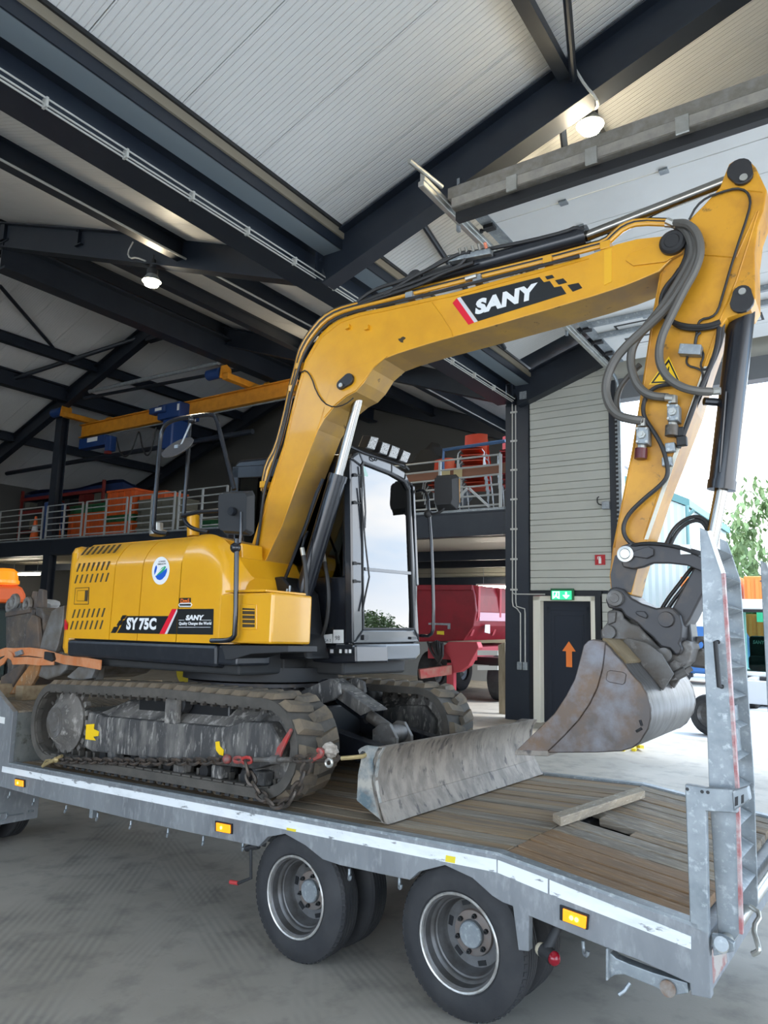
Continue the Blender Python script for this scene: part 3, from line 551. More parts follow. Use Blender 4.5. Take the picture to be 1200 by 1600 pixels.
# wheels
def make_tyre(y):
    g = G(); R = .395
    pr = [(.018,.243),(.004,.262),(.0,.30),(.008,.345),(.030,.383),(.045,.392)]
    for k in range(5):
        d0 = .045+.028*k; pr += [(d0+.002,R),(d0+.022,R),(d0+.0222,R-.012),(d0+.0275,R-.012)] if k < 4 else [(d0+.002,R),(d0+.02,R-.002)]
    pr += [(.190,.383),(.215,.345),(.222,.30),(.218,.262),(.205,.243)]
    return g.lathe((0,y,0),(0,1,0),pr,64)
def wheel(x, y, flip=False, parent=tl):
    w = bpy.data.objects.new('wheel', None); COL.objects.link(w); w.parent = parent; b0 = V((x,y,.395)); w.location = b0-BASE[parent.name]; BASE[w.name] = V((0,0,0))
    if flip: w.rotation_euler = (0,0,math.pi)
    ob('tyre', make_tyre(0), M['rubber'], w, sharp=28)
    g = G()
    for k in range(64):
        a = 6.28318*k/64; g.bar((math.cos(a)*.386,.032,math.sin(a)*.386),(math.cos(a)*.3955,.052,math.sin(a)*.3955),.022,.006,(math.cos(a),0,math.sin(a)))
    ob('shoulder_blocks', g, M['rubber'], w, kind='stuff')
    ob('rim', G().lathe((0,0,0),(0,1,0),[(.02,.238),(.028,.226),(.075,.222),(.082,.212),(.088,.206),(.105,.206),(.110,.197),(.118,.197),(.125,.191),(.165,.188),(.185,.176),(.190,.135),(.190,.0)],48), M['rimgrey'], w, sharp=50)
    ob('rim_flange', G().lathe((0,0,0),(0,1,0),[(.02,.250),(.006,.252),(.0,.246),(.004,.238),(.022,.236)],48), M['rimedge'], w)
    ob('hub_flange', G().lathe((0,0,0),(0,1,0),[(.190,.122),(.172,.118),(.168,.110),(.168,.0)],32), mat('rust tinged hub', (.19,.172,.16), .6, .2, c2=(.20,.155,.13), sc=12) if 'rust tinged hub' not in bpy.data.materials else bpy.data.materials['rust tinged hub'], w)
    ob('hub_cap', G().lathe((0,0,0),(0,1,0),[(.17,.074),(.145,.072),(.139,.066),(.137,.0)],28), M['galv'], w)
    for k in range(6):
        a = 6.28318*(k+.3)/6; c, s = math.cos(a), math.sin(a)
        ob('wheel_nut', G().cyl((c*.096,.17,s*.096),(c*.096,.147,s*.096),.013,n=6).cyl((c*.096,.148,s*.096),(c*.096,.133,s*.096),.006,n=6), M['dark'], w)
    for k in range(6):
        a = 6.28318*(k+.8)/6; c, s = math.cos(a), math.sin(a); t_ = V((-s,0,c))*.026; r_ = V((c,0,s))
        p = r_*.155; g = G().prism([p-t_-r_*.013+V((0,.187,0)),p+t_-r_*.013+V((0,.187,0)),p+t_+r_*.013+V((0,.187,0)),p-t_+r_*.013+V((0,.187,0))],(0,-.004,0))
        ob('hand_hole', g, M['black'], w)
    return w
def plain_wheel(x, y):
    w = bpy.data.objects.new('wheel', None); COL.objects.link(w); w.parent = tl; w.location = V((x,y,.395))-BASE[tl.name]; BASE[w.name] = V((0,0,0))
    ob('tyre', make_tyre(0), M['rubber'], w, sharp=28); ob('rim', G().lathe((0,0,0),(0,1,0),[(.02,.24),(.12,.2),(.12,0)],24), M['rimgrey'], w)
for x in (-1.265,-.035): wheel(x,.03); plain_wheel(x,.335); plain_wheel(x,1.92); plain_wheel(x,2.22)
plain_wheel(-6.05,.1); plain_wheel(-6.05,.40)
# ramps: two folded up ladders of two stringers with angled rungs
def ramp(y, first):
    r = bpy.data.objects.new('loading_ramp', None); COL.objects.link(r); r.parent = tl; BASE[r.name] = BASE[tl.name]
    npx = [(1093,824),(1106,830),(1128,896),(1150,1235),(1156,1458),(1147,1470),(1122,1462),(1108,1235)]
    n0 = [Y(a,b,.12) for a, b in npx]; dy = y-.12
    n0 = [p+V((0,dy,0)) for p in n0]
    s = ob('stringer', G().prism(n0,(0,.012,0)), M['galv'], r, bev=.003)
    if first:
        h0, h1 = Y(1120,1003,.1), Y(1126,1073,.1)
        ob('grab_handle', G().tube([h0+V((0,.02,0)),h0+V((0,-.03,0)),h1+V((0,-.03,0)),h1+V((0,.02,0))],.011,8), M['blackm'], r)
    edge = [n0[1],n0[2],n0[3],n0[4]]
    for i in range(3): ob('red_edge', G().bar(edge[i]+V((.006,.004,0)),edge[i+1]+V((.006,.004,0)),.014,.03,(0,1,0)), M['zinc'] if i == 0 else bpy.data.materials.get('worn red edge') or mat('worn red edge', (.36,.12,.12), .5, c2=(.50,.45,.44), sc=14), r)
    f0 = [p+V((0,.44,0)) for p in n0]
    ob('stringer', G().prism(f0,(0,.012,0)), M['galv'], r, bev=.003)
    for k in range(12):
        z = .86+.145*k; t_ = (z-.7)/1.62; xr = 1.386+.075*t_; xm = 1.31
        if z > 2.36: xr -= (z-2.36)*.32
        ob('rung', G().prism([(xr,0,z),(xr-.07,0,z+.035),(xr-.07,0,z+.03),(xr-.0,0,z-.006)],(0,.42,0)).prism([(xr-.0,0,z),(xr-.01,0,z+.0),(xr-.075,0,z-.05),(xr-.07,0,z-.055)],(0,.42,0)) if False else G().add([V((xr,y+.014,z)),V((xr,y+.43,z)),V((xr-.085,y+.43,z+.045)),V((xr-.085,y+.014,z+.045)),V((xr-.085,y+.43,z-.035)),V((xr-.085,y+.014,z-.035)),V((xr-.02,y+.43,z)),V((xr-.02,y+.014,z))],[(0,1,2,3),(0,5,4,1),(6,2,1),(7,0,3),(3,2,6,7),(7,6,4,5)]), M['galv'], r)
    ob('cross_tube', G().bar((1.36,y+.014,1.55),(1.36,y+.44,1.55),.05,.26), M['galv'], r)
ramp(.12, True); ramp(1.78, False)
# timber on the deck
ob('timber_beam', G().hexa([Z(863,1283,.896),Z(876,1292,.896),Z(1008,1247,.896),Z(996,1240,.896),Z(863,1271,.965),Z(876,1277,.965),Z(1008,1235,.965),Z(998,1229,.965)]), mat('dry grey timber', (.47,.39,.29), .85, c2=(.33,.28,.22), sc=5, c3=(.62,.56,.46), sc3=16, bump=.3, bsc=25, stretch=(3,1,3)), None, 'short squared timber lying across the wooden trailer deck near the tail', 'timber', bev=.006)
# ================================================================ EXCAVATOR (frame H: u forwards, w to its left, n up; tracks in frame T)
M['yel'] = mat('yellow machine paint', (.74,.37,.012), .28, c2=(.70,.34,.012), sc=2, coat=.5)
M['yelb'] = mat('worn yellow boom paint', (.74,.36,.012), .34, c2=(.66,.31,.012), sc=3, c3=(.16,.09,.02), sc3=14, lo3=.74, hi3=.80, coat=.3)
M['yelarm'] = mat('dirty yellow arm paint', (.66,.315,.018), .42, c2=(.46,.20,.018), sc=3, lo=.40, hi=.66, c3=(.09,.055,.025), sc3=11, lo3=.62, hi3=.72)
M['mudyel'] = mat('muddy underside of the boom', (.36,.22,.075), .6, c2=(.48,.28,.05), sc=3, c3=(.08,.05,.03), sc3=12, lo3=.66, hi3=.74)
M['gloss'] = mat('glossy near black paint', (.011,.013,.018), .26, coat=.15)
M['cabgloss'] = mat('glossy cab paint', (.020,.024,.030), .22, coat=.35)
M['skirt'] = mat('scuffed black skirt', (.014,.017,.023), .32, c2=(.035,.038,.044), sc=6, lo=.5, hi=.75, stretch=(2,1,1))
M['track'] = mat('dusty track rubber', (.062,.057,.050), .85, c2=(.10,.09,.078), sc=5, lo=.4, hi=.7, bump=.15, bsc=40)
M['lug'] = mat('muddy tread lug', (.165,.128,.088), .9, c2=(.075,.068,.058), sc=3.5, lo=.42, hi=.62, bump=.25, bsc=30)
M['mud'] = mat('dried mud on steel', (.16,.148,.135), .92, c2=(.040,.039,.038), sc=4, lo=.42, hi=.62, c3=(.36,.34,.31), sc3=16, lo3=.52, hi3=.68, bump=.9, bsc=26, stretch=(1,1,.55))
M['mudflat'] = mat('mud streaked frame side', (.055,.054,.054), .85, c2=(.17,.16,.148), sc=5, lo=.46, hi=.66, c3=(.38,.36,.33), sc3=15, lo3=.56, hi3=.70, bump=.5, bsc=30, stretch=(1.6,1,.45))
M['bladem'] = mat('mud smeared blade steel', (.26,.23,.195), .6, .2, c2=(.16,.14,.12), sc=6, lo=.42, hi=.60, c3=(.085,.075,.07), sc3=9, lo3=.58, hi3=.66, bump=.25, bsc=25, stretch=(1,1.5,.8))
M['bladeside'] = mat('muddy teal blade cheek', (.10,.14,.16), .6, c2=(.38,.36,.32), sc=6, lo=.40, hi=.60, c3=(.16,.15,.14), sc3=18, bump=.3, bsc=30)
M['bucket'] = mat('worn brown bucket steel', (.085,.072,.066), .40, .45, c2=(.14,.085,.048), sc=2.2, lo=.42, hi=.66, c3=(.15,.148,.162), sc3=5, lo3=.50, hi3=.72, bump=.1, bsc=18)
M['bucketback'] = mat('polished bucket back', (.20,.195,.195), .36, .65, c2=(.10,.095,.09), sc=6, lo=.4, hi=.65, bump=.12, bsc=20, stretch=(1,3,1))
M['bucketmud'] = mat('brown mud on the bucket top', (.165,.12,.065), .9, c2=(.22,.17,.10), sc=7, bump=.4, bsc=30)
M['coupler'] = mat('grey worn coupler steel', (.155,.15,.145), .55, .4, c2=(.10,.085,.07), sc=5, c3=(.24,.23,.22), sc3=14)
M['linkdark'] = mat('dark greasy link steel', (.045,.043,.045), .45, .3, c2=(.10,.075,.055), sc=5, lo=.5, hi=.75)
M['hose'] = mat('black hose', (.020,.020,.021), .5)
M['spiral'] = mat('grey spiral hose', (.12,.115,.105), .5, .2); 
M['pin'] = mat('dark pin cap', (.03,.03,.032), .4, .2)
M['grille'] = mat('dark vent', (.05,.035,.015), .8)
M['decblack'] = mat('decal black', (.012,.014,.016), .3); M['decred'] = mat('decal red', (.72,.012,.035), .3); M['decwhite'] = mat('decal white', (.80,.82,.83), .35); M['decgrey'] = mat('decal silver', (.62,.63,.66), .35)
M['decblue'] = mat('decal blue', (.01,.10,.55), .35); M['decgreen'] = mat('decal green', (.02,.36,.17), .35); M['decorange'] = mat('decal orange', (.85,.18,.02), .4); M['warn'] = mat('warning yellow', (.90,.58,.01), .4)
M['wind'] = glass('windscreen', (.30,.36,.36), .95, 2.15); M['sideglass'] = glass('tinted cab side glass', (.20,.27,.27), .9, 1.55); M['mirror'] = mat('mirror face', (.75,.78,.8), .03, 1)
def HV(g): i = H.inverted(); g.v = [i @ p for p in g.v]; return g
exb = H.inverted() @ V((-2.9,1.25,.9))
ex = thing('excavator', 'yellow crawler excavator with black cab chained down on the low loader', 'excavator', exb, H)
def px(l, w): return [W(a,b,w) for a, b in l]
def plate(name, l, w, dw, m, parent, bev=.004, **k): return ob(name, G().prism(px(l,w),(0,dw,0)), m, parent, fr=H, bev=bev, **k)
def decal(name, l, w, m, parent, t=.0015): return ob(name, G().prism(px(l,w),(0,-t,0)), m, parent, fr=H)
# ---------------- tracks
X0, X1, ZB, ZT = -4.90, -1.24, .905, 1.685      # outer loop of the belt
def loop_pts(inset):
    r0 = .375-inset; a = V((X0+.40,0,ZB+.405)); b = V((X1-.385,0,ZB+.385)); P_ = []
    for k in range(13): t = math.radians(262-k*(160/12)); P_.append((a.x+math.cos(t)*(.395-inset), a.z+math.sin(t)*(.395-inset)))
    P_.append((-2.9, ZT+.018-inset))
    for k in range(13): t = math.radians(86-k*(176/12)); P_.append((b.x+math.cos(t)*(.375-inset), b.z+math.sin(t)*(.375-inset)))
    return P_
def resample(pts, n):
    q = pts+[pts[0]]; L_ = [0]
    for i in range(len(pts)): L_.append(L_[-1]+math.hypot(q[i+1][0]-q[i][0], q[i+1][1]-q[i][1]))
    out = []; j = 0
    for k in range(n):
        s = L_[-1]*k/n
        while L_[j+1] < s: j += 1
        f = (s-L_[j])/(L_[j+1]-L_[j]+1e-9); x = q[j][0]+(q[j+1][0]-q[j][0])*f; z = q[j][1]+(q[j+1][1]-q[j][1])*f
        out.append((x,z,(q[j+1][0]-q[j][0]),(q[j+1][1]-q[j][1])))
    return out
lugmesh = None
def track(y0, y1, near):
    global lugmesh
    t = bpy.data.objects.new('crawler_track', None); COL.objects.link(t); t.parent = ex; BASE[t.name] = BASE[ex.name]
    n = 120; o = resample(loop_pts(.035), n); i_ = resample(loop_pts(.10), n); g = G()
    for nm, ya, yb in (('a',y0,y1),):
        vs_ = []
        for k in range(n): vs_ += [(o[k][0],ya,o[k][1]),(o[k][0],yb,o[k][1]),(i_[k][0],yb,i_[k][1]),(i_[k][0],ya,i_[k][1])]
        g.add(vs_, [(4*k+c,4*k+(c+1)%4,4*((k+1)%n)+(c+1)%4,4*((k+1)%n)+c) for k in range(n) for c in range(4)], True)
    ob('rubber_belt', HV(g), M['track'], t, fr=H, sharp=40)
    # guide lugs inside
    g = G(); yc = (y0+y1)/2
    for x, z, dx, dz in resample(loop_pts(.10), 62):
        l_ = math.hypot(dx,dz); d = V((dx/l_,0,dz/l_)); nn = V((d.z,0,-d.x))
        p = V((x,yc,z))
        if (V((-3.05,yc,1.29))-p).dot(nn) < 0: nn = -nn
        for yo in (-.07,.07): g.bar(p+V((0,yo,0)), p+V((0,yo,0))+nn*.05, .045, .03, d)
        g.bar(p+V((0,-.18 if near else .18,0)), p+V((0,-.18 if near else .18,0))+nn*.014, .05, .10 if near else .1, d)
    ob('drive_lugs', HV(g), M['track'], t, fr=H, kind='stuff')
    # tread lugs: staggered blocks, one object each
    NL = 46
    for k, (x, z, dx, dz) in enumerate(resample(loop_pts(.035), NL*2)):
        l_ = math.hypot(dx,dz); d = V((dx/l_,0,dz/l_)); nn = V((-d.z,0,d.x)); p = V((x,0,z))
        if (p-V((-3.05,0,1.29))).dot(nn) < 0: nn = -nn
        side = k % 2
        if lugmesh is None:
            q = G(); w2 = .245   # local: x along the belt, y across, z out
            q.hexa([(-.056,.012,-.004),(.056,.012,-.004),(.092,w2,-.004),(.004,w2,-.004),(-.040,.05,.036),(.040,.05,.036),(.074,w2-.012,.036),(.02,w2-.012,.036)])
            lugmesh = _mesh('tread_lug', q, M['lug'], V((0,0,0)))
        ob_ = bpy.data.objects.new('tread_lug', lugmesh); COL.objects.link(ob_); ob_.parent = t; BASE[ob_.name] = BASE[ex.name]
        yd = V((0,1,0)) if side == 0 else V((0,-1,0)); org = V((x, y0 if side == 0 else y1, z)); xd = d if side == 0 else d
        m_ = MX(((xd.x,yd.x,nn.x,org.x),(xd.y,yd.y,nn.y,org.y),(xd.z,yd.z,nn.z,org.z),(0,0,0,1)))
        ob_.matrix_local = MX.Translation(-BASE[ex.name]) @ H.inverted() @ m_
    # bottom edge recesses
    if near:
        g = G()
        for k in range(26): g.box((-4.2+.1*k+.03*k*0, y0-.004, .932),(-4.2+.1*k+.045, y0+.01, .95))
        ob('edge_recess', HV(g), M['dark'], t, fr=H, kind='stuff')
    # frame, sprocket, idler, rollers
    s = -1 if near else 1; yf = y0+.05 if near else y1-.05
    def q(a, b, z0, z1, c, d_): return G().hexa([(a,c,z0),(b,c,z0),(b,d_,z0),(a,d_,z0),(a,c,z1),(b,c,z1),(b,d_,z1),(a,d_,z1)])
    yi = yf-s*.28
    ya, yb = min(yf,yi), max(yf,yi)
    g = G().prism([(-4.0,ya,1.12),(-3.85,ya,1.09),(-1.75,ya,1.13),(-1.52,ya,1.20),(-1.50,ya,1.33),(-1.62,ya,1.46),(-1.9,ya,1.45),(-2.1,ya,1.40),(-3.7,ya,1.40),(-3.95,ya,1.43)],(0,yb-ya,0))
    ob('track_frame', HV(g), M['mudflat'], t, fr=H, bev=.02)
    g = G().prism([(-3.9,ya+.06,1.40),(-1.9,ya+.06,1.40),(-1.6,ya+.2,1.50),(-2.4,ya+.26,1.56),(-3.6,ya+.26,1.56)],(0,.03,0))
    ob('frame_slope', HV(g), M['mud'], t, fr=H)
    yo = yf+s*.02
    g = G().lathe((-4.46,yf-s*.12,1.31),(0,s,0),[(0,.0),(0,.285),(.03,.29),(.06,.22),(.10,.19),(.13,.165),(.145,.15),(.15,.0)],26)
    ob('final_drive', HV(g), M['mud'], t, fr=H)
    ob('drive_cap', HV(G().lathe((-4.46,yf+s*.02,1.31),(0,s,0),[(0,.145),(.012,.14),(.014,.09),(.02,.085),(.02,0)],26)), M['coupler'], t, fr=H)
    g = G(); 
    for k in range(22):
        a = 6.28318*k/22; c, s_ = math.cos(a), math.sin(a); g.bar((-4.46+c*.27,yf-s*.14,1.31+s_*.27),(-4.46+c*.325,yf-s*.14,1.31+s_*.325),.05,.05,(0,1,0))
    ob('sprocket_teeth', HV(g), M['mud'], t, fr=H, kind='stuff')
    ob('idler', HV(G().lathe((-1.62,yf-s*.16,1.29),(0,s,0),[(-.06,0),(-.06,.30),(.06,.30),(.07,.24),(.05,.22),(.05,.09),(.09,.08),(.09,0)],30)), M['mud'], t, fr=H)
    for k in range(5):
        xk = -3.75+.46*k; ob('roller', HV(G().lathe((xk,yf-s*.2,1.055),(0,s,0),[(-.1,0),(-.1,.075),(.06,.075),(.07,.095),(.10,.095),(.105,.06),(.15,.05),(.15,0)],16)), M['pin'], t, fr=H)
        ob('roller_bracket', HV(G().box((xk+.14,min(yf-s*.1,yf+s*.0),1.02),(xk+.26,max(yf-s*.1,yf+s*.0),1.12))), M['mudflat'], t, fr=H, bev=.015)
    ob('carrier_roller', HV(G().lathe((-2.72,yf-s*.30,1.545),(0,s,0),[(0,0),(0,.06),(.06,.06),(.07,.085),(.09,.085),(.10,.06),(.16,.06),(.17,.08),(.24,.075),(.25,0)],16)), M['pin'], t, fr=H)
    ob('roller_post', HV(G().box((-2.84,min(yf-s*.06,yf),1.38),(-2.68,max(yf-s*.06,yf),1.60))), M['mud'], t, fr=H, bev=.02)
    if near:
        ob('yellow_mark', G().prism([H.inverted() @ Y(a,b,yf-.004) for a, b in [(135,1132),(148,1131),(147,1139),(155,1143),(154,1150),(146,1151),(150,1157),(134,1155)]],(0,-.004,0)), M['warn'], t, fr=H)
        ob('yellow_mark', G().prism([H.inverted() @ Y(a,b,yf-.004) for a, b in [(337,1159),(343,1158),(344,1166),(350,1172),(349,1181),(343,1179),(338,1172)]],(0,-.004,0)), M['warn'], t, fr=H)
track(.06,.50,True); track(2.0,2.44,False)
g = G().box((-3.6,.5,1.15),(-2.0,2.0,1.5)); g.box((-3.4,.25,1.3),(-2.2,2.25,1.62))
ob('undercarriage_frame', HV(g), M['black'], ex, fr=H, bev=.02)
# ---------------- dozer blade
bl = bpy.data.objects.new('dozer_blade', None); COL.objects.link(bl); bl.parent = ex; BASE[bl.name] = BASE[ex.name]
prof = [(-.622,.902),(-.655,.97),(-.683,1.055),(-.700,1.13),(-.703,1.19),(-.692,1.26),(-.672,1.315),(-.640,1.357)]
YA, YB = .165, 2.45
n = len(prof); g = G()
fr_ = [V((x,0,z)) for x, z in prof]; bk = [V((x-.03,0,z+.004)) for x, z in prof]
lo_ = fr_+bk[::-1]
g.prism([p+V((0,YA,0)) for p in lo_],(0,YB-YA,0)); g.s = [True]*len(g.s)
ob('mouldboard', HV(g), M['bladem'], bl, fr=H, sharp=30)
ob('cutting_edge', HV(G().hexa([(-.60,YA-.0,.900),(-.60,YB,.900),(-.63,YB,.900),(-.63,YA,.900),(-.668,YA,1.02),(-.668,YB,1.02),(-.69,YB,1.02),(-.69,YA,1.02)])), M['bladem'], bl, fr=H, bev=.004)
ck = [(559,1172),(564,1168),(571,1165),(599,1168),(590,1185),(586,1217),(590,1245),(602,1289),(594,1281),(557,1251),(559,1210),(564,1186)]
cq = [Y(a,b,YA) for a, b in ck]
hole = [(562,1178),(566,1173),(571,1175),(570,1181),(565,1185)]
c_ = ob('end_cheek', HV(G().prism(cq,(0,.03,0))), M['bladeside'], bl, fr=H, bev=.004)
ob('chain_hole', HV(G().prism([Y(a,b,YA-.001) for a, b in hole],(0,-.002,0))), M['dark'], c_, fr=H)
ob('end_cheek', HV(G().prism([p+V((0,YB-YA-.03,0)) for p in cq],(0,.03,0))), M['bladem'], bl, fr=H)
ob('back_stiffener', HV(G().box((-.86,YA+.1,1.0),(-.72,YB-.1,1.12)).box((-.80,YA+.05,1.27),(-.70,YB-.05,1.31))), M['bladem'], bl, fr=H, bev=.01)
for ya in (.86,1.62):
    ob('push_arm', HV(G().hexa([(-2.1,ya,1.25),(-.78,ya,1.0),(-.78,ya+.12,1.0),(-2.1,ya+.12,1.25),(-2.1,ya,1.43),(-.78,ya,1.16),(-.78,ya+.12,1.16),(-2.1,ya+.12,1.43)])), M['gloss'], bl, fr=H, bev=.008)
a = Y(519,1076,1.25); b_ = Y(617,1146,1.25); m_ = a.lerp(b_,.62)
ob('blade_cylinder', HV(G().cyl(a,m_,.075,n=18).cyl(a+V((0,-.11,0)),a+V((0,.11,0)),.085,n=18)), M['gloss'], bl, fr=H)
ob('cylinder_rod', HV(G().cyl(m_,b_,.05,n=14).cyl(b_+V((0,-.09,0)),b_+V((0,.09,0)),.07,n=18)), M['coupler'], bl, fr=H)
d_ = (b_-a).normalized(); up = d_.cross(V((0,1,0))); up = up if up.z > 0 else -up
ob('cylinder_guard', HV(G().hexa([a+up*.085+V((0,-.10,0)),a+d_*.72*(b_-a).length+up*.085+V((0,-.10,0)),a+d_*.72*(b_-a).length+up*.085+V((0,.10,0)),a+up*.085+V((0,.10,0)),a+up*.10+V((0,-.10,0)),a+d_*.72*(b_-a).length+up*.10+V((0,-.10,0)),a+d_*.72*(b_-a).length+up*.10+V((0,.10,0)),a+up*.10+V((0,.10,0))]).hexa([a+up*.0+V((0,-.11,0)),a+d_*.6*(b_-a).length+up*.0+V((0,-.11,0)),a+d_*.6*(b_-a).length+V((0,-.10,0)),a+V((0,-.10,0)),a+up*.1+V((0,-.11,0)),a+d_*.72*(b_-a).length+up*.1+V((0,-.11,0)),a+d_*.72*(b_-a).length+up*.1+V((0,-.10,0)),a+up*.1+V((0,-.10,0))])), M['mudflat'], bl, fr=H, bev=.004)
for dy in (-.12,.085): ob('clevis', HV(G().prism([b_+V((-.14,dy,-.06)),b_+V((.10,dy,-.10)),b_+V((.10,dy,-.02)),b_+V((.03,dy,.085)),b_+V((-.05,dy,.09)),b_+V((-.14,dy,.03))],(0,.035,0))), M['coupler'], bl, fr=H, bev=.004)
ob('clevis_base', HV(G().box((-.93,.95,1.10),(-.72,1.55,1.16))), M['coupler'], bl, fr=H, bev=.01)
for ya in (1.06,1.40): ob('swing_pedestal', HV(G().prism([p+V((0,ya-1.06,0)) for p in [Y(x,y,1.06) for x, y in [(470,1080),(500,1066),(516,1060),(528,1068),(530,1085),(520,1094),(500,1100),(470,1106)]]],(0,.04,0))), M['mudflat'], bl, fr=H, bev=.008)
# ---------------- slew ring and underside of the house
ob('slew_ring', G().lathe((0,0,-.28),(0,0,1),[(0,0),(0,.60),(.10,.60),(.10,.68),(.13,.68),(.13,.0)],48), M['linkdark'], ex, fr=H, bev=0)
g = G()
for k in range(36): a = 6.28318*k/36; g.cyl((math.cos(a)*.66,math.sin(a)*.66,-.19),(math.cos(a)*.66,math.sin(a)*.66,-.155),.018,n=6)
ob('ring_bolts', g, M['pin'], ex, fr=H, kind='stuff')
ob('turntable_plate', G().lathe((0,0,-.13),(0,0,1),[(0,0),(0,.73),(.12,.73),(.12,0)],48), M['blackm'], ex, fr=H)
ob('revolving_frame', G().box((-1.55,-.9,-.06),(.6,.95,.14)).box((.3,-.40,-.05),(.62,-.12,.42)).box((.5,-.06,-.06),(1.02,.95,.1)), M['dark'], ex, fr=H, bev=.02)
# ---------------- yellow body
hd = bpy.data.objects.new('engine_housing', None); COL.objects.link(hd); hd.parent = ex; BASE[hd.name] = BASE[ex.name]
prof = [(-1.0,.19),(-1.0,.86),(-.992,.92),(-.972,.98),(-.94,1.04),(-.90,1.085),(-.85,1.115),(-.70,1.13),(-.70,1.09),(-.84,1.08),(-.93,.98),(-.97,.86),(-.97,.19)]
def panel(u0, u1, lean=.0):
    g = G(); m = len(prof); vs_ = [(uu+(lean*max(0,nn-.9)), ww, nn) for uu in (u0,u1) for ww, nn in prof]
    g.add(vs_, [(i,(i+1)%m,(i+1)%m+m,i+m) for i in range(m)]+[tuple(range(m-1,-1,-1)), tuple(range(m,2*m))], True); return g
seams = [-1.675,-1.005,-.598,-.073]
pn = [ob('side_panel', panel(seams[i]+.005,seams[i+1]-.005,.28), M['yel'], hd, fr=H, sharp=25) for i in range(3)]
# front panel that rolls round the corner and down
rc = .13; uf = .56
def fp(s, t):
    # s along: 0..1 straight then corner; t height
    u = seams[3]+.005+(uf-rc-seams[3])*min(1,s/.7); w = -1.0
    if s > .7: a = (s-.7)/.3*math.pi/2; u = uf-rc+rc*math.sin(a); w = -1+rc*(1-math.cos(a))
    k = max(0,(u-.03)/(uf+.02-.03)); top = .60+.53*math.sqrt(max(0,1-k*k))
    nn = .19+(top-.19)*t; rr = min(1,(top-nn)/.24); w += .13*(1-math.sqrt(max(0,1-(1-rr)**2)))
    return (u+.28*max(0,nn-.9)*(1-min(1,s/.7)), w, nn)
p4 = ob('side_panel', G().grid(fp,20,16), M['yel'], hd, fr=H, sharp=60)
ob('front_cover', G().prism([(.43,-.87,.19),(.55,-.87,.19),(.55,-.87,.60),(.50,-.87,.75),(.40,-.87,.92),(.2,-.87,1.05),(.05,-.87,1.12)],(0,1.0,0)), M['yel'], hd, fr=H, bev=.01)
ob('seam_shade_box', G().box((-1.66,-.92,.15),(.02,.9,1.03)), M['blackm'], hd, fr=H)  # black box put behind the panels so their seams look shaded
ob('hood_top', G().box((-1.66,-.84,1.07),(.05,.98,1.128)), M['yel'], hd, fr=H, bev=.02)
cw = ob('counterweight', G().prism([(-1.683,-.985,.02),(-1.80,-.955,.02),(-1.93,-.80,.02),(-2.02,-.45,.02),(-2.05,0,.02),(-2.02,.45,.02),(-1.93,.80,.02),(-1.80,.955,.02),(-1.683,.985,.02)],(0,0,1.09)), M['yel'], hd, fr=H, bev=.09)
ob('red_reflector', G().prism([(-1.69,-1.002,.27),(-1.76,-.982,.27),(-1.79,-.972,.37),(-1.70,-1.0,.325)],(0,.012,0)), M['decred'], cw, fr=H)
# louvres
def slot(c, dx, dn, m=M['grille']):
    u, nn = c; return G().prism([(u-.013,-1.0012,nn-dn),(u+.013,-1.0012,nn-dn),(u+.013+dx,-1.0012,nn+dn),(u-.013+dx,-1.0012,nn+dn)],(0,.004,0))
s0 = None
rows = [((127,860),(177,856),1),((121,887),(167,884),0),((118,905),(166,902),0),((114,959),(160,957),0),((111,977),(157,976),0)]
for r0, r1, top in rows:
    a, b_ = W(*r0,-1.0), W(*r1,-1.0)
    for k in range(7):
        p = a.lerp(b_,k/6)
        if top: ob('vent_slot', G().prism([(p.x-.013,-.985,p.z-.045),(p.x+.013,-.985,p.z-.045),(p.x+.05,-.945,p.z+.04),(p.x+.025,-.945,p.z+.04)],(0,-.012,-.004)), M['grille'], pn[0], fr=H)
        elif s0 is None: s0 = ob('vent_slot', slot((p.x,p.z),.03,.042), M['grille'], pn[0], fr=H); q0 = p
        else: clone(s0, pn[0], MX.Translation((p.x-q0.x,0,p.z-q0.z)))
la = px([(117,918),(140,917),(139,945),(115,945)],-1.0)
ob('latch_recess', G().prism(px([(118,919),(139,918),(138,944),(116,944)],-1.0),(0,-.004,0)), M['yel'], pn[0], fr=H, bev=.003)
ob('latch_edge', G().tube(px([(118,919),(139,918),(138,944),(116,944)],-1.004),.004,4,closed=True).tube(px([(121,923),(137,922.5),(136,939),(120,939)],-1.008),.003,4,closed=True), M['grille'], pn[0], fr=H)
ob('latch', G().prism(px([(121,923),(135,922.5),(134,939),(120,939)],-1.0045),(0,-.004,0)), M['yel'], pn[0], fr=H, bev=.002)
ob('latch_hole', G().prism(px([(133,923),(137.5,922.8),(136.5,939),(132,939)],-1.009),(0,-.001,0)), M['grille'], pn[0], fr=H)
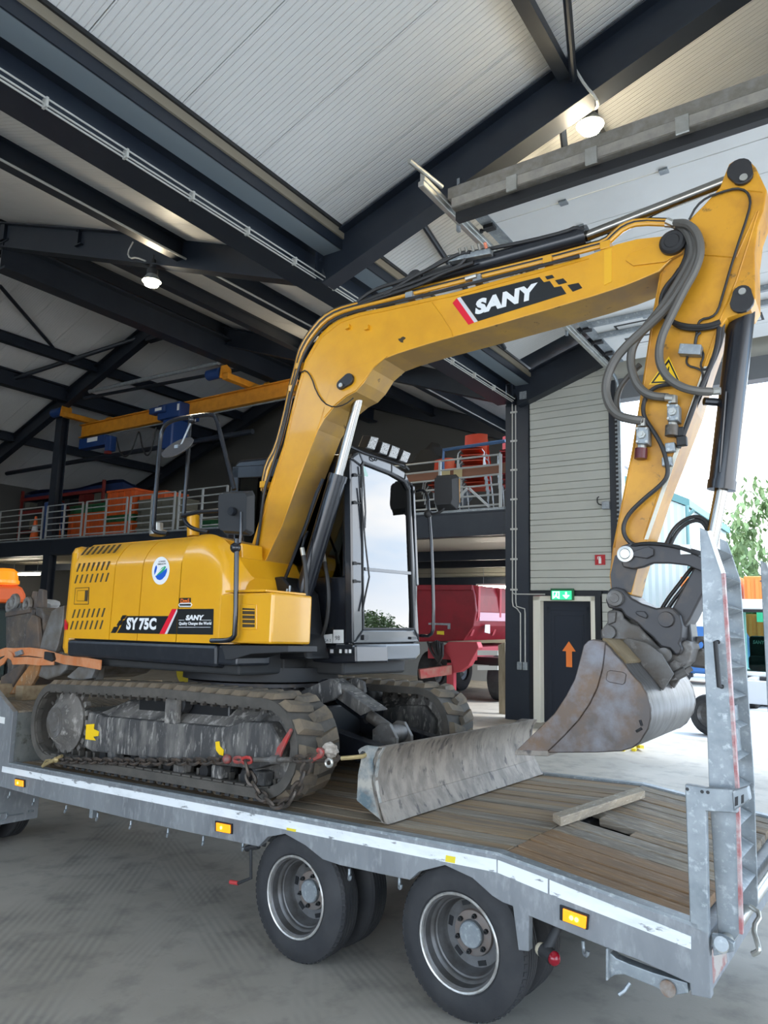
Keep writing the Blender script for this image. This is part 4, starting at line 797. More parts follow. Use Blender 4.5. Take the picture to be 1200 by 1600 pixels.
# decals
wd_ = -1.0015
dc = p4
decal('decal_block', [(178,989),(192,962.5),(265,962.5),(251,990.5)], wd_, M['decblack'], pn[1]); 
for l in ([(173,989),(181.5,988.8),(187,979),(178,979.5)],[(182,977.5),(191,977),(195.5,969),(186.5,969.5)],[(188,967.5),(195.5,967),(198.5,961),(191.5,961.5)]): decal('decal_check', l, wd_-.002, M['decblack'] if l[0][0] != 999 else M['yel'], pn[1])
decal('decal_gap', [(180.5,989.2),(183,989),(199,961),(196.5,961)], wd_-.002, M['yel'], pn[1])
decal('decal_red', [(249,990.6),(257.5,990.6),(276.5,951.5),(269,951.5)], wd_-.002, M['decred'], pn[2])
decal('decal_silver', [(257.5,990.6),(261.5,990.6),(277.5,955),(276.5,951.5)], wd_-.002, M['decgrey'], pn[2])
decal('decal_block', [(261.5,990.6),(275.5,990.9),(277.5,951.5),(277.5,955)], wd_-.002, M['decblack'], pn[2])
decal('decal_block', [(276.5,991),(333,991.8),(334,951.3),(278,951.3)], wd_, M['decblack'], p4)
xd = V((1,0,0)); ud = V((0,0,1))
def lab(name, s, m, par, l0, r0, h_px, w=wd_-.0035, sh=0, bold=.02, up=ud):
    a, b_ = W(*l0,w), W(*r0,w); c = W(l0[0],l0[1]-h_px,w); return text(name, s, m, par, a, b_-a, up, (b_-a).length, (c-a).length, sh, bold)
lab('lettering', 'SY', M['decwhite'], pn[1], (197,984), (214.5,984.3), 19, bold=.05)
lab('lettering', '75C', M['decwhite'], pn[2], (216.5,984.3), (243.5,984.6), 18.6, bold=.05)
lab('lettering', 'SANY', M['decwhite'], p4, (290,969.3), (318.5,969.3), 8.3, sh=.15, bold=.06)
lab('lettering', 'Quality Changes the World', M['decwhite'], p4, (279.5,977.8), (330,977.6), 6, bold=.03)
decal('decal_line', [(279,969.3),(288,969.3),(288,968.7),(279,968.7)], wd_-.002, M['decwhite'], p4); decal('decal_line', [(314,969.3),(330,969.3),(330,968.7),(314,968.7)], wd_-.002, M['decwhite'], p4); decal('decal_line', [(279,980.4),(329,980.4),(329,979.8),(279,979.8)], wd_-.002, M['decwhite'], p4)
decal('decal_plate', [(279.5,949.3),(297.5,949.3),(298.3,934),(280.5,934.4)], wd_, M['decblack'], p4)
lab('lettering', 'DmS', M['decorange'], p4, (282,942), (296,941.7), 6.3, bold=.03)
c0 = W(289,945,-1.004); ob('decal_mark', G().tube([c0+V((.075,0,.012)),c0+V((-.065,0,.012)),c0+V((-.08,0,0)),c0+V((-.065,0,-.014)),c0+V((.075,0,-.014)),c0+V((.088,0,0))],.006,4,closed=True), M['decwhite'], p4, fr=H)
def ell(cx, cy, rx, ry, w, m, t, rot=0, k=28, a0=0, a1=6.28318):
    pts = []
    for i in range(k):
        a = a0+(a1-a0)*i/(k if a1-a0 > 6.2 else k-1); x, y = rx*math.cos(a), ry*math.sin(a); pts.append((cx+x*math.cos(rot)-y*math.sin(rot), cy+x*math.sin(rot)+y*math.cos(rot)))
    return G().prism(px(pts,w),(0,-t,0))
em = ob('emblem', ell(251.3,891.7,13.6,22,-1.0015,0,.0015,.10), M['decwhite'], pn[2], 'oval white emblem with blue and green leaf', fr=H)
ob('emblem_wave', G().prism(px([(242.5,900),(247,898.5),(253,894.5),(258,890),(261,887.5),(260.8,893),(258,900),(253.5,905),(249.5,906.5),(245.5,905)],-1.0035),(0,-.001,0)), M['decblue'], em, fr=H)
ob('emblem_leaf', G().prism(px([(244.5,899.5),(249,892),(253,887),(258,884.5),(259.5,886),(257,890.5),(252,896)],-1.0035),(0,-.001,0)), M['decgreen'], em, fr=H)
ob('emblem_leaf', G().prism(px([(241.5,898.5),(241,892),(243,885),(244.5,883),(245.5,887),(244,893)],-1.0035),(0,-.001,0)), M['decblue'], em, fr=H)
ob('emblem_vein', G().prism(px([(244.5,898.5),(250,891),(256.5,886.5),(250.5,892.5)],-1.005),(0,-.001,0)), M['decwhite'], em, fr=H)
lab('lettering', 'LOWER', M['blackm'], em, (248,879), (258.5,878.3), 2.6, -1.0035, 0, .01); lab('lettering', 'EMISSION', M['blackm'], em, (246.5,883), (259,882), 2.6, -1.0035, 0, .01)
# skirt, step and front box
ob('side_skirt', G().hexa([(-1.675,-.985,.02),(.43,-.985,.0),(.43,-.80,-.02),(-1.675,-.80,0),(-1.675,-1.0,.175),(.43,-1.0,.18),(.43,-.80,.18),(-1.675,-.80,.175)]), M['skirt'], ex, fr=H, bev=.03)
ob('front_skirt', G().box((.43,-.985,.02),(.66,-.6,.18)), M['skirt'], ex, fr=H, bev=.02)
ob('step_plate', G().prism(px([(345,1008),(450,1009),(450,1019),(392,1022),(362,1031),(352,1031)],-1.0),(0,.35,0)), M['blackm'], ex, fr=H, bev=.005)
bx_ = ob('front_box', G().box((.43,-1.0,.20),(1.02,-.52,.60)), M['yel'], ex, fr=H, bev=.02)
ob('box_lid', G().box((.40,-.99,.605),(.93,-.5,.625)), M['yel'], bx_, fr=H, bev=.005)
ob('vent_frame', G().prism(px([(375,944),(402,945),(402,984),(375,984)],-1.0),(0,-.008,0)), M['yel'], bx_, fr=H, bev=.004)
ob('vent_opening', G().prism(px([(379,950),(398,951),(398,980),(379,980)],-1.009),(0,-.002,0)), M['grille'], bx_, fr=H)
for k in range(4): y_ = 953+6.8*k; ob('vent_slat', G().prism(px([(379,y_),(398,y_+.5),(398,y_+2),(379,y_+1.5)],-1.011),(0,-.006,0)), M['yel'], bx_, fr=H)
ob('tank_cover', G().prism(px([(300,838),(340,838),(378,849),(378,926),(300,926)],-.74),(0,.26,0)), M['yel'], ex, fr=H, bev=.01)
ob('valve_cover', G().prism(px([(381,898),(396,897),(400,902),(400,921),(380,921)],-.5),(0,.2,0)), M['blackm'], ex, fr=H, bev=.01)
ob('exhaust_stack', G().cyl(W(302,838,-.35),W(302,806,-.35),.062,n=20), M['yel'], ex, fr=H)
ob('filler_cap', G().cyl(W(247,832,-.6),W(247,818,-.6),.05,n=14).cyl(W(247,836,-.6),W(247,830,-.6),.085,n=14), M['zinc'], ex, fr=H)
# handrails and mirrors
tb = lambda l, w, r, sub=2: G().tube(px(l,w), r, 10, sub)
hr = ob('hand_rail', tb([(262,834),(243,832),(239,826),(249,700),(253,668),(270,656),(300,651),(330,647),(338,652),(345,680),(366,765)],-.75,.021), M['gloss'], ex, fr=H)
ob('rail_post', tb([(297,655),(293,730),(287,800),(288,815),(300,826),(325,832)],-.70,.019), M['gloss'], hr, fr=H)
ob('rail_bar', tb([(285,806),(310,800),(352,797)],-.72,.019,0), M['gloss'], hr, fr=H)
c0 = W(300,656,-.76); ob('clamp_ball', G().sph(c0,.04,12), M['gloss'], hr, fr=H)
mc = W(278,700,-.82); ax_ = (H.inverted().to_3x3() @ (-_f*.5+(-_r*.42-_d*.9)*.86)).normalized()
rm = ob('round_mirror', G().lathe(mc,ax_,[(-.03,0),(-.02,.13),(0,.165),(.012,.165),(.014,.0)],36), M['blackm'], ex, fr=H); rm.data.materials[0] = mat('grey mirror back', (.07,.07,.075), .55)
ob('mirror_stalk', G().cyl(c0,mc-ax_*.02,.009,n=8).box(mc-V((.025,.025,.025)),mc+V((.025,.025,.025))), M['galv'], rm, fr=H)
ms = ob('mirror_pole', tb([(370,842),(368,990),(363,998),(352,1001),(330,1001)],-1.06,.020,1), M['gloss'], ex, fr=H)
ob('pole_joint', G().sph(W(368,856,-1.06),.045,12), M['gloss'], ms, fr=H); ob('pole_joint', tb([(370,842),(371,852),(376,846),(377,800)],-1.06,.013,1), M['gloss'], ms, fr=H)
def mirror(pts, w, name='side_mirror', dw=.08):
    p = px(pts, w); c = sum(p,V((0,0,0)))/len(p); back = [c+(q-c)*.86+V((-.01,-dw*.7,0)) for q in p]
    m = len(p); g = G().add(p+back,[(i,(i+1)%m,(i+1)%m+m,i+m) for i in range(m)]+[tuple(range(m)),tuple(range(2*m-1,m-1,-1))])
    return ob(name, g, M['blackm'], ex, fr=H, bev=.008), c
m1, c = mirror([(350,770),(394,768),(397,774),(396,832),(392,836),(352,833),(348,828),(348,776)],-1.0)
ob('mirror_socket', G().cyl(c+V((.02,-.07,0)),c+V((.02,-.105,0)),.035,n=14), M['gloss'], m1, fr=H)
# ---------------- cab
cb = bpy.data.objects.new('cab', None); COL.objects.link(cb); cb.parent = ex; BASE[cb.name] = BASE[ex.name]
UF = 1.12
uq = lambda l, u=UF: [U(a,b,u) for a, b in l]
out = uq([(548,716),(561,706),(612,724),(634,738),(642,758),(656,1004),(552,1006)]); inn = uq([(564,728),(567,722),(612,739),(632,750),(640,764),(648,984),(567,984)])
g = G(); m = len(out)
for i in range(m):
    j = (i+1)%m; a, b_, c, d = out[i], out[j], inn[j], inn[i]; bk = V((-.09,0,0)); g.hexa([a+bk,b_+bk,c+bk,d+bk,a,b_,c,d])
ob('front_frame', g, M['cabgloss'], cb, fr=H, bev=.018)
gi = V((-.02,0,0))
seal = uq([(566,731),(569,725),(612,742),(631,753),(638,766),(646,981),(569,981)]); g = G()
for i in range(m):
    j = (i+1)%m; g.hexa([inn[i]+gi,inn[j]+gi,seal[j]+gi,seal[i]+gi,inn[i]-gi*.2,inn[j]-gi*.2,seal[j]-gi*.2,seal[i]-gi*.2])
ob('window_seal', g, M['blackm'], cb, fr=H)
ob('windscreen_pane', G().prism([p+gi for p in uq([(566,731),(569,725),(612,742),(631,753),(638,766),(643,893),(568,886)])],(-.005,0,0)), M['wind'], cb, fr=H)
ob('lower_pane', G().prism([p+gi for p in uq([(568,891),(643.5,898),(646,981),(569,981)])],(-.005,0,0)), M['wind'], cb, fr=H)
ob('pane_divider', G().prism(uq([(567,886),(644,893.5),(644,898),(567,891)]),(-.03,0,0)), M['cabgloss'], cb, fr=H)
rT = lambda u: 2.07-.075*(u+.5)
sp = [(-.52,.2),(1.06,.2),(1.10,.3),(1.08,1.7),(1.02,1.9),(.9,1.97),(.0,2.05),(-.45,2.06),(-.52,1.98)]
WR, WL = -.06, 1.06
ob('roof_panel', G().prism([(-.52,WR+.02,1.95),(1.0,WR+.02,1.83),(.98,WR+.02,1.90),(.90,WR+.02,1.955),(-.0,WR+.02,2.04),(-.44,WR+.02,2.06),(-.52,WR+.02,2.02)],(0,WL-WR-.04,0)), M['gloss'], cb, fr=H, bev=.04)
for w0 in (WR, WL-.05):
    g = G().box((-.52,w0,.2),(-.42,w0+.05,1.98)); g.box((-.52,w0,.2),(1.08,w0+.05,.80)); g.hexa([(.97,w0,.8),(1.10,w0,.8),(1.10,w0+.05,.8),(.97,w0+.05,.8),(.93,w0,1.88),(1.03,w0,1.84),(1.03,w0+.05,1.84),(.93,w0+.05,1.88)]); g.hexa([(-.52,w0,1.86),(1.03,w0,1.74),(1.03,w0+.05,1.74),(-.52,w0+.05,1.86),(-.52,w0,1.99),(1.0,w0,1.88),(1.0,w0+.05,1.88),(-.52,w0+.05,1.99)]); g.box((.28,w0,.8),(.33,w0+.05,1.85))
    ob('side_frame', g, M['gloss'], cb, fr=H, bev=.01)
    ob('side_pane', G().box((-.44,w0+.02,.78),(1.0,w0+.026,1.88)), M['sideglass'], cb, fr=H)
ob('rear_wall', G().box((-.54,WR,.2),(-.50,WL,1.3)), M['blackm'], cb, fr=H); ob('rear_pane', G().box((-.53,WR+.05,1.3),(-.524,WL-.05,1.95)), M['sideglass'], cb, fr=H)
ob('cab_floor', G().box((-.5,WR+.03,.18),(1.05,WL-.03,.24)), M['blackm'], cb, fr=H)
ob('operator_seat', G().box((-.25,.25,.45),(.3,.75,.62)).box((-.32,.25,.55),(-.18,.75,1.35)).box((-.30,.36,1.35),(-.2,.64,1.55)), M['blackm'], cb, fr=H, bev=.04)
ob('seat_base', G().box((-.2,.3,.24),(.25,.7,.45)), M['blackm'], cb, fr=H, bev=.02)
for w0 in (.12,.8): ob('console', G().box((-.1,w0,.24),(.45,w0+.13,.75)), M['blackm'], cb, fr=H, bev=.03)  # consoles and seat are boxes added to darken the inside of the cab
ob('control_levers', G().cyl((.6,.45,.24),(.66,.45,.72),.012).cyl((.6,.58,.24),(.66,.58,.72),.012), M['blackm'], cb, fr=H)
ob('front_sill', G().prism(uq([(553,1007),(657,1005),(658,1022),(650,1031),(556,1036)],UF+.03),(-.22,0,0)), M['cabgloss'], cb, fr=H, bev=.02)
ob('side_sill', G().prism(px([(488,1009),(556,1008),(557,1036),(520,1037),(488,1034)],WR-.02),(0,.5,0)), M['gloss'], cb, fr=H, bev=.015)
ob('warning_plate', G().prism(px([(505,1012),(551,1013),(551,1023),(505,1022.5)],WR-.022),(0,-.003,0)), M['decblack'], cb, fr=H)
for a, b_ in ((507,512),(516,521),(530,534),(539,543),(545,549)): ob('plate_mark', G().prism(px([(a,1014.5),(b_,1014.7),(b_,1020.5),(a,1020.3)],WR-.026),(0,-.001,0)), M['decwhite'] if a in (530,545) else M['redp'] if a == 507 else M['decgrey'], cb, fr=H)
stq = ob('white_sticker', G().prism(px([(505,992),(519.5,990.5),(519.5,1005),(504,1005)],WR-.001),(0,-.002,0)), M['decwhite'], cb, fr=H); 
st2 = ob('white_sticker', G().prism(px([(521,984),(537,984),(537,1005),(520.5,1005)],WR-.001),(0,-.002,0)), M['decwhite'], cb, fr=H)
lab('lettering', '98', M['blackm'], st2, (523.5,1000.5), (531,1000.3), 7, WR-.004, 0, 0)
lab('lettering', 'CA 2', M['blackm'], stq, (506.5,1002.5), (517,1002.5), 4, WR-.004, 0, 0)
ob('placard', G().prism(px([(499,981),(521,981),(521,990),(499,992)],WR-.001),(0,-.002,0)), M['decblack'], cb, fr=H)
# wiper, hinges, triangle, front mirror bracket
ob('wiper', G().tube(uq([(563,762),(566,790),(571,850),(577,902)],UF+.02),.008,6).tube(uq([(566,728),(568,745),(571,800),(570,825)],UF+.025),.009,6).tube(uq([(577,902),(572,925),(566,955)],UF+.02),.009,6), M['black'], cb, fr=H)
for y_ in (742,785,880,908): ob('hinge_bolt', G().cyl(U(555,y_,UF),U(555,y_,UF+.035),.016,n=10).cyl(U(563,y_+1,UF+.02),U(555,y_,UF+.02),.009,n=8), M['black'], cb, fr=H)
ob('door_handle', G().prism(uq([(566,992),(573,993),(573,1000),(566,1000)]),(.02,0,0)).prism(uq([(640,995),(649,995),(649,999),(640,999)]),(.02,0,0)), M['black'], cb, fr=H)
ob('view_triangle', G().prism([p+V((.003,0,0)) for p in uq([(568,728),(575,744),(566,745)])],(.002,0,0)), mat('pale green sticker', (.35,.55,.50), .5), cb, fr=H)
gr = ob('front_grab_bar', tb([(650,768),(660,765),(668,772),(670,800),(675,860),(678,980),(673,994),(656,993)],1.12,.017,1), M['gloss'], cb, fr=H)
ob('bar_clamp', G().sph(W(669,803,1.12),.045,12), M['blackm'], gr, fr=H); ob('mirror_arm', tb([(669,803),(680,803),(690,799),(697,790),(697,770)],1.12,.014,1), M['blackm'], gr, fr=H)
p = px([(683,744),(712,742),(716,746),(717,785),(714,796),(685,798),(682,790),(682,750)],1.14); c = sum(p,V((0,0,0)))/8
m2 = ob('side_mirror', G().add(p+[c+(q-c)*.75+V((.0,-.09,0)) for q in p],[(i,(i+1)%8,(i+1)%8+8,i+8) for i in range(8)]+[tuple(range(8)),tuple(range(15,7,-1))]), M['blackm'], ex, fr=H, bev=.006)
ob('mirror_glass', G().prism(px([(713,746),(716.5,748),(717,785),(714,794)],1.15),(.01,.01,0)), M['mirror'], m2, fr=H)
# work lights
lbar = ob('light_bar', G().tube(uq([(545,697),(570,708),(632,728),(638,734)],UF-.12),.016,8), M['black'], cb, fr=H)
for q in ([(579,681),(592,684),(585,704),(571,700)],[(597,690),(610,694),(604,712),(591,708)],[(612,695),(625,700),(619,718),(605,714)],[(630,703),(642,708),(635,724),(623,720)]):
    f_ = uq(q,UF-.05); wl_ = ob('work_light', G().prism(f_,(-.09,0,.02)), M['black'], cb, fr=H, bev=.006)
    c = sum(f_,V((0,0,0)))/4; ff = [c+(p-c)*.86+V((.004,0,0)) for p in f_]
    ob('lens', G().prism(ff,(.003,0,0)), mat('led lens', (.40,.41,.41), .35, c2=(.14,.14,.14), sc=70, lo=.48, hi=.56) if 'led lens' not in bpy.data.materials else bpy.data.materials['led lens'], wl_, fr=H)
for y_ in ((583,719),(628,731)): ob('light_cable', G().tube([U(y_[0]-6,y_[1]-6,UF),U(y_[0],y_[1],UF+.02),U(y_[0]+6,y_[1]+1,UF+.02),U(y_[0]+5,y_[1]-5,UF)],.006,5,1), M['hose'], cb, fr=H)
# ---------------- boom
WB, DB = -.44, .34          # near face and width of the boom
boom_px = [(380,893),(401,825),(422,757),(443,693),(453,648),(464,606),(476,563),(489,540),(500,522),(514,508),(530,498),(560,488),(600,480),(677,463),(710,456),(800,431),(860,415),(920,398),(964,381),(995,373),(1033,369),(1054,366),(1066,371),(1073,383),(1066,395),(1050,404),(1030,424),(1000,437),(975,447),(930,462),(860,483),(760,512),(667,538),(620,553),(600,561),(582,577),(569,598),(556,612),(541,620),(524,634),(507,655),(497,672),(468,745),(440,823),(402,904)]
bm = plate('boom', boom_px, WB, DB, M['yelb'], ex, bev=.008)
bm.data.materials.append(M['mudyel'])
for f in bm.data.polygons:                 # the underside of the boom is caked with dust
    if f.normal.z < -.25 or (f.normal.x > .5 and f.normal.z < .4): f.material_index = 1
def seamline(l, w=WB-.002, r=.004): return G().tube(px(l,w), r, 4)
ob('weld_seam', seamline([(402,903),(440,822),(470,741),(497,668),(508,633)]), M['yelb'], bm, fr=H)
ob('weld_seam', seamline([(385,893),(426,758),(447,694),(457,649),(468,607),(480,565),(493,543),(503,527),(532,504),(561,494),(601,486),(678,469),(711,462),(801,437),(861,421),(920,404)]), M['yelb'], bm, fr=H)
ob('reinforcing_plate', G().prism(px([(508,634),(520,600),(532,585),(550,574),(580,566),(606,557),(585,574),(569,596),(556,611),(541,619),(524,633),(507,653)],WB),(0,-.012,0)), M['yelb'], bm, fr=H, bev=.003)
ob('weld_seam', seamline([(675,472),(690,492),(706,518),(708,527)]), M['yelb'], bm, fr=H)
ob('end_plate', G().prism(px([(978,408),(984,397),(1030,378),(1046,366),(1066,376),(1066,394),(1050,404),(1040,410),(990,416)],WB),(0,-.012,0)), M['yelb'], bm, fr=H, bev=.003)
ob('end_band', G().prism(px([(944,392),(956,388),(956,440),(944,446)],WB),(0,-.004,0)), mat('lighter yellow patch', (.80,.43,.02), .35), bm, fr=H)
def pincap(c0, c1, r0, r1, w, name='pin_cap', par=None, m='pin'):
    a, b_ = W(*c0,w), W(*c1,w); d = b_-a; n = math.atan2(d.z,d.x); pts = []
    for k in range(9): t = n+math.pi/2+math.pi*k/8; pts.append(a+V((math.cos(t),0,math.sin(t)))*r0)
    for k in range(9): t = n-math.pi/2+math.pi*k/8; pts.append(b_+V((math.cos(t),0,math.sin(t)))*r1)
    return ob(name, G().prism(pts,(0,-.03,0)), M[m], par, fr=H, bev=.005)
c_ = pincap((535,602),(546,594),.045,.055,WB-.012,par=bm); q = W(533,602,WB-.05); ob('bolt_head', G().cyl(q,q+V((0,-.012,0)),.02,n=8), M['zinc'], c_, fr=H)
q = W(1052,381,WB-.012); ob('pin_cap', G().lathe(q,(0,-1,0),[(0,.085),(.03,.085),(.045,.07),(.045,.05),(.05,.045),(.05,0)],28), M['pin'], bm, fr=H)
for x, y in ((545,512),(575,513)): a = W(x,y,WB); ob('hose_lug', G().box(a+V((-.02,-.03,-.02)),a+V((.02,0,.02))), M['yelb'], bm, fr=H)
q = W(628,531,WB-.001); ob('oil_stain', G().prism([q+V((.03*math.cos(k)*(1+.5*math.sin(3*k)),0,.025*math.sin(k)*(1+.4*math.cos(5*k)))) for k in [i*.52 for i in range(12)]],(0,-.001,0)), M['grille'], bm, fr=H)
# boom lettering
bw = WB-.0015
bd = ob('decal_block', G().prism(px([(719.5,464),(843,433),(850,441),(859,439),(866,449),(877,447),(885,459),(747,502)],bw),(0,-.001,0)), M['decblack'], bm, fr=H)
ob('decal_red', G().prism(px([(707,473.5),(714,466),(741,504),(732,507.5)],bw),(0,-.001,0)), M['decred'], bm, fr=H)
ob('decal_silver', G().prism(px([(714,466),(719.5,464.3),(746.5,502.2),(741,504)],bw),(0,-.001,0)), M['decgrey'], bm, fr=H)
for l in ([(851.5,432),(863,429.5),(866.5,434),(855,437)],[(867,438),(880,435),(886.5,441.5),(873,445)],[(886.5,445.5),(904,442),(910,450),(895,456)]): ob('decal_check', G().prism(px(l,bw),(0,-.001,0)), M['decblack'], bm, fr=H)
a, b_ = W(742.5,492.5,bw-.0025), W(836,467,bw-.0025); up = W(744,468.5,bw-.0025)-a
text('lettering', 'SANY', M['decwhite'], bm, a, b_-a, up, (b_-a).length*1.05, up.length*1.0, .10, .06)
# pipes and hoses along the back of the boom
ptop = [(411,770),(413,750),(418,728),(432,703),(445,655),(455,607),(462,583),(468,555),(477,536),(488,520),(505,500),(527,487),(560,478),(620,463),(740,433),(860,404),(915,389),(946,381),(960,367),(974,355),(997,347),(1049,349)]
for dx, dy, w, m, r in ((2,2,-.40,'yelb',.017),(0,-1,-.36,'hose',.014),(-1,-3,-.30,'yelb',.017),(-2,-5,-.24,'hose',.015)):
    ob('boom_pipe', G().tube(px([(x+dx,y+dy) for x, y in ptop],w), r, 8, 1), M[m], bm, fr=H)
ob('boom_hose', G().tube(px([(398,862),(403,845),(409,800),(413,765),(424,735),(438,690),(448,650),(454,618),(464,586),(472,560),(484,537),(508,508),(532,494),(560,485),(640,467),(710,450),(800,427),(905,400)],-.46), .014, 6, 1), M['hose'], bm, fr=H)
ob('boom_hose', G().tube(px([(470,582),(478,578),(487,590),(494,612),(506,630),(522,637),(540,632),(552,622)],-.455), .006, 5, 1), M['hose'], bm, fr=H)
for x, y in ((457,607),(468,572),(412,757),(404,853),(640,462),(746,436),(856,408),(946,384)): a = W(x,y,-.42); ob('pipe_clamp', G().box(a+V((-.035,-.02,-.03)),a+V((.035,.3,.03))), M['yel'] if x < 500 or x > 800 else M['galv'], bm, fr=H, bev=.005)
for x, y, x2, y2 in ((401,862,398,890),(745,431,728,436),(1040,351,1058,352)): ob('hose_fitting', G().cyl(W(x,y,-.44),W(x2,y2,-.44),.020,n=8), M['zinc'], bm, fr=H)
ob('pipe_bracket', G().prism(px([(612,464),(648,446),(660,445),(666,450),(660,456),(652,453),(630,465)],-.34),(0,.06,0)), M['yelb'], bm, fr=H, bev=.004)
ob('valve_block', G().prism(px([(697,400),(765,387),(766,396),(700,409)],-.40),(0,.10,0)), M['galv'], bm, fr=H, bev=.008)
for k in range(5): a = W(720+10*k,397-2.3*k,-.40); ob('valve_port', G().cyl(a,a+V((0,-.03,.035)),.014,n=8), M['zinc'] if k != 4 else mat('orange cap', (.75,.25,.15), .5), bm, fr=H)
for l in ([(560,470),(585,452),(625,440),(665,424),(700,405),(722,395),(735,394)],[(560,474),(600,458),(645,442),(690,424),(715,418),(728,405)],[(558,478),(600,463),(660,444),(690,428),(712,420),(740,410)],[(600,462),(640,436),(668,422),(690,408),(700,403)]):
    ob('boom_hose', G().tube(px(l,-.40), .017, 7, 2), M['hose'], bm, fr=H)
# arm cylinder on top, boom cylinder below
def cyl2(n1, a, m_, b_, r, r2, par, m1='gloss'):
    ob(n1, G().cyl(a,m_,r,n=24).cyl(m_-(m_-a).normalized()*.06,m_,r*1.08,n=24), M[m1], par, fr=H, sharp=30)
    ob('cylinder_rod', G().cyl(m_,b_,r2,n=18), M['chrome'], par, fr=H)
a, m_, b_ = W(655,441,-.27), W(918,369,-.27), W(1150,278,-.27)
cyl2('arm_cylinder', a, m_, b_, .078, .040, bm)
ob('cylinder_eye', G().cyl(a+V((0,-.09,0)),a+V((0,.09,0)),.075,n=18), M['pin'], bm, fr=H)
ob('boom_hose', G().tube(px([(700,402),(760,390),(830,376),(885,362),(900,355),(912,360)],-.34), .016, 7, 1), M['hose'], bm, fr=H)
a, m_, b_ = W(457,988,-.27), W(529,742,-.27), W(566,598,-.27)
cyl2('boom_cylinder', a, m_, b_, .082, .045, bm)
ob('cylinder_eye', G().cyl(a+V((0,-.12,0)),a+V((0,.10,0)),.095,n=22), M['pin'], bm, fr=H); ob('cylinder_eye', G().cyl(b_+V((0,-.07,0)),b_+V((0,.07,0)),.07,n=18), M['linkdark'], bm, fr=H)
ob('cylinder_pipe', G().tube(px([(430,945),(445,905),(478,820),(495,770),(505,748)],-.38),.016,7), M['gloss'], bm, fr=H)
ob('boom_foot', G().prism(px([(400,905),(440,900),(462,925),(470,990),(480,1030),(420,1030),(410,960)],-.42),(0,.32,0)), M['black'], ex, fr=H, bev=.02)
for l, w in (([(474,868),(477,885),(479,920),(476,955),(468,980),(456,998)],-.45),([(507,878),(512,905),(514,935),(511,970),(503,995),(484,1013)],-.14)):
    h_ = ob('lift_hose', G().tube(px(l,w), .019, 8, 2), M['hose'], ex, fr=H)
    c = [W(*p,w) for p in l]; ob('hose_fitting', G().cyl(c[0]+(c[0]-c[1])*.7,c[0],.020,n=8), M['zinc'], h_, fr=H); ob('hose_fitting', G().tube([c[0]+(c[0]-c[1])*.7,c[0]+(c[0]-c[1])*1.6+V((0,.05,0)),c[0]+(c[0]-c[1])*2.4+V((0,.12,0))],.012,6), M['gloss'], h_, fr=H)
for l in ([(449,920),(446,938),(450,952),(447,968)],[(459,927),(455,940),(449,950),(450,962)],[(453,915),(452,930),(456,945)]): ob('pilot_line', G().tube(px(l,-.46), .010, 6, 1), M['galv'], ex, fr=H)
# ---------------- arm
WA, DA = -.41, .28
arm_px = [(1134,268),(1139,256),(1148,250),(1159,248.5),(1171,251),(1180,260),(1185,270),(1198,297),(1193,330),(1184,355),(1179,394),(1180,466),(1172,480),(1156,489),(1136,497),(1125,512),(1105,571),(1085,640),(1058,710),(1032,776),(1010,843),(993,900),(986,930),(955,926),(952,900),(957,854),(975,763),(986,707),(1003,600),(1018,496),(1031,425),(1050,398),(1077,343),(1100,320),(1125,292)]
ar = plate('arm', arm_px, WA, DA, M['yelarm'], ex, bev=.008)
ar.data.materials.append(M['mudyel'])
for l in ([(1078,346),(1052,400),(1034,428),(1021,497),(1006,600),(989,708),(978,765),(960,856)],[(1128,296),(1192,300)],[(1185,330),(1150,440),(1120,512),(1100,572),(1054,706),(1028,774),(1006,842)],[(1095,398),(1145,402)],[(1150,402),(1182,330)]): ob('weld_seam', seamline(l,WA-.001,.005), M['yelarm'], ar, fr=H)
ob('side_strip', G().prism(px([(1100,573),(1106,573),(1013,843),(1007,843)],WA),(0,-.006,0)), M['cream'], ar, 'pale edge of the arm', fr=H)  # pale strip along the right edge of the lower arm
c_ = pincap((1156,268),(1161,277),.075,.062,WA-.001,par=ar); q = W(1162,278,WA-.032); ob('bolt_head', G().cyl(q,q+V((0,-.012,0)),.024,n=12), M['zinc'], c_, fr=H)
c_ = pincap((1160,474),(1160,461),.07,.055,WA-.001,par=ar); q = W(1160,456,WA-.032); ob('bolt_head', G().cyl(q,q+V((0,-.012,0)),.022,n=12), M['zinc'], c_, fr=H)
ob('wear_patch', G().prism(px([(961,868),(1005,858),(993,900),(986,926),(956,922),(954,898)],WA),(0,-.003,0)), M['linkdark'], ar, 'greasy dark lower end of the arm', fr=H)
# warning triangle
tw = ob('warning_triangle', G().prism(px([(1045,557),(1064,599),(1014,601)],WA-.001),(0,-.0015,0)), M['warn'], ar, 'yellow warning triangle', fr=H)
def ring(o_, i_, w, t): 
    g = G(); n = len(o_); A, B_ = px(o_,w), px(i_,w)
    for k in range(n): j = (k+1)%n; d = V((0,-t,0)); g.hexa([A[k],A[j],B_[j],B_[k],A[k]+d,A[j]+d,B_[j]+d,B_[k]+d])
    return g
ob('triangle_border', ring([(1045,561),(1062,597),(1017,599)],[(1045,566),(1058.5,595),(1021.5,596.5)],WA-.003,.001), M['decblack'], tw, fr=H)
ob('triangle_symbol', G().prism(px([(1044,574),(1046,572),(1045,582),(1048,588),(1046,592),(1036,594),(1035,589),(1041,590),(1042,582)],WA-.003),(0,-.001,0)), M['decblack'], tw, fr=H)
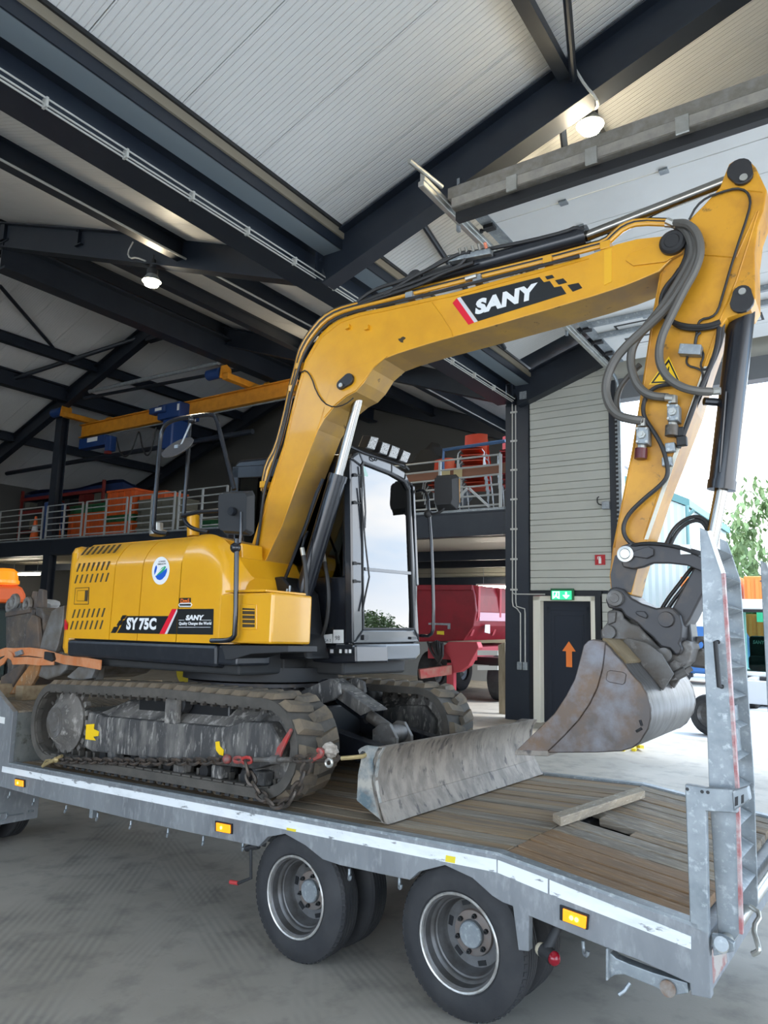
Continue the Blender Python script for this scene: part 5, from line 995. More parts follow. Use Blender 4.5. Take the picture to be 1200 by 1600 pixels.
# hoses on the arm
def hose(l, r, m='spiral', dw=-.05, sub=2, par=None, name='arm_hose'):
    k = len(l)-1; pts = [W(x,y,WA+dw*(1 if 0 < i < k else .6)) for i, (x, y) in enumerate(l)]
    return ob(name, G().tube(pts, r, 9, sub), M[m], par or ar, fr=H)
hose([(1052,350),(1072,349),(1086,362),(1091,394),(1079,424),(1064,450),(1043,481),(1010,512),(982,537),(959,563),(945,599),(949,630),(965,650),(990,656),(1002,657)], .030, dw=-.10)
hose([(1056,352),(1068,356),(1079,372),(1083,396),(1071,422),(1056,447),(1035,480),(1008,512),(990,537),(984,563),(990,592),(1002,610),(1018,619),(1044,621)], .028, dw=-.07)
hose([(1060,350),(1080,352),(1093,372),(1095,398),(1085,426),(1068,455),(1046,500),(1034,525),(1029,550),(1031,571),(1043,591),(1064,605),(1087,611),(1112,612)], .027, dw=-.13)
hose([(1058,356),(1070,366),(1076,392),(1062,425),(1040,448),(1032,468),(1034,490),(1052,505),(1078,511),(1105,510),(1125,503)], .017, 'hose', dw=-.04)
hose([(1062,420),(1044,446),(1037,466),(1042,490),(1056,510),(1080,515),(1108,513),(1124,508)], .015, 'hose', dw=-.03)
hose([(1062,602),(1045,600),(1022,605),(1008,620),(1004,640),(1008,655),(1022,675),(1035,698),(1042,722),(1044,742),(1035,756),(1003,782),(979,806),(972,830),(984,850),(1008,855)], .014, 'hose', dw=-.05)
hose([(975,655),(962,640),(966,610),(980,590),(1000,570)], .020, dw=.1)
hose([(1044,512),(1054,560),(1066,585)], .010, 'hose', dw=-.02) if False else None
hose([(1077,343),(1088,322),(1105,308),(1128,300),(1150,294),(1166,298),(1173,312),(1170,332),(1147,400),(1129,462),(1122,486),(1112,496),(1095,499),(1090,508),(1088,525)], .008, 'hose', dw=-.02, sub=1)
hose([(1124,512),(1121,540),(1112,570),(1097,600),(1075,660),(1060,700)], .016, 'hose', dw=-.03)
hose([(1130,500),(1128,530),(1117,560),(1108,578),(1098,610),(1080,650),(1063,690),(1050,724),(1035,760)], .014, 'hose', dw=.05)
hose([(1054,700),(1040,735),(1024,780),(1012,815),(1006,838)], .018, 'hose', dw=.1)
for x, y, x2, y2 in ((1042,345,1058,352),(1112,612,1126,611),(1040,621,1052,622),(994,656,1004,658)): ob('hose_fitting', G().cyl(W(x,y,WA-.07),W(x2,y2,WA-.07),.024,n=8), M['zinc'], ar, fr=H)
def valve(cx, cy, dx, dy, cap):
    v_ = ob('shutoff_valve', G().prism(px([(cx-dx,cy-dy),(cx+dx,cy-dy),(cx+dx,cy+dy),(cx-dx,cy+dy)],WA-.10),(0,.10,0)), M['galv'], ar, fr=H, bev=.006)
    q = W(cx,cy,WA-.10); ob('valve_spindle', G().cyl(q,q+V((0,-.022,0)),.026,n=6).cyl(q+V((0,-.022,0)),q+V((0,-.03,0)),.012,n=8), M['zinc'], v_, fr=H)
    for sx in (-.75,.75):
        for sy in (-.78,.78): q = W(cx+dx*sx,cy+dy*sy,WA-.10); ob('valve_bolt', G().cyl(q,q+V((0,-.010,0)),.009,n=6), M['zinc'], v_, fr=H)
    ob('valve_neck', G().cyl(W(cx,cy-dy,WA-.05),W(cx,cy-dy-12,WA-.05),.030,n=8), M['zinc'], v_, fr=H)
    ob('valve_neck', G().cyl(W(cx,cy+dy,WA-.05),W(cx,cy+dy+9,WA-.05),.028,n=8), M['zinc'], v_, fr=H)
    ob('end_cap', G().cyl(W(cx-1,cy+dy+8,WA-.05),W(cx-2,cy+dy+24,WA-.05),.040,n=14), mat('dark red cap', (.10,.015,.02), .4) if cap else M['coupler'], v_, fr=H)
valve(1051,644,9,13,0); valve(1003,680,9.5,13,1)
sb = ob('silver_block', G().prism(px([(1062,536),(1096,538),(1094,554),(1059,552)],WA-.07),(0,.07,0)), M['galv'], ar, fr=H, bev=.005)
hose([(1075,554),(1072,566),(1076,572),(1088,575),(1098,580),(1098,596)], .007, 'hose', dw=-.02, sub=1); hose([(1096,545),(1100,556),(1094,570),(1098,578),(1106,576),(1112,560)], .007, 'hose', dw=-.02, sub=1); hose([(1086,538),(1088,524),(1094,520)], .010, 'hose', dw=-.03, sub=1)
for x, y in ((1043,722),(1048,700),(1062,676),(1066,690)): a = W(x,y,WA-.02); ob('line_coupling', G().box(a-V((.03,.03,.03)),a+V((.03,.02,.03))), M['galv'] if x < 1060 else M['blackm'], ar, fr=H, bev=.006)
# bucket cylinder
a, m_, b_ = W(1161,470,-.27), W(1127,766,-.27), W(1106,878,-.27)
cyl2('bucket_cylinder', a, m_, b_, .080, .040, ex)
ob('cylinder_eye', G().cyl(a+V((0,-.12,0)),a+V((0,.12,0)),.085,n=20), M['gloss'], ex, fr=H)
ob('cylinder_pipe', G().tube([W(1134,612,-.36),W(1132,640,-.36),W(1125,725,-.36),W(1124,738,-.35)],.009,6), M['gloss'], ex, fr=H)
ob('feed_stub', G().cyl(W(1100,627,-.36),W(1128,629,-.30),.026,n=10), M['gloss'], ex, fr=H)
# ---------------- linkage, coupler, bucket
plate('tilt_link', [(966,862),(970,853),(985,848),(1010,847),(1040,848),(1068,853),(1096,861),(1112,870),(1116,884),(1108,894),(1094,892),(1072,883),(1045,880),(1020,880),(1005,886),(990,889),(973,886)], -.47, .05, M['linkdark'], ex, bev=.008)
tl2 = plate('tilt_link', [(966,862),(970,853),(985,848),(1010,847),(1040,848),(1068,853),(1096,861),(1112,870),(1116,884),(1108,894),(1094,892),(1072,883),(1045,880),(1020,880),(1005,886),(990,889),(973,886)], -.12, .05, M['linkdark'], ex, bev=.008)
q = W(978,866,-.475); ob('link_pin', G().lathe(q,(0,-1,0),[(0,.052),(.02,.052),(.022,.035),(.03,.03),(.03,0)],22), M['zinc'], ex, fr=H)
plate('link_cap', [(1002,858),(1014,854),(1022,858),(1022,868),(1012,873),(985,869),(985,864)], -.475, -.02, M['linkdark'], ex, bev=.004)
q = W(1072,859,-.47); ob('grease_clamp', G().box(q+V((-.03,-.02,-.03)),q+V((.03,0,.03))), M['zinc'], ex, fr=H)
hose([(986,853),(1010,848),(1050,852),(1085,863),(1108,875)], .012, 'hose', dw=-.08, par=ex, name='link_hose')
for l in ([(1016,990),(1022,975),(1040,940),(1062,912),(1080,888),(1092,880)],[(1022,994),(1030,975),(1048,943),(1068,918),(1086,894),(1094,886)],[(1040,852),(1052,826),(1072,810),(1092,806),(1108,818),(1110,850)],[(1044,860),(1056,832),(1074,816),(1094,812),(1106,826),(1106,850)]): hose(l, .013, 'hose', dw=.15, par=ex, name='coupler_hose')
plate('bucket_link', [(1084,886),(1104,882),(1112,890),(1108,910),(1078,968),(1062,990),(1046,985),(1036,968),(1050,950)], -.40, .26, M['linkdark'], ex, bev=.012)
plate('shield', [(1060,975),(1078,970),(1082,1000),(1082,1020),(1066,1010)], -.30, .2, M['black'], ex, bev=.01)
qc = plate('quick_coupler', [(948,926),(953,919),(962,917),(973,920),(988,935),(1003,943),(1025,950),(1042,948),(1052,950),(1063,961),(1067,978),(1066,996),(1062,1005),(1067,1014),(1063,1022),(1055,1024),(1046,1014),(1032,1011),(1019,996),(1006,985),(995,974),(977,963),(970,953),(950,950),(946,938)], -.45, .36, M['linkdark'], ex, bev=.012)
q = W(962,935,-.455); ob('coupler_pin', G().lathe(q,(0,-1,0),[(0,.055),(.03,.05),(.03,.03),(.036,.028),(.036,0)],22), M['coupler'], qc, fr=H)
q = W(1041,968,-.455); ob('coupler_pin', G().lathe(q,(0,-1,0),[(0,.05),(.02,.045),(.02,0)],22), M['linkdark'], qc, fr=H)
ob('coupler_boss', G().prism(px([(995,955),(1008,955),(1013,962),(1011,967),(1000,963),(994,959)],-.45),(0,-.02,0)), M['linkdark'], qc, fr=H, bev=.006)
lk = plate('coupler_hook', [(949,955),(960,952),(973,956),(975,965),(986,974),(998,977),(1010,990),(1028,1009),(1045,1020),(1058,1023),(1064,1016),(1061,1007),(1069,1000),(1078,1003),(1082,1014),(1077,1034),(1066,1044),(1058,1056),(1050,1064),(1028,1056),(1010,1022),(981,1003),(953,1001),(939,998),(938,985),(946,976),(949,971)], -.40, .26, M['coupler'], ex, bev=.010)
q = W(953,988,-.405); ob('hook_pin', G().lathe(q,(0,-1,0),[(0,.045),(.03,.042),(.03,0)],20), M['coupler'], lk, fr=H)
q = W(1038,1023,-.46); ob('hook_pin', G().lathe(q,(0,-1,0),[(0,.045),(.02,.042),(.02,0)],20), M['coupler'], lk, fr=H)
ob('hook_plate', G().prism(px([(950,957),(964,956),(962,972),(951,977)],-.40),(0,-.02,0)), M['coupler'], lk, fr=H, bev=.006)
ob('hook_plate', G().prism(px([(1046,1036),(1054,1030),(1066,1036),(1062,1046),(1049,1055)],-.40),(0,-.02,0)), M['coupler'], lk, fr=H, bev=.006)
ob('latch_bolt', G().cyl(W(1056,1056,-.42),W(1072,1048,-.42),.03,n=10).cyl(W(1070,1050,-.42),W(1080,1044,-.40),.018,n=8), M['coupler'], lk, fr=H)
ob('lifting_ring', G().tube([W(1095+9*math.cos(k*.628),1008+10*math.sin(k*.628),-.15) for k in range(10)],.02,7,closed=True), M['coupler'], ex, fr=H)
ob('coupler_rear', G().prism(px([(1080,1020),(1098,1012),(1104,1020),(1104,1045),(1078,1042)],-.20),(0,.3,0)), M['coupler'], ex, fr=H, bev=.015)
WK, DK = -.89, 1.26
side = [(913,1008),(920,1001),(928,999),(938,1000),(944,1003),(952,1011),(960,1021),(975,1037),(987,1053),(1001,1068),(1011,1085),(1017,1107),(1017,1122),(1013,1139),(1000,1160),(988,1169),(971,1174),(933,1176),(853,1176.5),(805,1175),(835,1146),(867,1115),(885,1088),(899,1061),(906,1035)]
sp_ = px(side, WK)
bk = bpy.data.objects.new('digging_bucket', None); COL.objects.link(bk); bk.parent = ex; BASE[bk.name] = BASE[ex.name]
s1 = ob('side_plate', G().prism(sp_,(0,.03,0)), M['bucket'], bk, fr=H, bev=.006)
ob('side_plate', G().prism([p+V((0,DK-.03,0)) for p in sp_],(0,.03,0)), M['bucket'], bk, fr=H)
back = sp_[4:19]
for _ in range(2): back = [back[0]]+[q for i in range(len(back)-1) for q in (back[i].lerp(back[i+1],.25),back[i].lerp(back[i+1],.75))]+[back[-1]]
cen = sum(back,V((0,0,0)))/len(back); inn_ = [p+(cen-p).normalized()*.03 for p in back]; m = len(back); g = G()
for a_ in (back, inn_[::-1]): g.add([q+V((0,yy,0)) for yy in (.004,DK-.004) for q in a_],[(i+m,i+m+1,i+1,i) for i in range(m-1)],True)
ob('bucket_shell', g, M['bucketback'], bk, fr=H, sharp=45)
tp = sp_[3:8]; g = G()
for i in range(len(tp)-1): d = V((.008,0,.012)); g.hexa([tp[i]+V((0,.03,0)),tp[i+1]+V((0,.03,0)),tp[i+1]+V((0,DK-.03,0)),tp[i]+V((0,DK-.03,0)),tp[i]+d+V((0,.03,0)),tp[i+1]+d+V((0,.03,0)),tp[i+1]+d+V((0,DK-.03,0)),tp[i]+d+V((0,DK-.03,0))])
ob('top_plate', g, M['bucketmud'], bk, fr=H)
cut = px([(913,1008),(920,1001),(928,999),(946,1003),(945,1020),(942,1045),(934,1075),(922,1100),(905,1125),(882,1150),(855,1176),(805,1175),(835,1146),(867,1115),(885,1088),(899,1061),(906,1035)],WK)
ob('side_cutter', G().prism(cut,(0,-.014,0)), M['bucket'], bk, fr=H, bev=.005)
ob('wear_pad', G().prism(px([(949,1050),(953,1047),(974,1050),(979,1054),(977,1067),(973,1070),(952,1066),(947,1062)],WK),(0,-.008,0)), M['bucket'], bk, fr=H, bev=.004)
a, b_ = W(806,1174.5,WK-.015), W(856,1176.5,WK-.015)
ob('cutting_edge', G().hexa([a+V((-.01,0,-.02)),b_+V((0,0,-.02)),b_+V((0,DK+.03,-.02)),a+V((-.01,DK+.03,-.02)),a+V((0,0,.012)),b_+V((0,0,.012)),b_+V((0,DK+.03,.012)),a+V((0,DK+.03,.012))]), M['bladem'], bk, fr=H, bev=.004)
for l in ([(1000,1125),(1003,1134)],[(994,1143),(1003,1138)]): ob('weld_scar', G().tube(px(l,WK-.001),.008,5), M['rubber'], s1, fr=H)
for y_ in (.35,.55): ob('bucket_ear', G().prism([p+V((0,y_+(.0 if y_ < .4 else .1),0)) for p in px([(944,1003),(953,995),(985,1003),(1010,1022),(1030,1056),(1012,1084),(987,1053),(960,1021)],WK)],(0,.03,0)), M['coupler'], bk, fr=H, bev=.005)
# ================================================================ MEZZANINE AND STORE (frame B)
ms_ = thing('mezzanine', 'dark steel mezzanine platform crossing behind the excavator', 'mezzanine', (-17,13,4.08), B, kind='structure')
ob('front_beam', G().ibeam((-30,D+.15,4.37),(-4.28,D+.15,4.37),.58,.3,.035,.25), M['steel'], ms_, fr=B)
ob('kick_edge', G().box((-30,D-.02,4.66),(-4.28,D+.3,4.72)), M['galv'], ms_, fr=B)
ob('platform_deck', G().box((-30,D+.2,4.5),(-4.28,19.2,4.66)), M['steel'], ms_, fr=B)
ceil_m = ribbed('cream underside sheet', (.50,.45,.36), 1, .25, .45, .01)
ob('underside_sheet', G().box((-30,D+.3,4.06),(-4.28,19.2,4.1)), ceil_m, ms_, fr=B)
for y in (14.2,16.8): ob('floor_joist', G().box((-30,y,3.78),(-4.28,y+.16,4.06)), M['steel'], ms_, fr=B)
ob('rear_beam', G().box((-30,19.0,3.0),(-4.28,19.18,3.6)), M['steel'], ms_, fr=B)
struct('steel_column', G().ibeam((-23.0,D+.15,-.6),(-23.0,D+.15,9.88),.3,.42,.03,.03,(0,1,0)), M['steel'], 'slender dark post rising through the mezzanine railing to the crane runway', 'column')
struct('wall_plinth', G().box((-30,19.1,-.6),(-4.3,19.2,1.25)), mat('pale block plinth', (.36,.38,.38), .8), 'pale block plinth along the foot of the back wall', 'wall')
g = G()
for i in range(24): g.box((-30,19.14,1.3+.19*i),(-4.3,19.2,1.475+.19*i))
struct('wall_boards', g, mat('olive grey boards', (.33,.32,.26), .6), 'olive grey boarding on the back wall under the mezzanine', 'wall')['kind'] = 'stuff'
# guard rails: one object per section
M['railm'] = mat('pale galvanised guard rail', (.40,.42,.42), .5, .3)
def railing(x0, x1, label, brace=False):
    t = thing('guard_railing', label, 'railing', ((x0+x1)/2,D-.02,4.70), B, 'railing sections along the mezzanine edge')
    n = 3
    for k in range(n): x = x0+(x1-x0)*k/(n-1); ob('post', G().box((x-.03,D-.05,4.70),(x+.03,D,5.96)), M['railm'], t, fr=B)
    for k in range(6): ob('rail_bar', G().cyl((x0,D-.025,4.78+.235*k),(x1,D-.025,4.78+.235*k),.024,n=6), M['railm'], t, fr=B)
    if brace:
        for a, b_ in ((-5.75,-5.2),(-4.62,-5.15)): ob('brace', G().bar((a,D-.09,4.72),(b_,D-.09,5.2),.05,.05), M['railm'], t, fr=B)
    return t
S_ = [(-29.4,-26.8,'leftmost railing section at the edge of the picture'),(-26.6,-23.45,'railing section left of the slender dark post'),(-23.15,-20.87,'railing section right of the slender post in front of the cone'),(-20.63,-18.29,'railing section in front of the tall orange crate'),(-18.09,-15.81,'railing section in front of the grey slatted boxes'),(-15.59,-13.4,'railing section seen through the hand rail of the excavator'),(-13.2,-10.9,'railing section behind the boom'),(-10.7,-8.0,'railing section behind the black cab')]
for a, b_, l in S_: railing(a, b_, l)
railing(-7.6, -4.37, 'railing section beside the dark wall column in front of the chairs', True)
# crates, cones, barrel on the mezzanine
Zm = 4.70
M['orc'] = mat('orange crate plastic', (.62,.10,.015), .5, c2=(.50,.08,.012), sc=3); M['grc'] = mat('green crate plastic', (.012,.10,.035), .5); M['olv'] = mat('grey olive crate', (.12,.12,.095), .7); M['bluem'] = mat('blue plastic drum', (.03,.075,.22), .5); M['redst'] = mat('red rack paint', (.20,.02,.015), .6)
def crate(x0, x1, y0, z0, z1, m, label, lid=None, grp='crates on the mezzanine'):
    t = thing('storage_crate', label, 'crate', ((x0+x1)/2,y0+.5,z0), B, grp)
    z0 += .006
    ob('tub', G().box((x0,y0,z0),(x1,y0+1.0,z1-.08)), M[m], t, fr=B, bev=.02)
    ob('rim', G().box((x0-.03,y0-.03,z1-.08),(x1+.03,y0+1.03,z1)), M[lid or m], t, fr=B, bev=.01)
    for k in range(4): x = x0+(x1-x0)*(k+.5)/4; ob('rib', G().box((x-.03,y0-.025,z0+.02),(x+.03,y0,z1-.08)), M[m], t, fr=B)
a = lambda p, q, y=12: (BY(p[0],p[1],y), BY(q[0],q[1],y))
crate(-23.2, -20.95, 12, Zm, 5.75, 'orc', 'wide orange crate behind the railing beside the cones')
crate(-23.3, -20.9, 12.1, 5.75, 6.1, 'grc', 'low green crate on the wide orange crate')
crate(-20.75, -19.2, 12, Zm, 5.3, 'orc', 'lower orange crate of the tall stack', grp='tall crate stack'); crate(-20.75, -19.2, 12, 5.3, 5.55, 'grc', 'green crate in the middle of the tall stack', grp='tall crate stack'); crate(-20.8, -19.15, 12, 5.55, 6.5, 'orc', 'upper orange crate of the tall stack', grp='tall crate stack')
for k, n_ in enumerate(('lowest','second','third','topmost')): crate(-18.9, -16.9, 12, Zm+.33*k, Zm+.33*(k+1), 'olv', n_+' grey slatted box behind the railing', grp='grey slatted boxes')
crate(-19.0, -17.6, 12.1, 6.02, 6.3, 'orc', 'low orange crate lying on the grey slatted boxes')
crate(-15.6, -14.2, 12, Zm, 5.1, 'grc', 'green crate low behind the excavator hand rail'); crate(-16.6, -15.8, 12.2, Zm, 5.3, 'olv', 'small grey box beside the green crate')
def cone(x, y, lab_):
    t = thing('traffic_cone', lab_, 'cone', (x,y,Zm), B, 'traffic cones on the mezzanine'); r = lambda h: .17*(1-h/1.2)
    ob('base', G().box((x-.24,y-.24,Zm),(x+.24,y+.24,Zm+.05)), M['orc'], t, fr=B)
    for h0, h1, m in ((.05,.45,'orange'),(.45,.65,'white'),(.65,1.05,'orange')): ob('band', G().cyl((x,y,Zm+h0),(x,y,Zm+h1),r(h0)+.02,r(h1)+.02,n=14), M[m], t, fr=B)
cone(-25.0, 11.7, 'orange and white cone left of the slender dark post'); cone(-23.75, 11.9, 'orange and white cone just right of the slender dark post')
dm = thing('plastic_drum', 'blue drum standing behind the left cone on the mezzanine', 'drum', (-25.3,12.65,Zm), B)
ob('drum_body', G().lathe((-25.3,12.65,Zm),(0,0,1),[(0,0),(0,.42),(.5,.45),(.55,.47),(.6,.45),(1.1,.45),(1.15,.47),(1.2,.44),(1.72,.42),(1.75,.35),(1.75,0)],24), M['bluem'], dm, fr=B)
ob('drum_cap', G().cyl((-25.2,12.55,Zm+1.75),(-25.2,12.55,Zm+1.8),.08), M['black'], dm, fr=B)
rk = thing('pallet_rack', 'dim red storage rack at the far left of the mezzanine', 'rack', (-27,13.5,Zm), B)
for x in (-29.5,-26.6,-23.3): ob('upright', G().box((x,13.4,Zm),(x+.1,13.5,Zm+2.7)), M['redst'], rk, fr=B)
for z in (.7,1.6,2.2): ob('shelf_beam', G().box((-29.5,13.38,Zm+z),(-23.2,13.48,Zm+z+.14)), M['redst'], rk, fr=B)
ob('shelf_board', G().box((-29.5,13.4,Zm+1.74),(-23.2,14.6,Zm+1.78)).box((-29.5,13.4,Zm+.84),(-23.2,14.6,Zm+.88)), M['blackm'], rk, fr=B)
for i in range(11):
    x = -29.3+.53*i+random.uniform(-.05,.05); h = random.uniform(.25,.6); z = Zm+(.88 if i % 2 else 1.78)
    ob('stored_box', G().box((x,13.52,z+.002),(x+random.uniform(.3,.5),14.1,z+h)), random.choice([M['olv'],M['grc'],M['redst'],M['blackm'],M['tan']]), None, ['grey','green','red','black','tan'][i%5]+' stored box '+['low','high'][i%2]+' on the red rack, '+['first','second','third','fourth','fifth','sixth','seventh','eighth','ninth','tenth','eleventh'][i]+' from the left', 'box', B, group='boxes on the red rack')
ob('tarpaulin', G().grid(lambda s, t: V((-29.6+7.4*s, 13.6+1.2*t, Zm+2.62+.08*math.sin(9*s+3*t)-.1*t)), 24, 6).box((-29.9,13.8,Zm+2.3),(-22.5,14.4,Zm+2.6)), mat('blue tarpaulin', (.012,.03,.10), .6), None, 'dim blue tarpaulin draped over the red rack', 'tarpaulin', B)
# chairs
def chair(x, y, z, rot, label, grp, m, sh):
    t = thing('stacking_chair', label, 'chair', (0,0,0), B, grp)
    ob('seat', G().grid(lambda s, q: V((-.24+.48*s, -.24+.46*q, .45+.02*math.sin(3.14*s)-.03*q)), 6, 5).box((-.23,-.23,.42),(.23,.22,.44)), M[m], t, fr=B)
    ob('backrest', G().grid(lambda s, q: V((-.24+.48*s, .20+.06*q+.07*(1-(2*s-1)**2), .44+.46*q-.05*(2*s-1)**2)), 8, 5), M[m], t, fr=B)
    for sx in (-1,1): ob('leg', G().tube([(sx*.27,-.30,0),(sx*.27,-.214,.36),(sx*.21,-.2,.425)],.012,6), M['galv'], t, fr=B); ob('leg', G().tube([(sx*.27,.30,0),(sx*.27,.18,.36),(sx*.21,.165,.425)],.012,6), M['galv'], t, fr=B)
    t.matrix_world = B @ MX.Translation((x,y,z)) @ MX.Rotation(rot,4,'Z') @ MX.Scale(1.25,4) @ MX.Translation((0,sh,0))
    return t
M['chr'] = mat('red orange chair shell', (.50,.055,.02), .45)
M['chr2'] = mat('dark red chair shell', (.32,.02,.02), .45)
nth = ('lowest','second','third','fourth','fifth','sixth','seventh','topmost')
c0_ = None
for x, y, n_, rot, m, nm in ((-5.85,12.9,8,.25,'chr','middle stack of red orange chairs behind the railing'),(-4.82,12.95,7,.3,'chr2','dark red stack against the column'),(-6.85,12.8,4,.1,'chr','low stack behind the cab mirror')):
    for k in range(n_): chair(x, y, Zm+.30+.125*k, rot, nth[k]+' chair in the '+nm, 'stacked chairs on the mezzanine', m, -.07*k)
for a_, b_, l in ((-7.6,-6.1,'left'),(-6.0,-4.5,'right')):
    p_ = thing('wooden_pallet', l+' wooden pallet under the stacked chairs', 'pallet', ((a_+b_)/2,12.4,Zm), B, 'pallets under the chairs')
    for i in range(5): ob('slat', G().box((a_,12.4+.24*i,Zm+.2),(b_,12.58+.24*i,Zm+.24)), M['wood'], p_, fr=B)
    for i in range(3): ob('runner', G().box((a_+(b_-a_-.1)*i/2,12.4,Zm+.02),(a_+(b_-a_-.1)*i/2+.1,13.55,Zm+.2)), M['wood'], p_, fr=B)
ob('timber_plank', G().box((-7.5,11.55,5.62),(-4.4,11.62,5.85)), mat('reddish plank', (.22,.10,.06), .7), None, 'reddish brown plank tied behind the railing in front of the chairs', 'plank', B)
for a_, b_, l in ((690,703,'left'),(709,722,'right')):
    p0, p1 = BY(a_,734,11.5), BY(b_,745,11.5); ob('paper_note', G().box((p0.x,11.49,p1.z),(p1.x,11.5,p0.z)), mat('pale yellow board '+l, (.50,.42,.22), .6), None, l+' pale yellow board on the plank in front of the chairs', 'board', B)
p0, p1, p2 = BY(693,703,11.75), BY(790,689,11.75), BY(692,738,11.75)
ob('blue_handrail', G().tube([p2,p0,p1],.045,8), mat('blue rail paint', (.05,.11,.22), .5), None, 'blue tube rail above the stacked chairs', 'rail', B)
def lump(name, c, sx, sy, sz, m, label, cat, seed, fr=B):
    random.seed(seed); ph = [random.uniform(0,6.28) for _ in range(6)]; g = G().sph(c,1,26,(sx,sy,sz))
    for v in g.v:
        d = v-V(c); f = 1+.13*math.sin(7*d.x/sx+ph[0])*math.sin(5*d.z/sz+ph[1])+.1*math.sin(11*d.z/sz+ph[2]+4*d.y/sy); v.x, v.y, v.z = c[0]+d.x*f, c[1]+d.y*f, c[2]+d.z*f
    return ob(name, g, m, None, label, cat, fr, sharp=20)
p = BY(650,715,12.4); lump('tarpaulin', (p.x-.7,14.4,Zm+1.25), 1.2, .6, 1.25, mat('black tarpaulin', (.010,.011,.012), .85, bump=.5, bsc=6), 'black tarpaulin heap behind the work lights of the cab', 'tarpaulin', 3)
# fluorescent tubes below the platform
def tube_lamp(x0, x1, y, z, label):
    t = thing('fluorescent_lamp', label, 'lamp', ((x0+x1)/2,y,z), B)
    ob('housing', G().box((x0-.05,y-.06,z+.06),(x1+.05,y+.06,z+.12)), M['white'], t, fr=B); ob('tube', G().cyl((x0,y,z),(x1,y,z),.045,n=10), M['tubeglow'], t, fr=B)
    ob('hanger', G().cyl((x0+.2,y,z+.1),(x0+.2,y,4.06),.008,n=5).cyl((x1-.2,y,z+.1),(x1-.2,y,4.06),.008,n=5), M['galv'], t, fr=B)
    l_ = bpy.data.lights.new('tube_light','AREA'); l_.shape = 'RECTANGLE'; l_.size = x1-x0; l_.size_y = .1; l_.energy = 14; l_.color = (1,.92,.72)
    lo = bpy.data.objects.new('tube_light', l_); COL.objects.link(lo); lo.parent = t; lo.location = (0,0,-.08)
p0, p1 = BY(747,918,18), BY(792,918,18); tube_lamp(p0.x, p1.x+.5, 18, p0.z, 'lit fluorescent tube under the mezzanine beside the dark column')
p0, p1 = BY(18,892,12.6), BY(62,897,12.6); tube_lamp(max(-29.8,p0.x), p1.x, 12.6, p1.z, 'lit fluorescent tube under the mezzanine at the far left')
# ---------------- overhead crane (y = 12)
cr_ = thing('overhead_crane', 'yellow single girder overhead crane with blue hoist under the far roof', 'crane', (-17.5,12,9.1), B)
M['cry'] = mat('crane yellow', (.62,.26,.02), .45, c2=(.50,.20,.015), sc=4); M['crb'] = mat('hoist blue', (.012,.045,.17), .4)
ob('girder', G().ibeam((-22.8,12,9.02),(-11.6,12,9.02),.52,.30,.03,.06), M['cry'], cr_, fr=B)
for x, zc in ((-22.3,9.44),(-13.6,9.44)):
    e_ = ob('end_carriage', G().box((x-.12,10.9,zc-.14),(x+.12,13.1,zc+.06)), M['cry'], cr_, fr=B, bev=.02)
    for y in (11.05,12.95): ob('wheel_plate', G().prism([(x-.16,y-.25,zc-.1),(x-.16,y+.25,zc-.1),(x-.16,y+.2,zc+.3),(x-.16,y,zc+.40),(x-.16,y-.2,zc+.3)],(.05,0,0)), M['cry'], e_, fr=B, bev=.01)
    ob('drive_motor', G().cyl((x-.2,10.9,zc+.1),(x-.75,10.9,zc+.1),.17,n=14), M['crb'], e_, fr=B)
p = BY(271,645,11.8)
h_ = ob('hoist', G().box((p.x-.55,11.55,p.z-.25),(p.x+.62,12.45,p.z+.28)), M['crb'], cr_, fr=B, bev=.04)
ob('hoist_front', G().box((p.x-.9,11.45,p.z-.02),(p.x-.05,11.75,p.z+.2)), M['crb'], h_, fr=B, bev=.03); ob('hoist_body', G().box((p.x-.3,11.6,p.z-1.3),(p.x+.25,12.3,p.z-.25)), M['crb'], h_, fr=B, bev=.05)
ob('hoist_label', G().box((p.x-.55,11.44,p.z+.04),(p.x-.2,11.45,p.z+.14)).box((p.x+.5,11.54,p.z-.05),(p.x+.6,11.55,p.z+.18)), M['white'], h_, fr=B)
p = BY(150,692,11.9); cbx = ob('control_box', G().box((p.x-.9,11.75,p.z-.18),(p.x+.75,12.1,p.z+.22)).box((p.x+.8,11.75,p.z-.45),(p.x+1.15,12.0,p.z+.12)), M['crb'], cr_, fr=B, bev=.02)
ob('control_label', G().box((p.x-.35,11.74,p.z+.02),(p.x+.3,11.75,p.z+.18)), M['white'], cbx, fr=B); ob('red_button', G().box((p.x+.85,11.72,p.z-.55),(p.x+1.05,11.9,p.z-.45)), M['redst'], cbx, fr=B)
ob('control_bracket', G().tube([(p.x-.8,12,p.z+.2),(p.x-.85,12,p.z+.75),(p.x-.2,12,p.z+.72),(p.x,12,9.2)],.03,6), M['blackm'], cbx, fr=B)
fx = [BY(x,688,12) for x in (182,205,225,245,262)]
pts = [BY(182,684,12),BY(186,705,12),BY(195,716,12),BY(206,705,12),BY(214,680,12),BY(218,672,12),BY(222,700,12),BY(230,715,12),BY(238,700,12),BY(244,668,12)]
ob('festoon_cable', G().tube(pts,.03,6,2), M['hose'], cr_, fr=B); ob('festoon_rail', G().cyl((-21.5,12,8.72),(-11.6,12,8.72),.03,n=6), M['galv'], cr_, fr=B)
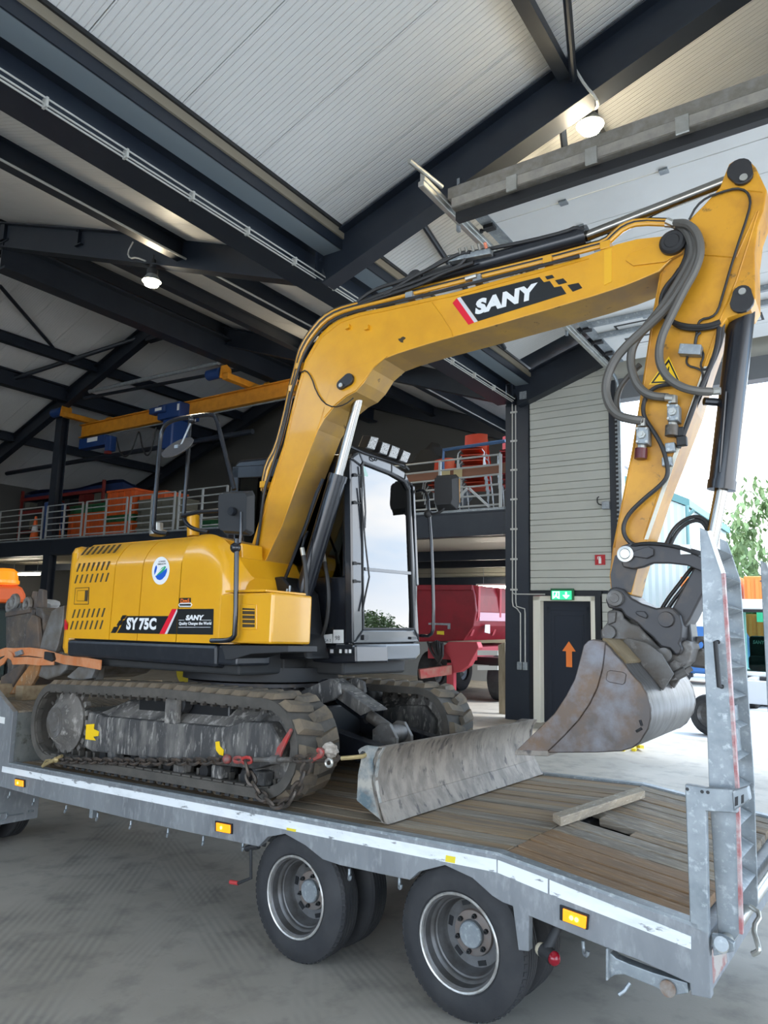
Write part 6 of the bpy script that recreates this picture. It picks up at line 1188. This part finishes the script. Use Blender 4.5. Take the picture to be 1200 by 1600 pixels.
# ---------------- red dump trailer under the mezzanine
dt = thing('dump_trailer', 'red dump trailer parked under the mezzanine behind the cab', 'trailer', (-6.8,14.5,0), B)
hullp = [BY(x,y,13) for x, y in [(625,914),(738,914),(742,930),(744,955),(740,978),(724,1001),(650,1003),(630,985)]]
hu = ob('tipper_body', G().prism(hullp,(0,4.4,0)), M['redp'], dt, fr=B, bev=.03)
ob('top_rim', G().prism([p_+V((.02,0,.0)) for p_ in [hullp[0],hullp[1],hullp[1]+V((0,0,-.14)),hullp[0]+V((0,0,-.14))]],(0,-.06,0)), M['redp'], hu, fr=B, bev=.01)
e_ = hullp[1]; ob('side_band', G().hexa([(e_.x+.05,13.2,2.1),(e_.x+.12,13.2,2.1),(e_.x+.12,17.2,2.1),(e_.x+.05,17.2,2.1),(e_.x+.05,13.2,2.32),(e_.x+.12,13.2,2.32),(e_.x+.12,17.2,2.32),(e_.x+.05,17.2,2.32)]), mat('pale pink band', (.62,.36,.42), .5), hu, fr=B)
for y in (13.1,14.4,15.8,17.2): ob('side_rib', G().prism([(e_.x-.02,y,3.02),(e_.x+.14,y,3.0),(e_.x+.12,y,2.2),(e_.x-.1,y,1.7)],(0,.12,0)), M['pinkp'], hu, fr=B)
ob('number_patch', G().prism([BX(x,y,e_.x+.13) for x, y in [(758,976),(765,976),(765,990),(757,988)]],(.01,0,0)), M['white'], hu, fr=B)
ob('yellow_plate', G().prism([BY(x,y,12.99) for x, y in [(683,986),(694,986),(694,992),(683,991)]],(0,-.01,0)), M['yellowst'], hu, fr=B); ob('grey_bar', G().prism([BY(x,y,12.99) for x, y in [(670,973),(704,974),(704,983),(700,983),(700,977),(670,976)]],(0,-.02,0)), M['galv'], hu, fr=B)
ob('chassis', G().box((-7.5,13.2,1.05),(-6.2,17.4,1.4)), M['pinkp'], dt, fr=B, bev=.02)
ob('draw_frame', G().prism([BY(x,y,12.7) for x, y in [(690,1012),(700,1003),(745,1003),(748,1012),(732,1040),(718,1050),(706,1052),(704,1030)]],(0,.25,0)), M['pinkp'], dt, fr=B, bev=.02)
ob('jack_leg', G().box((-6.62,12.7,.0),(-6.42,12.85,1.0)), M['pinkp'], dt, fr=B)
ob('draw_bar', G().bar(BY(655,1053,12.2),BY(706,1046,12.8),.22,.24), mat('worn draw bar', (.36,.20,.16), .7, c2=(.42,.05,.05), sc=3), dt, fr=B, bev=.02)
for y_, w_ in ((1016,1024),(1040,1047)):
    ob('marker_board', G().prism([BY(x,y,12.5) for x, y in [(746,y_),(778,y_+.5),(778,w_),(746,w_)]],(0,.03,0)), M['white'], dt, fr=B)
g = G()
for i in range(9): g.tube([BY(668+3*i,1003+2*math.sin(i),12.6),BY(672+2.5*i,1015+4*math.sin(2*i),12.5),BY(680+1.5*i,1028,12.5),BY(690-2*i,1040+i,12.6)],.03,5,1)
ob('hose_bundle', g, M['hose'], dt, fr=B, kind='stuff')
for y in (14.2,15.7):
    for x in (-5.75,-7.9): w_ = ob('wheel', G().lathe((x,y,.6),(1,0,0),[(-.22,.3),(-.22,.5),(-.16,.6),(.16,.6),(.22,.5),(.22,.3),(.1,.28),(.1,0)],26), M['rubber'], dt, fr=B); ob('rim', G().lathe((x,y,.6),(1,0,0),[(.16,.28),(.12,.2),(.2,.1),(.2,0)],20), M['galv'], w_, fr=B)
ob('mudguard_box', G().box((-6.3,13.6,.95),(-5.5,16.4,1.15)), M['black'], dt, fr=B)
pw = [BY(x,y,11.75) for x, y in [(778,1008),(789,1003),(793,1150),(780,1150)]]
ob('timber_post', G().prism(pw,(0,.12,0)), mat('pale rough timber', (.46,.38,.27), .85, c2=(.34,.28,.19), sc=5, stretch=(3,3,.5)), None, 'pale rough timber standing against the dark wall column', 'timber', B, bev=.008)
# ---------------- orange vehicle with a beacon, left of the trailer
ov = thing('service_vehicle', 'orange service vehicle roof with amber beacon beyond the trailer at the left edge', 'vehicle', (-10.6,2.6,0))
r_ = [P(T,0,-10,x,y) for x, y in [(-30,914),(30,914),(37,918),(42,928),(43,942),(-30,942)]]
ob('roof', G().prism(r_,(-1.6,0,0)), M['orange'], ov, bev=.06); M['orange'].node_tree.nodes['Principled BSDF'].inputs['Base Color'].default_value = (.80,.13,.02,1)
ob('cab_shell', G().box((-11.5,.6,.6),(-10.15,2.42,2.8)), M['sideglass'], ov); ob('body', G().box((-12.4,.5,.45),(-10.1,2.45,1.3)), mat('teal grey panel', (.07,.11,.12), .6), ov, bev=.05)
for y in (.6,2.3): ob('pillar', G().box((-10.2,y,1.2),(-10.08,y+.12,2.85)), M['black'], ov)
for x in (-12,-10.6):
    for y in (.5,2.2): w_ = ob('wheel', G().lathe((x,y,.42),(0,1,0),[(0,.2),(0,.36),(.05,.42),(.22,.42),(.26,.36),(.26,.2)],22), M['rubber'], ov); ob('hub', G().cyl((x,y+.02,.42),(x,y+.24,.42),.2), M['galv'], w_)
b_ = P(T,0,-10.2,6,912); ob('beacon', G().lathe(b_+V((0,0,.0)),(0,0,1),[(0,.0),(0,.24),(.05,.24),(.06,.22),(.20,.20),(.25,.14),(.26,0)],20), mat('amber beacon', (.80,.22,.01), .2, emit=.5), ov)
# ---------------- spare buckets, plate and strap on the gooseneck deck (frame T)
M['bk1'] = mat('dark earthy bucket steel', (.075,.072,.072), .6, .3, c2=(.15,.12,.095), sc=5, c3=(.21,.20,.19), sc3=13, bump=.2, bsc=20); M['bk2'] = mat('brown worn bucket steel', (.16,.115,.085), .6, .2, c2=(.09,.08,.075), sc=4, bump=.2); M['rust'] = mat('orange rusted plate', (.36,.16,.05), .75, c2=(.20,.12,.06), sc=5, c3=(.40,.30,.2), sc3=15); M['greyst'] = mat('grey steel plate', (.24,.24,.235), .5, .4, c2=(.15,.125,.10), sc=5)
def YP(l, y): return [Y(a_,b_,y) for a_, b_ in l]
t = thing('spare_bucket', 'narrow dark digging bucket standing upright on the gooseneck deck at the left', 'bucket', (-6.4,.9,1.61))
ob('side_plate', G().prism(YP([(9,962),(14,952),(44,947),(50,952),(48,1000),(42,1050),(14,1062),(9,1020)],.75),(0,.04,0)), M['bk1'], t, bev=.01)
ob('bucket_shell', G().prism(YP([(12,966),(46,958),(43,1045),(15,1055)],.80),(0,.45,0)), M['bk1'], t, bev=.02)
ob('top_bar', G().prism(YP([(8,957),(47,951),(47,957),(8,964)],.73),(0,.5,0)), M['bk2'], t, bev=.006)
for x, y in ((17,947),(23,940),(44,945)): q = Y(x,y,.78); ob('pin_ear', G().tube([q+V((.07*math.cos(k*.628),0,.07*math.sin(k*.628))) for k in range(10)],.035,8,closed=True), M['greyst'], t)
t = thing('spare_bucket', 'brown curved bucket beside the upright dark bucket on the gooseneck', 'bucket', (-6.0,.9,1.61))
ob('side_plate', G().prism(YP([(41,975),(50,960),(58,965),(60,990),(62,1015),(56,1046),(41,1050),(39,1010)],.60),(0,.05,0)), M['bk2'], t, bev=.015)
ob('bucket_shell', G().prism(YP([(54,948),(64,950),(69,960),(66,1000),(60,1020),(57,985)],.66),(0,.4,0)), M['bk1'], t, bev=.02)
for x, y in ((52,938),(62,935)): q = Y(x,y,.8); ob('hanger_ear', G().prism([q+V((-.1,0,-.12)),q+V((.1,0,-.12)),q+V((.06,0,.1)),q+V((-.05,0,.12))],(0,.06,0)), M['bk2'], t, bev=.015)
for x0 in (-7.6,-6.6,-5.9): ob('dunnage_timber', G().box((x0,.4,1.446),(x0+.16,2.2,1.60)), M['wood'], None, {-7.6:'first',-6.6:'second',-5.9:'third'}[x0]+' bearer timber under the spare buckets on the gooseneck, from the left', 'timber', group='bearers on the gooseneck')
lump('sand_bag', Y(73,948,1.1)+V((0,0,-.02)), .17, .16, .11, mat('white sack cloth', (.55,.56,.56), .8), 'small whitish sack lying over the buckets on the gooseneck', 'sack', 5, T)
ob('steel_plate', G().prism(YP([(60,1022),(66,995),(80,955),(90,949),(100,946),(98,975),(90,1010),(84,1025)],.55),(0,.05,0)), M['greyst'], None, 'tall grey brown steel plate leaning behind the counterweight', 'plate', bev=.008)
t = thing('spare_bucket', 'wide rusty ditching bucket lying on the gooseneck deck beside the track', 'bucket', (-5.9,.6,1.6))
ob('rusty_side', G().prism(YP([(14,1085),(30,1060),(50,1034),(64,1034),(58,1055),(48,1072),(34,1082)],.50),(0,.04,0)), M['rust'], t, bev=.006)
ob('bucket_shell', G().prism(YP([(56,1056),(62,1038),(72,1036),(106,1036),(102,1047),(92,1056),(72,1062)],.52),(0,1.1,0)), M['greyst'], t, bev=.02)
ob('back_plate', G().prism(YP([(0,1058),(28,1040),(34,1030),(44,1030),(18,1075),(0,1085)],.62),(0,.9,0)), M['bk2'], t, bev=.02)
ob('cutting_lip', G().prism(YP([(104,1058),(122,1042),(151,1040),(143,1060),(120,1064)],.35),(0,.05,0)), M['greyst'], t, bev=.006)
ob('support_leg', G().box(Y(147,1062,.4),Y(152,1037,.4)+V((0,.08,0))), M['greyst'], t)
st = thing('lashing_strap', 'faded orange lashing strap with ratchet tied over the spare buckets', 'strap', (-5.8,.5,1.9)); M['strap'] = mat('faded orange webbing', (.58,.19,.06), .7, c2=(.60,.28,.14), sc=6)
def ribbon(l, y, h): 
    p = YP(l,y); g = G()
    for i in range(len(p)-1): q = [p[i]+V((0,0,-h)),p[i+1]+V((0,0,-h)),p[i+1]+V((0,0,h)),p[i]+V((0,0,h))]; g.hexa(q+[v+V((.0,.012,0)) for v in q])
    return g
ob('webbing', ribbon([(-4,1022),(8,1018),(20,1019),(45,1018),(68,1021),(84,1026)],.46,.045), M['strap'], st); p_ = [Y(84,1026,.46),Y(100,1031,.40),Y(128,1034,.24),Y(157,1039,.20)]; g = G()
for i in range(3): q = [p_[i]+V((0,0,-.045)),p_[i+1]+V((0,0,-.045)),p_[i+1]+V((0,0,.045)),p_[i]+V((0,0,.045))]; g.hexa(q+[v+V((0,.012,0)) for v in q])
ob('webbing', g, M['strap'], st); ob('webbing', ribbon([(-4,1038),(6,1032),(12,1022),(18,1026),(20,1033),(40,1032),(60,1034),(84,1033)],.44,.04), M['strap'], st)
ob('ratchet', G().prism(YP([(69,1018),(80,1020),(84,1030),(80,1034),(68,1030)],.42),(0,.05,0)), M['blackm'], st, bev=.006); ob('ratchet', G().prism(YP([(22,1019),(32,1015),(34,1022),(24,1026)],.43),(0,.03,0)), M['galv'], st, bev=.006)
q = Y(300,1046,3.2); yw = ob('yellow_disc', G().lathe(q,(.1,-1,0),[(0,.0),(0,.12),(.05,.14),(.06,.21),(.10,.22),(.10,0)],28), mat('yellow wheel paint', (.55,.42,.02), .45), None, 'yellow wheel disc seen in the gap between track and counterweight', 'wheel', base=None)
ob('wheel_stand', G().box(q+V((-.1,.02,-q.z)),q+V((.1,.3,-.1))), M['blackm'], yw)
# ---------------- lashing chain with load binder along the near track (frame T)
ch = thing('lashing_chain', 'rusty lashing chain with red load binder hooked along the near crawler track', 'chain', (-2.5,.02,.9))
M['chain'] = mat('rusty chain steel', (.07,.062,.056), .5, .5, c2=(.12,.09,.07), sc=20); M['gold'] = mat('brassy hook', (.50,.40,.20), .45, .5, c2=(.35,.26,.12), sc=10); M['redr'] = mat('worn red paint', (.42,.035,.03), .5, c2=(.16,.09,.08), sc=14)
def links(pts, step, r, k):
    g = G(); L_ = [0]
    for i in range(len(pts)-1): L_.append(L_[-1]+(pts[i+1]-pts[i]).length)
    n = int(L_[-1]/step); j = 0
    for i in range(n):
        s = (i+.5)*L_[-1]/n
        while L_[j+1] < s: j += 1
        c = pts[j].lerp(pts[j+1],(s-L_[j])/(L_[j+1]-L_[j])); d = (pts[j+1]-pts[j]).normalized(); x, y = perp(d)
        o_ = (x+y).normalized() if i % 2 else (x-y).normalized(); e1 = d*step*.72; e2 = o_*step*.36
        g.tube([c-e1*.6-e2, c+e1*.6-e2, c+e1, c+e1*.6+e2, c-e1*.6+e2, c-e1],r,5,1,closed=True)
    return g
def cat_(l, ys): return [Y(a_,b_,y_) for (a_,b_), y_ in zip(l, ys)]
ob('chain_links', links(cat_([(92,1188),(150,1189),(230,1190),(300,1190),(352,1188)],[.035,.025,.02,.01,0]),.075,.0115,0), M['chain'], ch, kind='stuff')
ob('chain_links', links(cat_([(384,1192),(388,1208),(396,1225),(408,1243),(424,1256),(440,1258),(455,1247),(468,1225),(476,1205),(482,1192)],[0]*5+[0]*5),.075,.0125,0), M['chain'], ch, kind='stuff')
ob('chain_links', links(cat_([(462,1186),(480,1185),(492,1184),(512,1186),(528,1184)],[0,0,0,.05,.09]),.07,.0125,0), M['chain'], ch, kind='stuff')
ob('grab_hook', G().tube(cat_([(67,1197),(72,1194),(85,1187),(97,1181)],[.0,.0,.0,.02]),.016,7).tube(cat_([(67,1196),(72,1188),(79,1187),(83,1191)],[.0,.0,.0,.0]),.010,6).sph(Y(88,1187,.0),.028,8), M['gold'], ch)
ob('grab_hook', G().tube(cat_([(533,1185),(545,1184),(562,1182.5),(570,1181),(572,1177),(568,1174)],[.08,.10,.13,.16,.18,.18]),.014,7,1), M['gold'], ch)
ob('binder_barrel', G().cyl(Y(398,1187,0),Y(455,1187,0),.018,n=10).cyl(Y(425,1187,0),Y(436,1187,0),.030,n=12), M['coupler'], ch)
ob('binder_eye', G().tube([Y(386+8*math.cos(k*.785),1188+5*math.sin(k*.785),0) for k in range(8)],.012,6,closed=True).tube([Y(372+7*math.cos(k*.785),1187+4*math.sin(k*.785),0) for k in range(8)],.012,6,closed=True), M['redr'], ch)
ob('binder_knob', G().sph(Y(355,1186,-.01),.035,10), M['redr'], ch)
ob('binder_eye', G().tube([Y(467+8*math.cos(k*.785),1186+5*math.sin(k*.785),0) for k in range(8)],.012,6,closed=True), M['chain'], ch); ob('binder_hook', G().tube(cat_([(486,1188),(494,1183),(502,1180),(504,1173),(497,1172)],[.0]*5),.018,7,1), M['redr'], ch)
ob('binder_handle', G().prism(cat_([(426,1190),(434,1192),(440,1174),(455,1142),(453,1138),(445,1150),(433,1168)],[0,0,.01,.03,.03,.03,.02]),(0,.02,0)), M['redr'], ch, bev=.004)
lump('rag', Y(516,1172,.06), .055, .045, .05, mat('pale muddy rag', (.42,.38,.33), .9, c2=(.2,.17,.14), sc=14), 'small pale muddy rag tied to the chain before the blade', 'rag', 9, T)
ob('shackle_ring', G().tube([Y(514+5*math.cos(k*.628),1192+6*math.sin(k*.628),.02) for k in range(10)],.010,6,closed=True), M['zinc'], ch)
# ================================================================ YARD (frame B)
struct('ground', G().box((-80,19.8,-.3),(90,150,-.02)).box((-1.9,11.2,-.3),(90,19.8,.004)).box((6.2,-40,-.3),(90,11.2,.0)), M['yardc'], 'pale concrete yard outside the open gateway', 'ground')
struct('ground', G().box((-40,-40,-.5),(6.2,-12,-.1)), M['yardc'], 'pale yard behind the hall', 'ground')
hb = thing('metal_building', 'pale corrugated metal building with teal trim across the yard', 'building', (-10,31,0), B)
corr = ribbed('pale teal corrugated cladding', (.50,.58,.58), 0, .30, .5, .06, duty=.5)
ob('wall', G().prism([(-18,30,-.2),(-4.1,30,-.2),(-4.1,30,7.4),(-5.3,30,8.0),(-18,30,13.5)],(0,11,0)), corr, hb, fr=B)
teal = mat('teal trim', (.10,.22,.22), .5); ob('verge_trim', G().prism([(-3.9,29.9,7.35),(-3.9,29.9,7.7),(-5.3,29.9,8.4),(-18,29.9,14),(-18,29.9,13.5),(-5.3,29.9,8.0)],(0,11.2,0)), teal, hb, fr=B); ob('downpipe', G().cyl((-4.0,29.85,0),(-4.0,29.85,7.4),.08,n=8).cyl((-3.7,29.85,7.2),(-4.0,29.85,6.9),.08,n=8), teal, hb, fr=B); ob('corner_trim', G().box((-4.15,29.95,0),(-4.05,30.05,7.4)), M['white'], hb, fr=B)
M['conto'] = mat('orange container', (.72,.21,.04), .55)
for i, (x, z, l) in enumerate(((-4.0,1.2,'lower left'),(-1.6,1.2,'lower middle'),(.8,1.2,'lower right'),(-4.0,2.7,'upper left'),(-1.6,2.7,'upper middle'),(.8,2.7,'upper right'))):
    c_ = thing('site_container', l+' orange container in the row across the yard', 'container', (x+1.1,28.8,z), B, 'orange containers across the yard')
    ob('box', G().box((x,28,z),(x+2.2,29.6,z+1.4)), M['conto'], c_, fr=B, bev=.03)
    for k in range(7): ob('rib', G().box((x+.1+.3*k,27.95,z+.1),(x+.22+.3*k,28,z+1.3)), M['conto'], c_, fr=B)
rk = thing('container_frame', 'dark low rack carrying the orange containers', 'rack', (-.5,28.8,0), B)
for x in (-3.8,-1.6,.8,2.8): ob('leg', G().box((x,28.1,-.1),(x+.12,28.3,1.1)), M['blackm'], rk, fr=B)
ob('frame', G().box((-4,28.05,1.05),(3.1,29.5,1.19)), M['blackm'], rk, fr=B)
# parked excavator outside
ye = thing('excavator', 'white cabbed excavator parked in the yard beyond the ramp', 'excavator', (.2,18.8,0), B)
q = lambda x, y: BY(x,y,18.3)
a_, b_ = q(1150,936), q(1150,1050)
ob('cab_shell', G().box((a_.x-.05,18.3,a_.z-.3),(a_.x+1.3,19.7,a_.z)).box((a_.x-.05,18.3,b_.z),(a_.x+.05,19.7,a_.z)).box((a_.x-.05,18.3,b_.z-.1),(a_.x+1.3,19.7,b_.z+.05)).box((a_.x+1.2,18.3,b_.z),(a_.x+1.3,19.7,a_.z)), M['white'], ye, fr=B, bev=.04)
ob('window_frame', G().box((a_.x+.02,18.26,a_.z-.36),(a_.x+1.2,18.3,a_.z-.28)).box((a_.x+.02,18.26,b_.z),(a_.x+.08,18.3,a_.z-.3)).box((a_.x+1.1,18.26,b_.z),(a_.x+1.2,18.3,a_.z-.3)), M['black'], ye, fr=B)
ob('window_pane', G().box((a_.x+.05,18.32,b_.z),(a_.x+1.2,18.34,a_.z-.3)), glass('teal glass', (.42,.62,.58), .6, 1.4), ye, fr=B)
sx_ = q(1183,1000); ob('operator_seat', G().box((sx_.x-.28,18.9,b_.z+.05),(sx_.x+.22,19.3,sx_.z+.1)).box((sx_.x-.28,18.6,b_.z+.05),(sx_.x+.22,19.2,b_.z+.45)), M['blackm'], ye, fr=B, bev=.08)
stt = ob('seat_label', G().box((sx_.x-.2,18.88,sx_.z-.15),(sx_.x+.14,18.9,sx_.z+.02)), M['black'], ye, fr=B)
text('lettering', 'SANY', M['decwhite'], stt, (sx_.x-.18,18.875,sx_.z-.12), (1,0,0), (0,0,1), .3, .1, .2, .03)
ob('green_tag', G().box((a_.x+.5,18.24,a_.z-.62),(a_.x+.66,18.26,a_.z-.36)), M['decgreen'], ye, fr=B)
ob('body', G().box((a_.x-.4,18.2,b_.z-.55),(a_.x+2.2,20.4,b_.z-.1)), M['black'], ye, fr=B, bev=.04); ob('control_panel', G().box((a_.x+.25,18.17,b_.z-.42),(a_.x+.6,18.2,b_.z-.2)), M['white'], ye, fr=B)
tk_ = q(1170,1075); ob('blade', G().box((a_.x-.1,17.3,.15),(a_.x+2.2,17.4,.75)).box((a_.x+.3,17.4,.35),(a_.x+.5,18.4,.8)), mat('pale grey blade', (.50,.51,.52), .5), ye, fr=B, bev=.03)
for x in (a_.x+.1,a_.x+1.6): ob('crawler_track', G().prism([(x,17.7,0),(x,20.3,0),(x,20.6,.3),(x,20.3,.65),(x,17.7,.65),(x,17.4,.3)],(.4,0,0)), M['rubber'], ye, fr=B, bev=.06)
vh = thing('parked_van', 'blue and white van parked behind the bucket in the yard', 'van', (-2.6,24,0), B)
ob('body', G().prism([(-3.8,24,.4),(-1.2,24,.4),(-1.2,24,1.7),(-1.6,24,2.5),(-3.8,24,2.6)],(0,1.8,0)), mat('van blue', (.05,.16,.42), .4), vh, fr=B, bev=.08); ob('white_top', G().prism([(-3.8,23.98,2.05),(-1.35,23.98,2.05),(-1.6,23.98,2.52),(-3.8,23.98,2.62)],(0,1.84,0)), M['white'], vh, fr=B, bev=.06)
for x in (-3.3,-1.7): ob('wheel', G().lathe((x,23.95,.36),(0,1,0),[(0,0),(0,.36),(.2,.36),(.2,0)],18), M['rubber'], vh, fr=B)
lw = BZ(1098,1150,.004); tw_ = thing('loose_tyre', 'dark tyre standing in the gateway behind the ramp', 'tyre', (lw.x,lw.y+.2,0), B)
ob('tyre', G().lathe((lw.x+.1,lw.y+.1,.40),(.25,1,0),[(0,.24),(-.02,.30),(.02,.38),(.06,.40),(.2,.40),(.24,.38),(.26,.3),(.24,.24)],30), M['rubber'], tw_, fr=B); ob('rim', G().lathe((lw.x+.1,lw.y+.1,.40),(.25,1,0),[(.04,.25),(.1,.2),(.1,0)],20), M['rimgrey'], tw_, fr=B)
ys2 = thing('folding_stand', 'small yellow folding stand on the floor behind the bucket', 'stand', BZ(990,1172,.0), B)
for (x0, y0), (x1, y1) in (((972,1172),(985,1162)),((985,1162),(1003,1172)),((990,1172),(1000,1160))): ob('leg', G().bar(BZ(x0,y0,.02),BZ(x1,y1,.02)+V((0,0,.05)),.07,.05), M['yellowst'], ys2, fr=B)
# trees
leafm = mat('tree leaves', (.12,.19,.07), .7, c2=(.20,.27,.11), sc=.9, lo=.35, hi=.65, c3=(.07,.12,.05), sc3=3); bark = mat('bark', (.12,.09,.06), .9)
random.seed(11); g = G(); vv = []; ff = []
for _ in range(2600):
    u_, w_ = random.uniform(-1,1), random.uniform(0,6.283); r = random.uniform(.55,1)**.5; k = math.sqrt(1-u_*u_)
    lob = 1+.22*math.sin(3*w_+2)*k+.18*math.sin(5*u_+w_*2)
    c = V((r*k*math.cos(w_)*lob,r*k*math.sin(w_)*lob,r*u_*lob)); s = random.uniform(.05,.095)
    x = V((random.gauss(0,1),random.gauss(0,1),random.gauss(0,1))).normalized(); y = perp(x)[0]; n_ = len(vv)
    vv += [c-x*s, c+y*s*.6, c+x*s, c-y*s*.6]; ff.append((n_,n_+1,n_+2,n_+3))
crown0 = None
def tree(x, y, h, r, label):
    global crown0
    t = thing('tree', label, 'tree', (x,y,-.1), B, 'trees beyond the yard')
    ob('trunk', G().cyl((x,y,-.1),(x,y,h*.6),.2,.1,n=8), bark, t, fr=B)
    if crown0 is None:
        g = G().add(vv, ff); crown0 = _mesh('crown', g, leafm, V((0,0,0)))
    c = bpy.data.objects.new('crown', crown0); COL.objects.link(c); c.parent = t; BASE[c.name] = V((0,0,0)); c.matrix_local = MX.Translation((0,0,h*.58)) @ MX.Rotation(x*1.7,4,'Z') @ MX.Diagonal((r,r,h*.48,1))
for i in range(6): tree(-11+4.3*i, 48+8.5*(i%2), 9.4+(i*5%4)*.6, 3.0, ('tree in the pale green row behind the yard, '+['first','second','third','fourth','fifth','sixth','seventh','eighth','ninth'][i]+' from the left'))
for i in range(9): tree(14+4.6*i, 58-2.2*i+9*(i%2), 3.4+(i*5%4)*.3, 3.0, ('tree in the hedge right of the gateway, '+['first','second','third','fourth','fifth','sixth','seventh','eighth','ninth'][i]+' from the gate'))
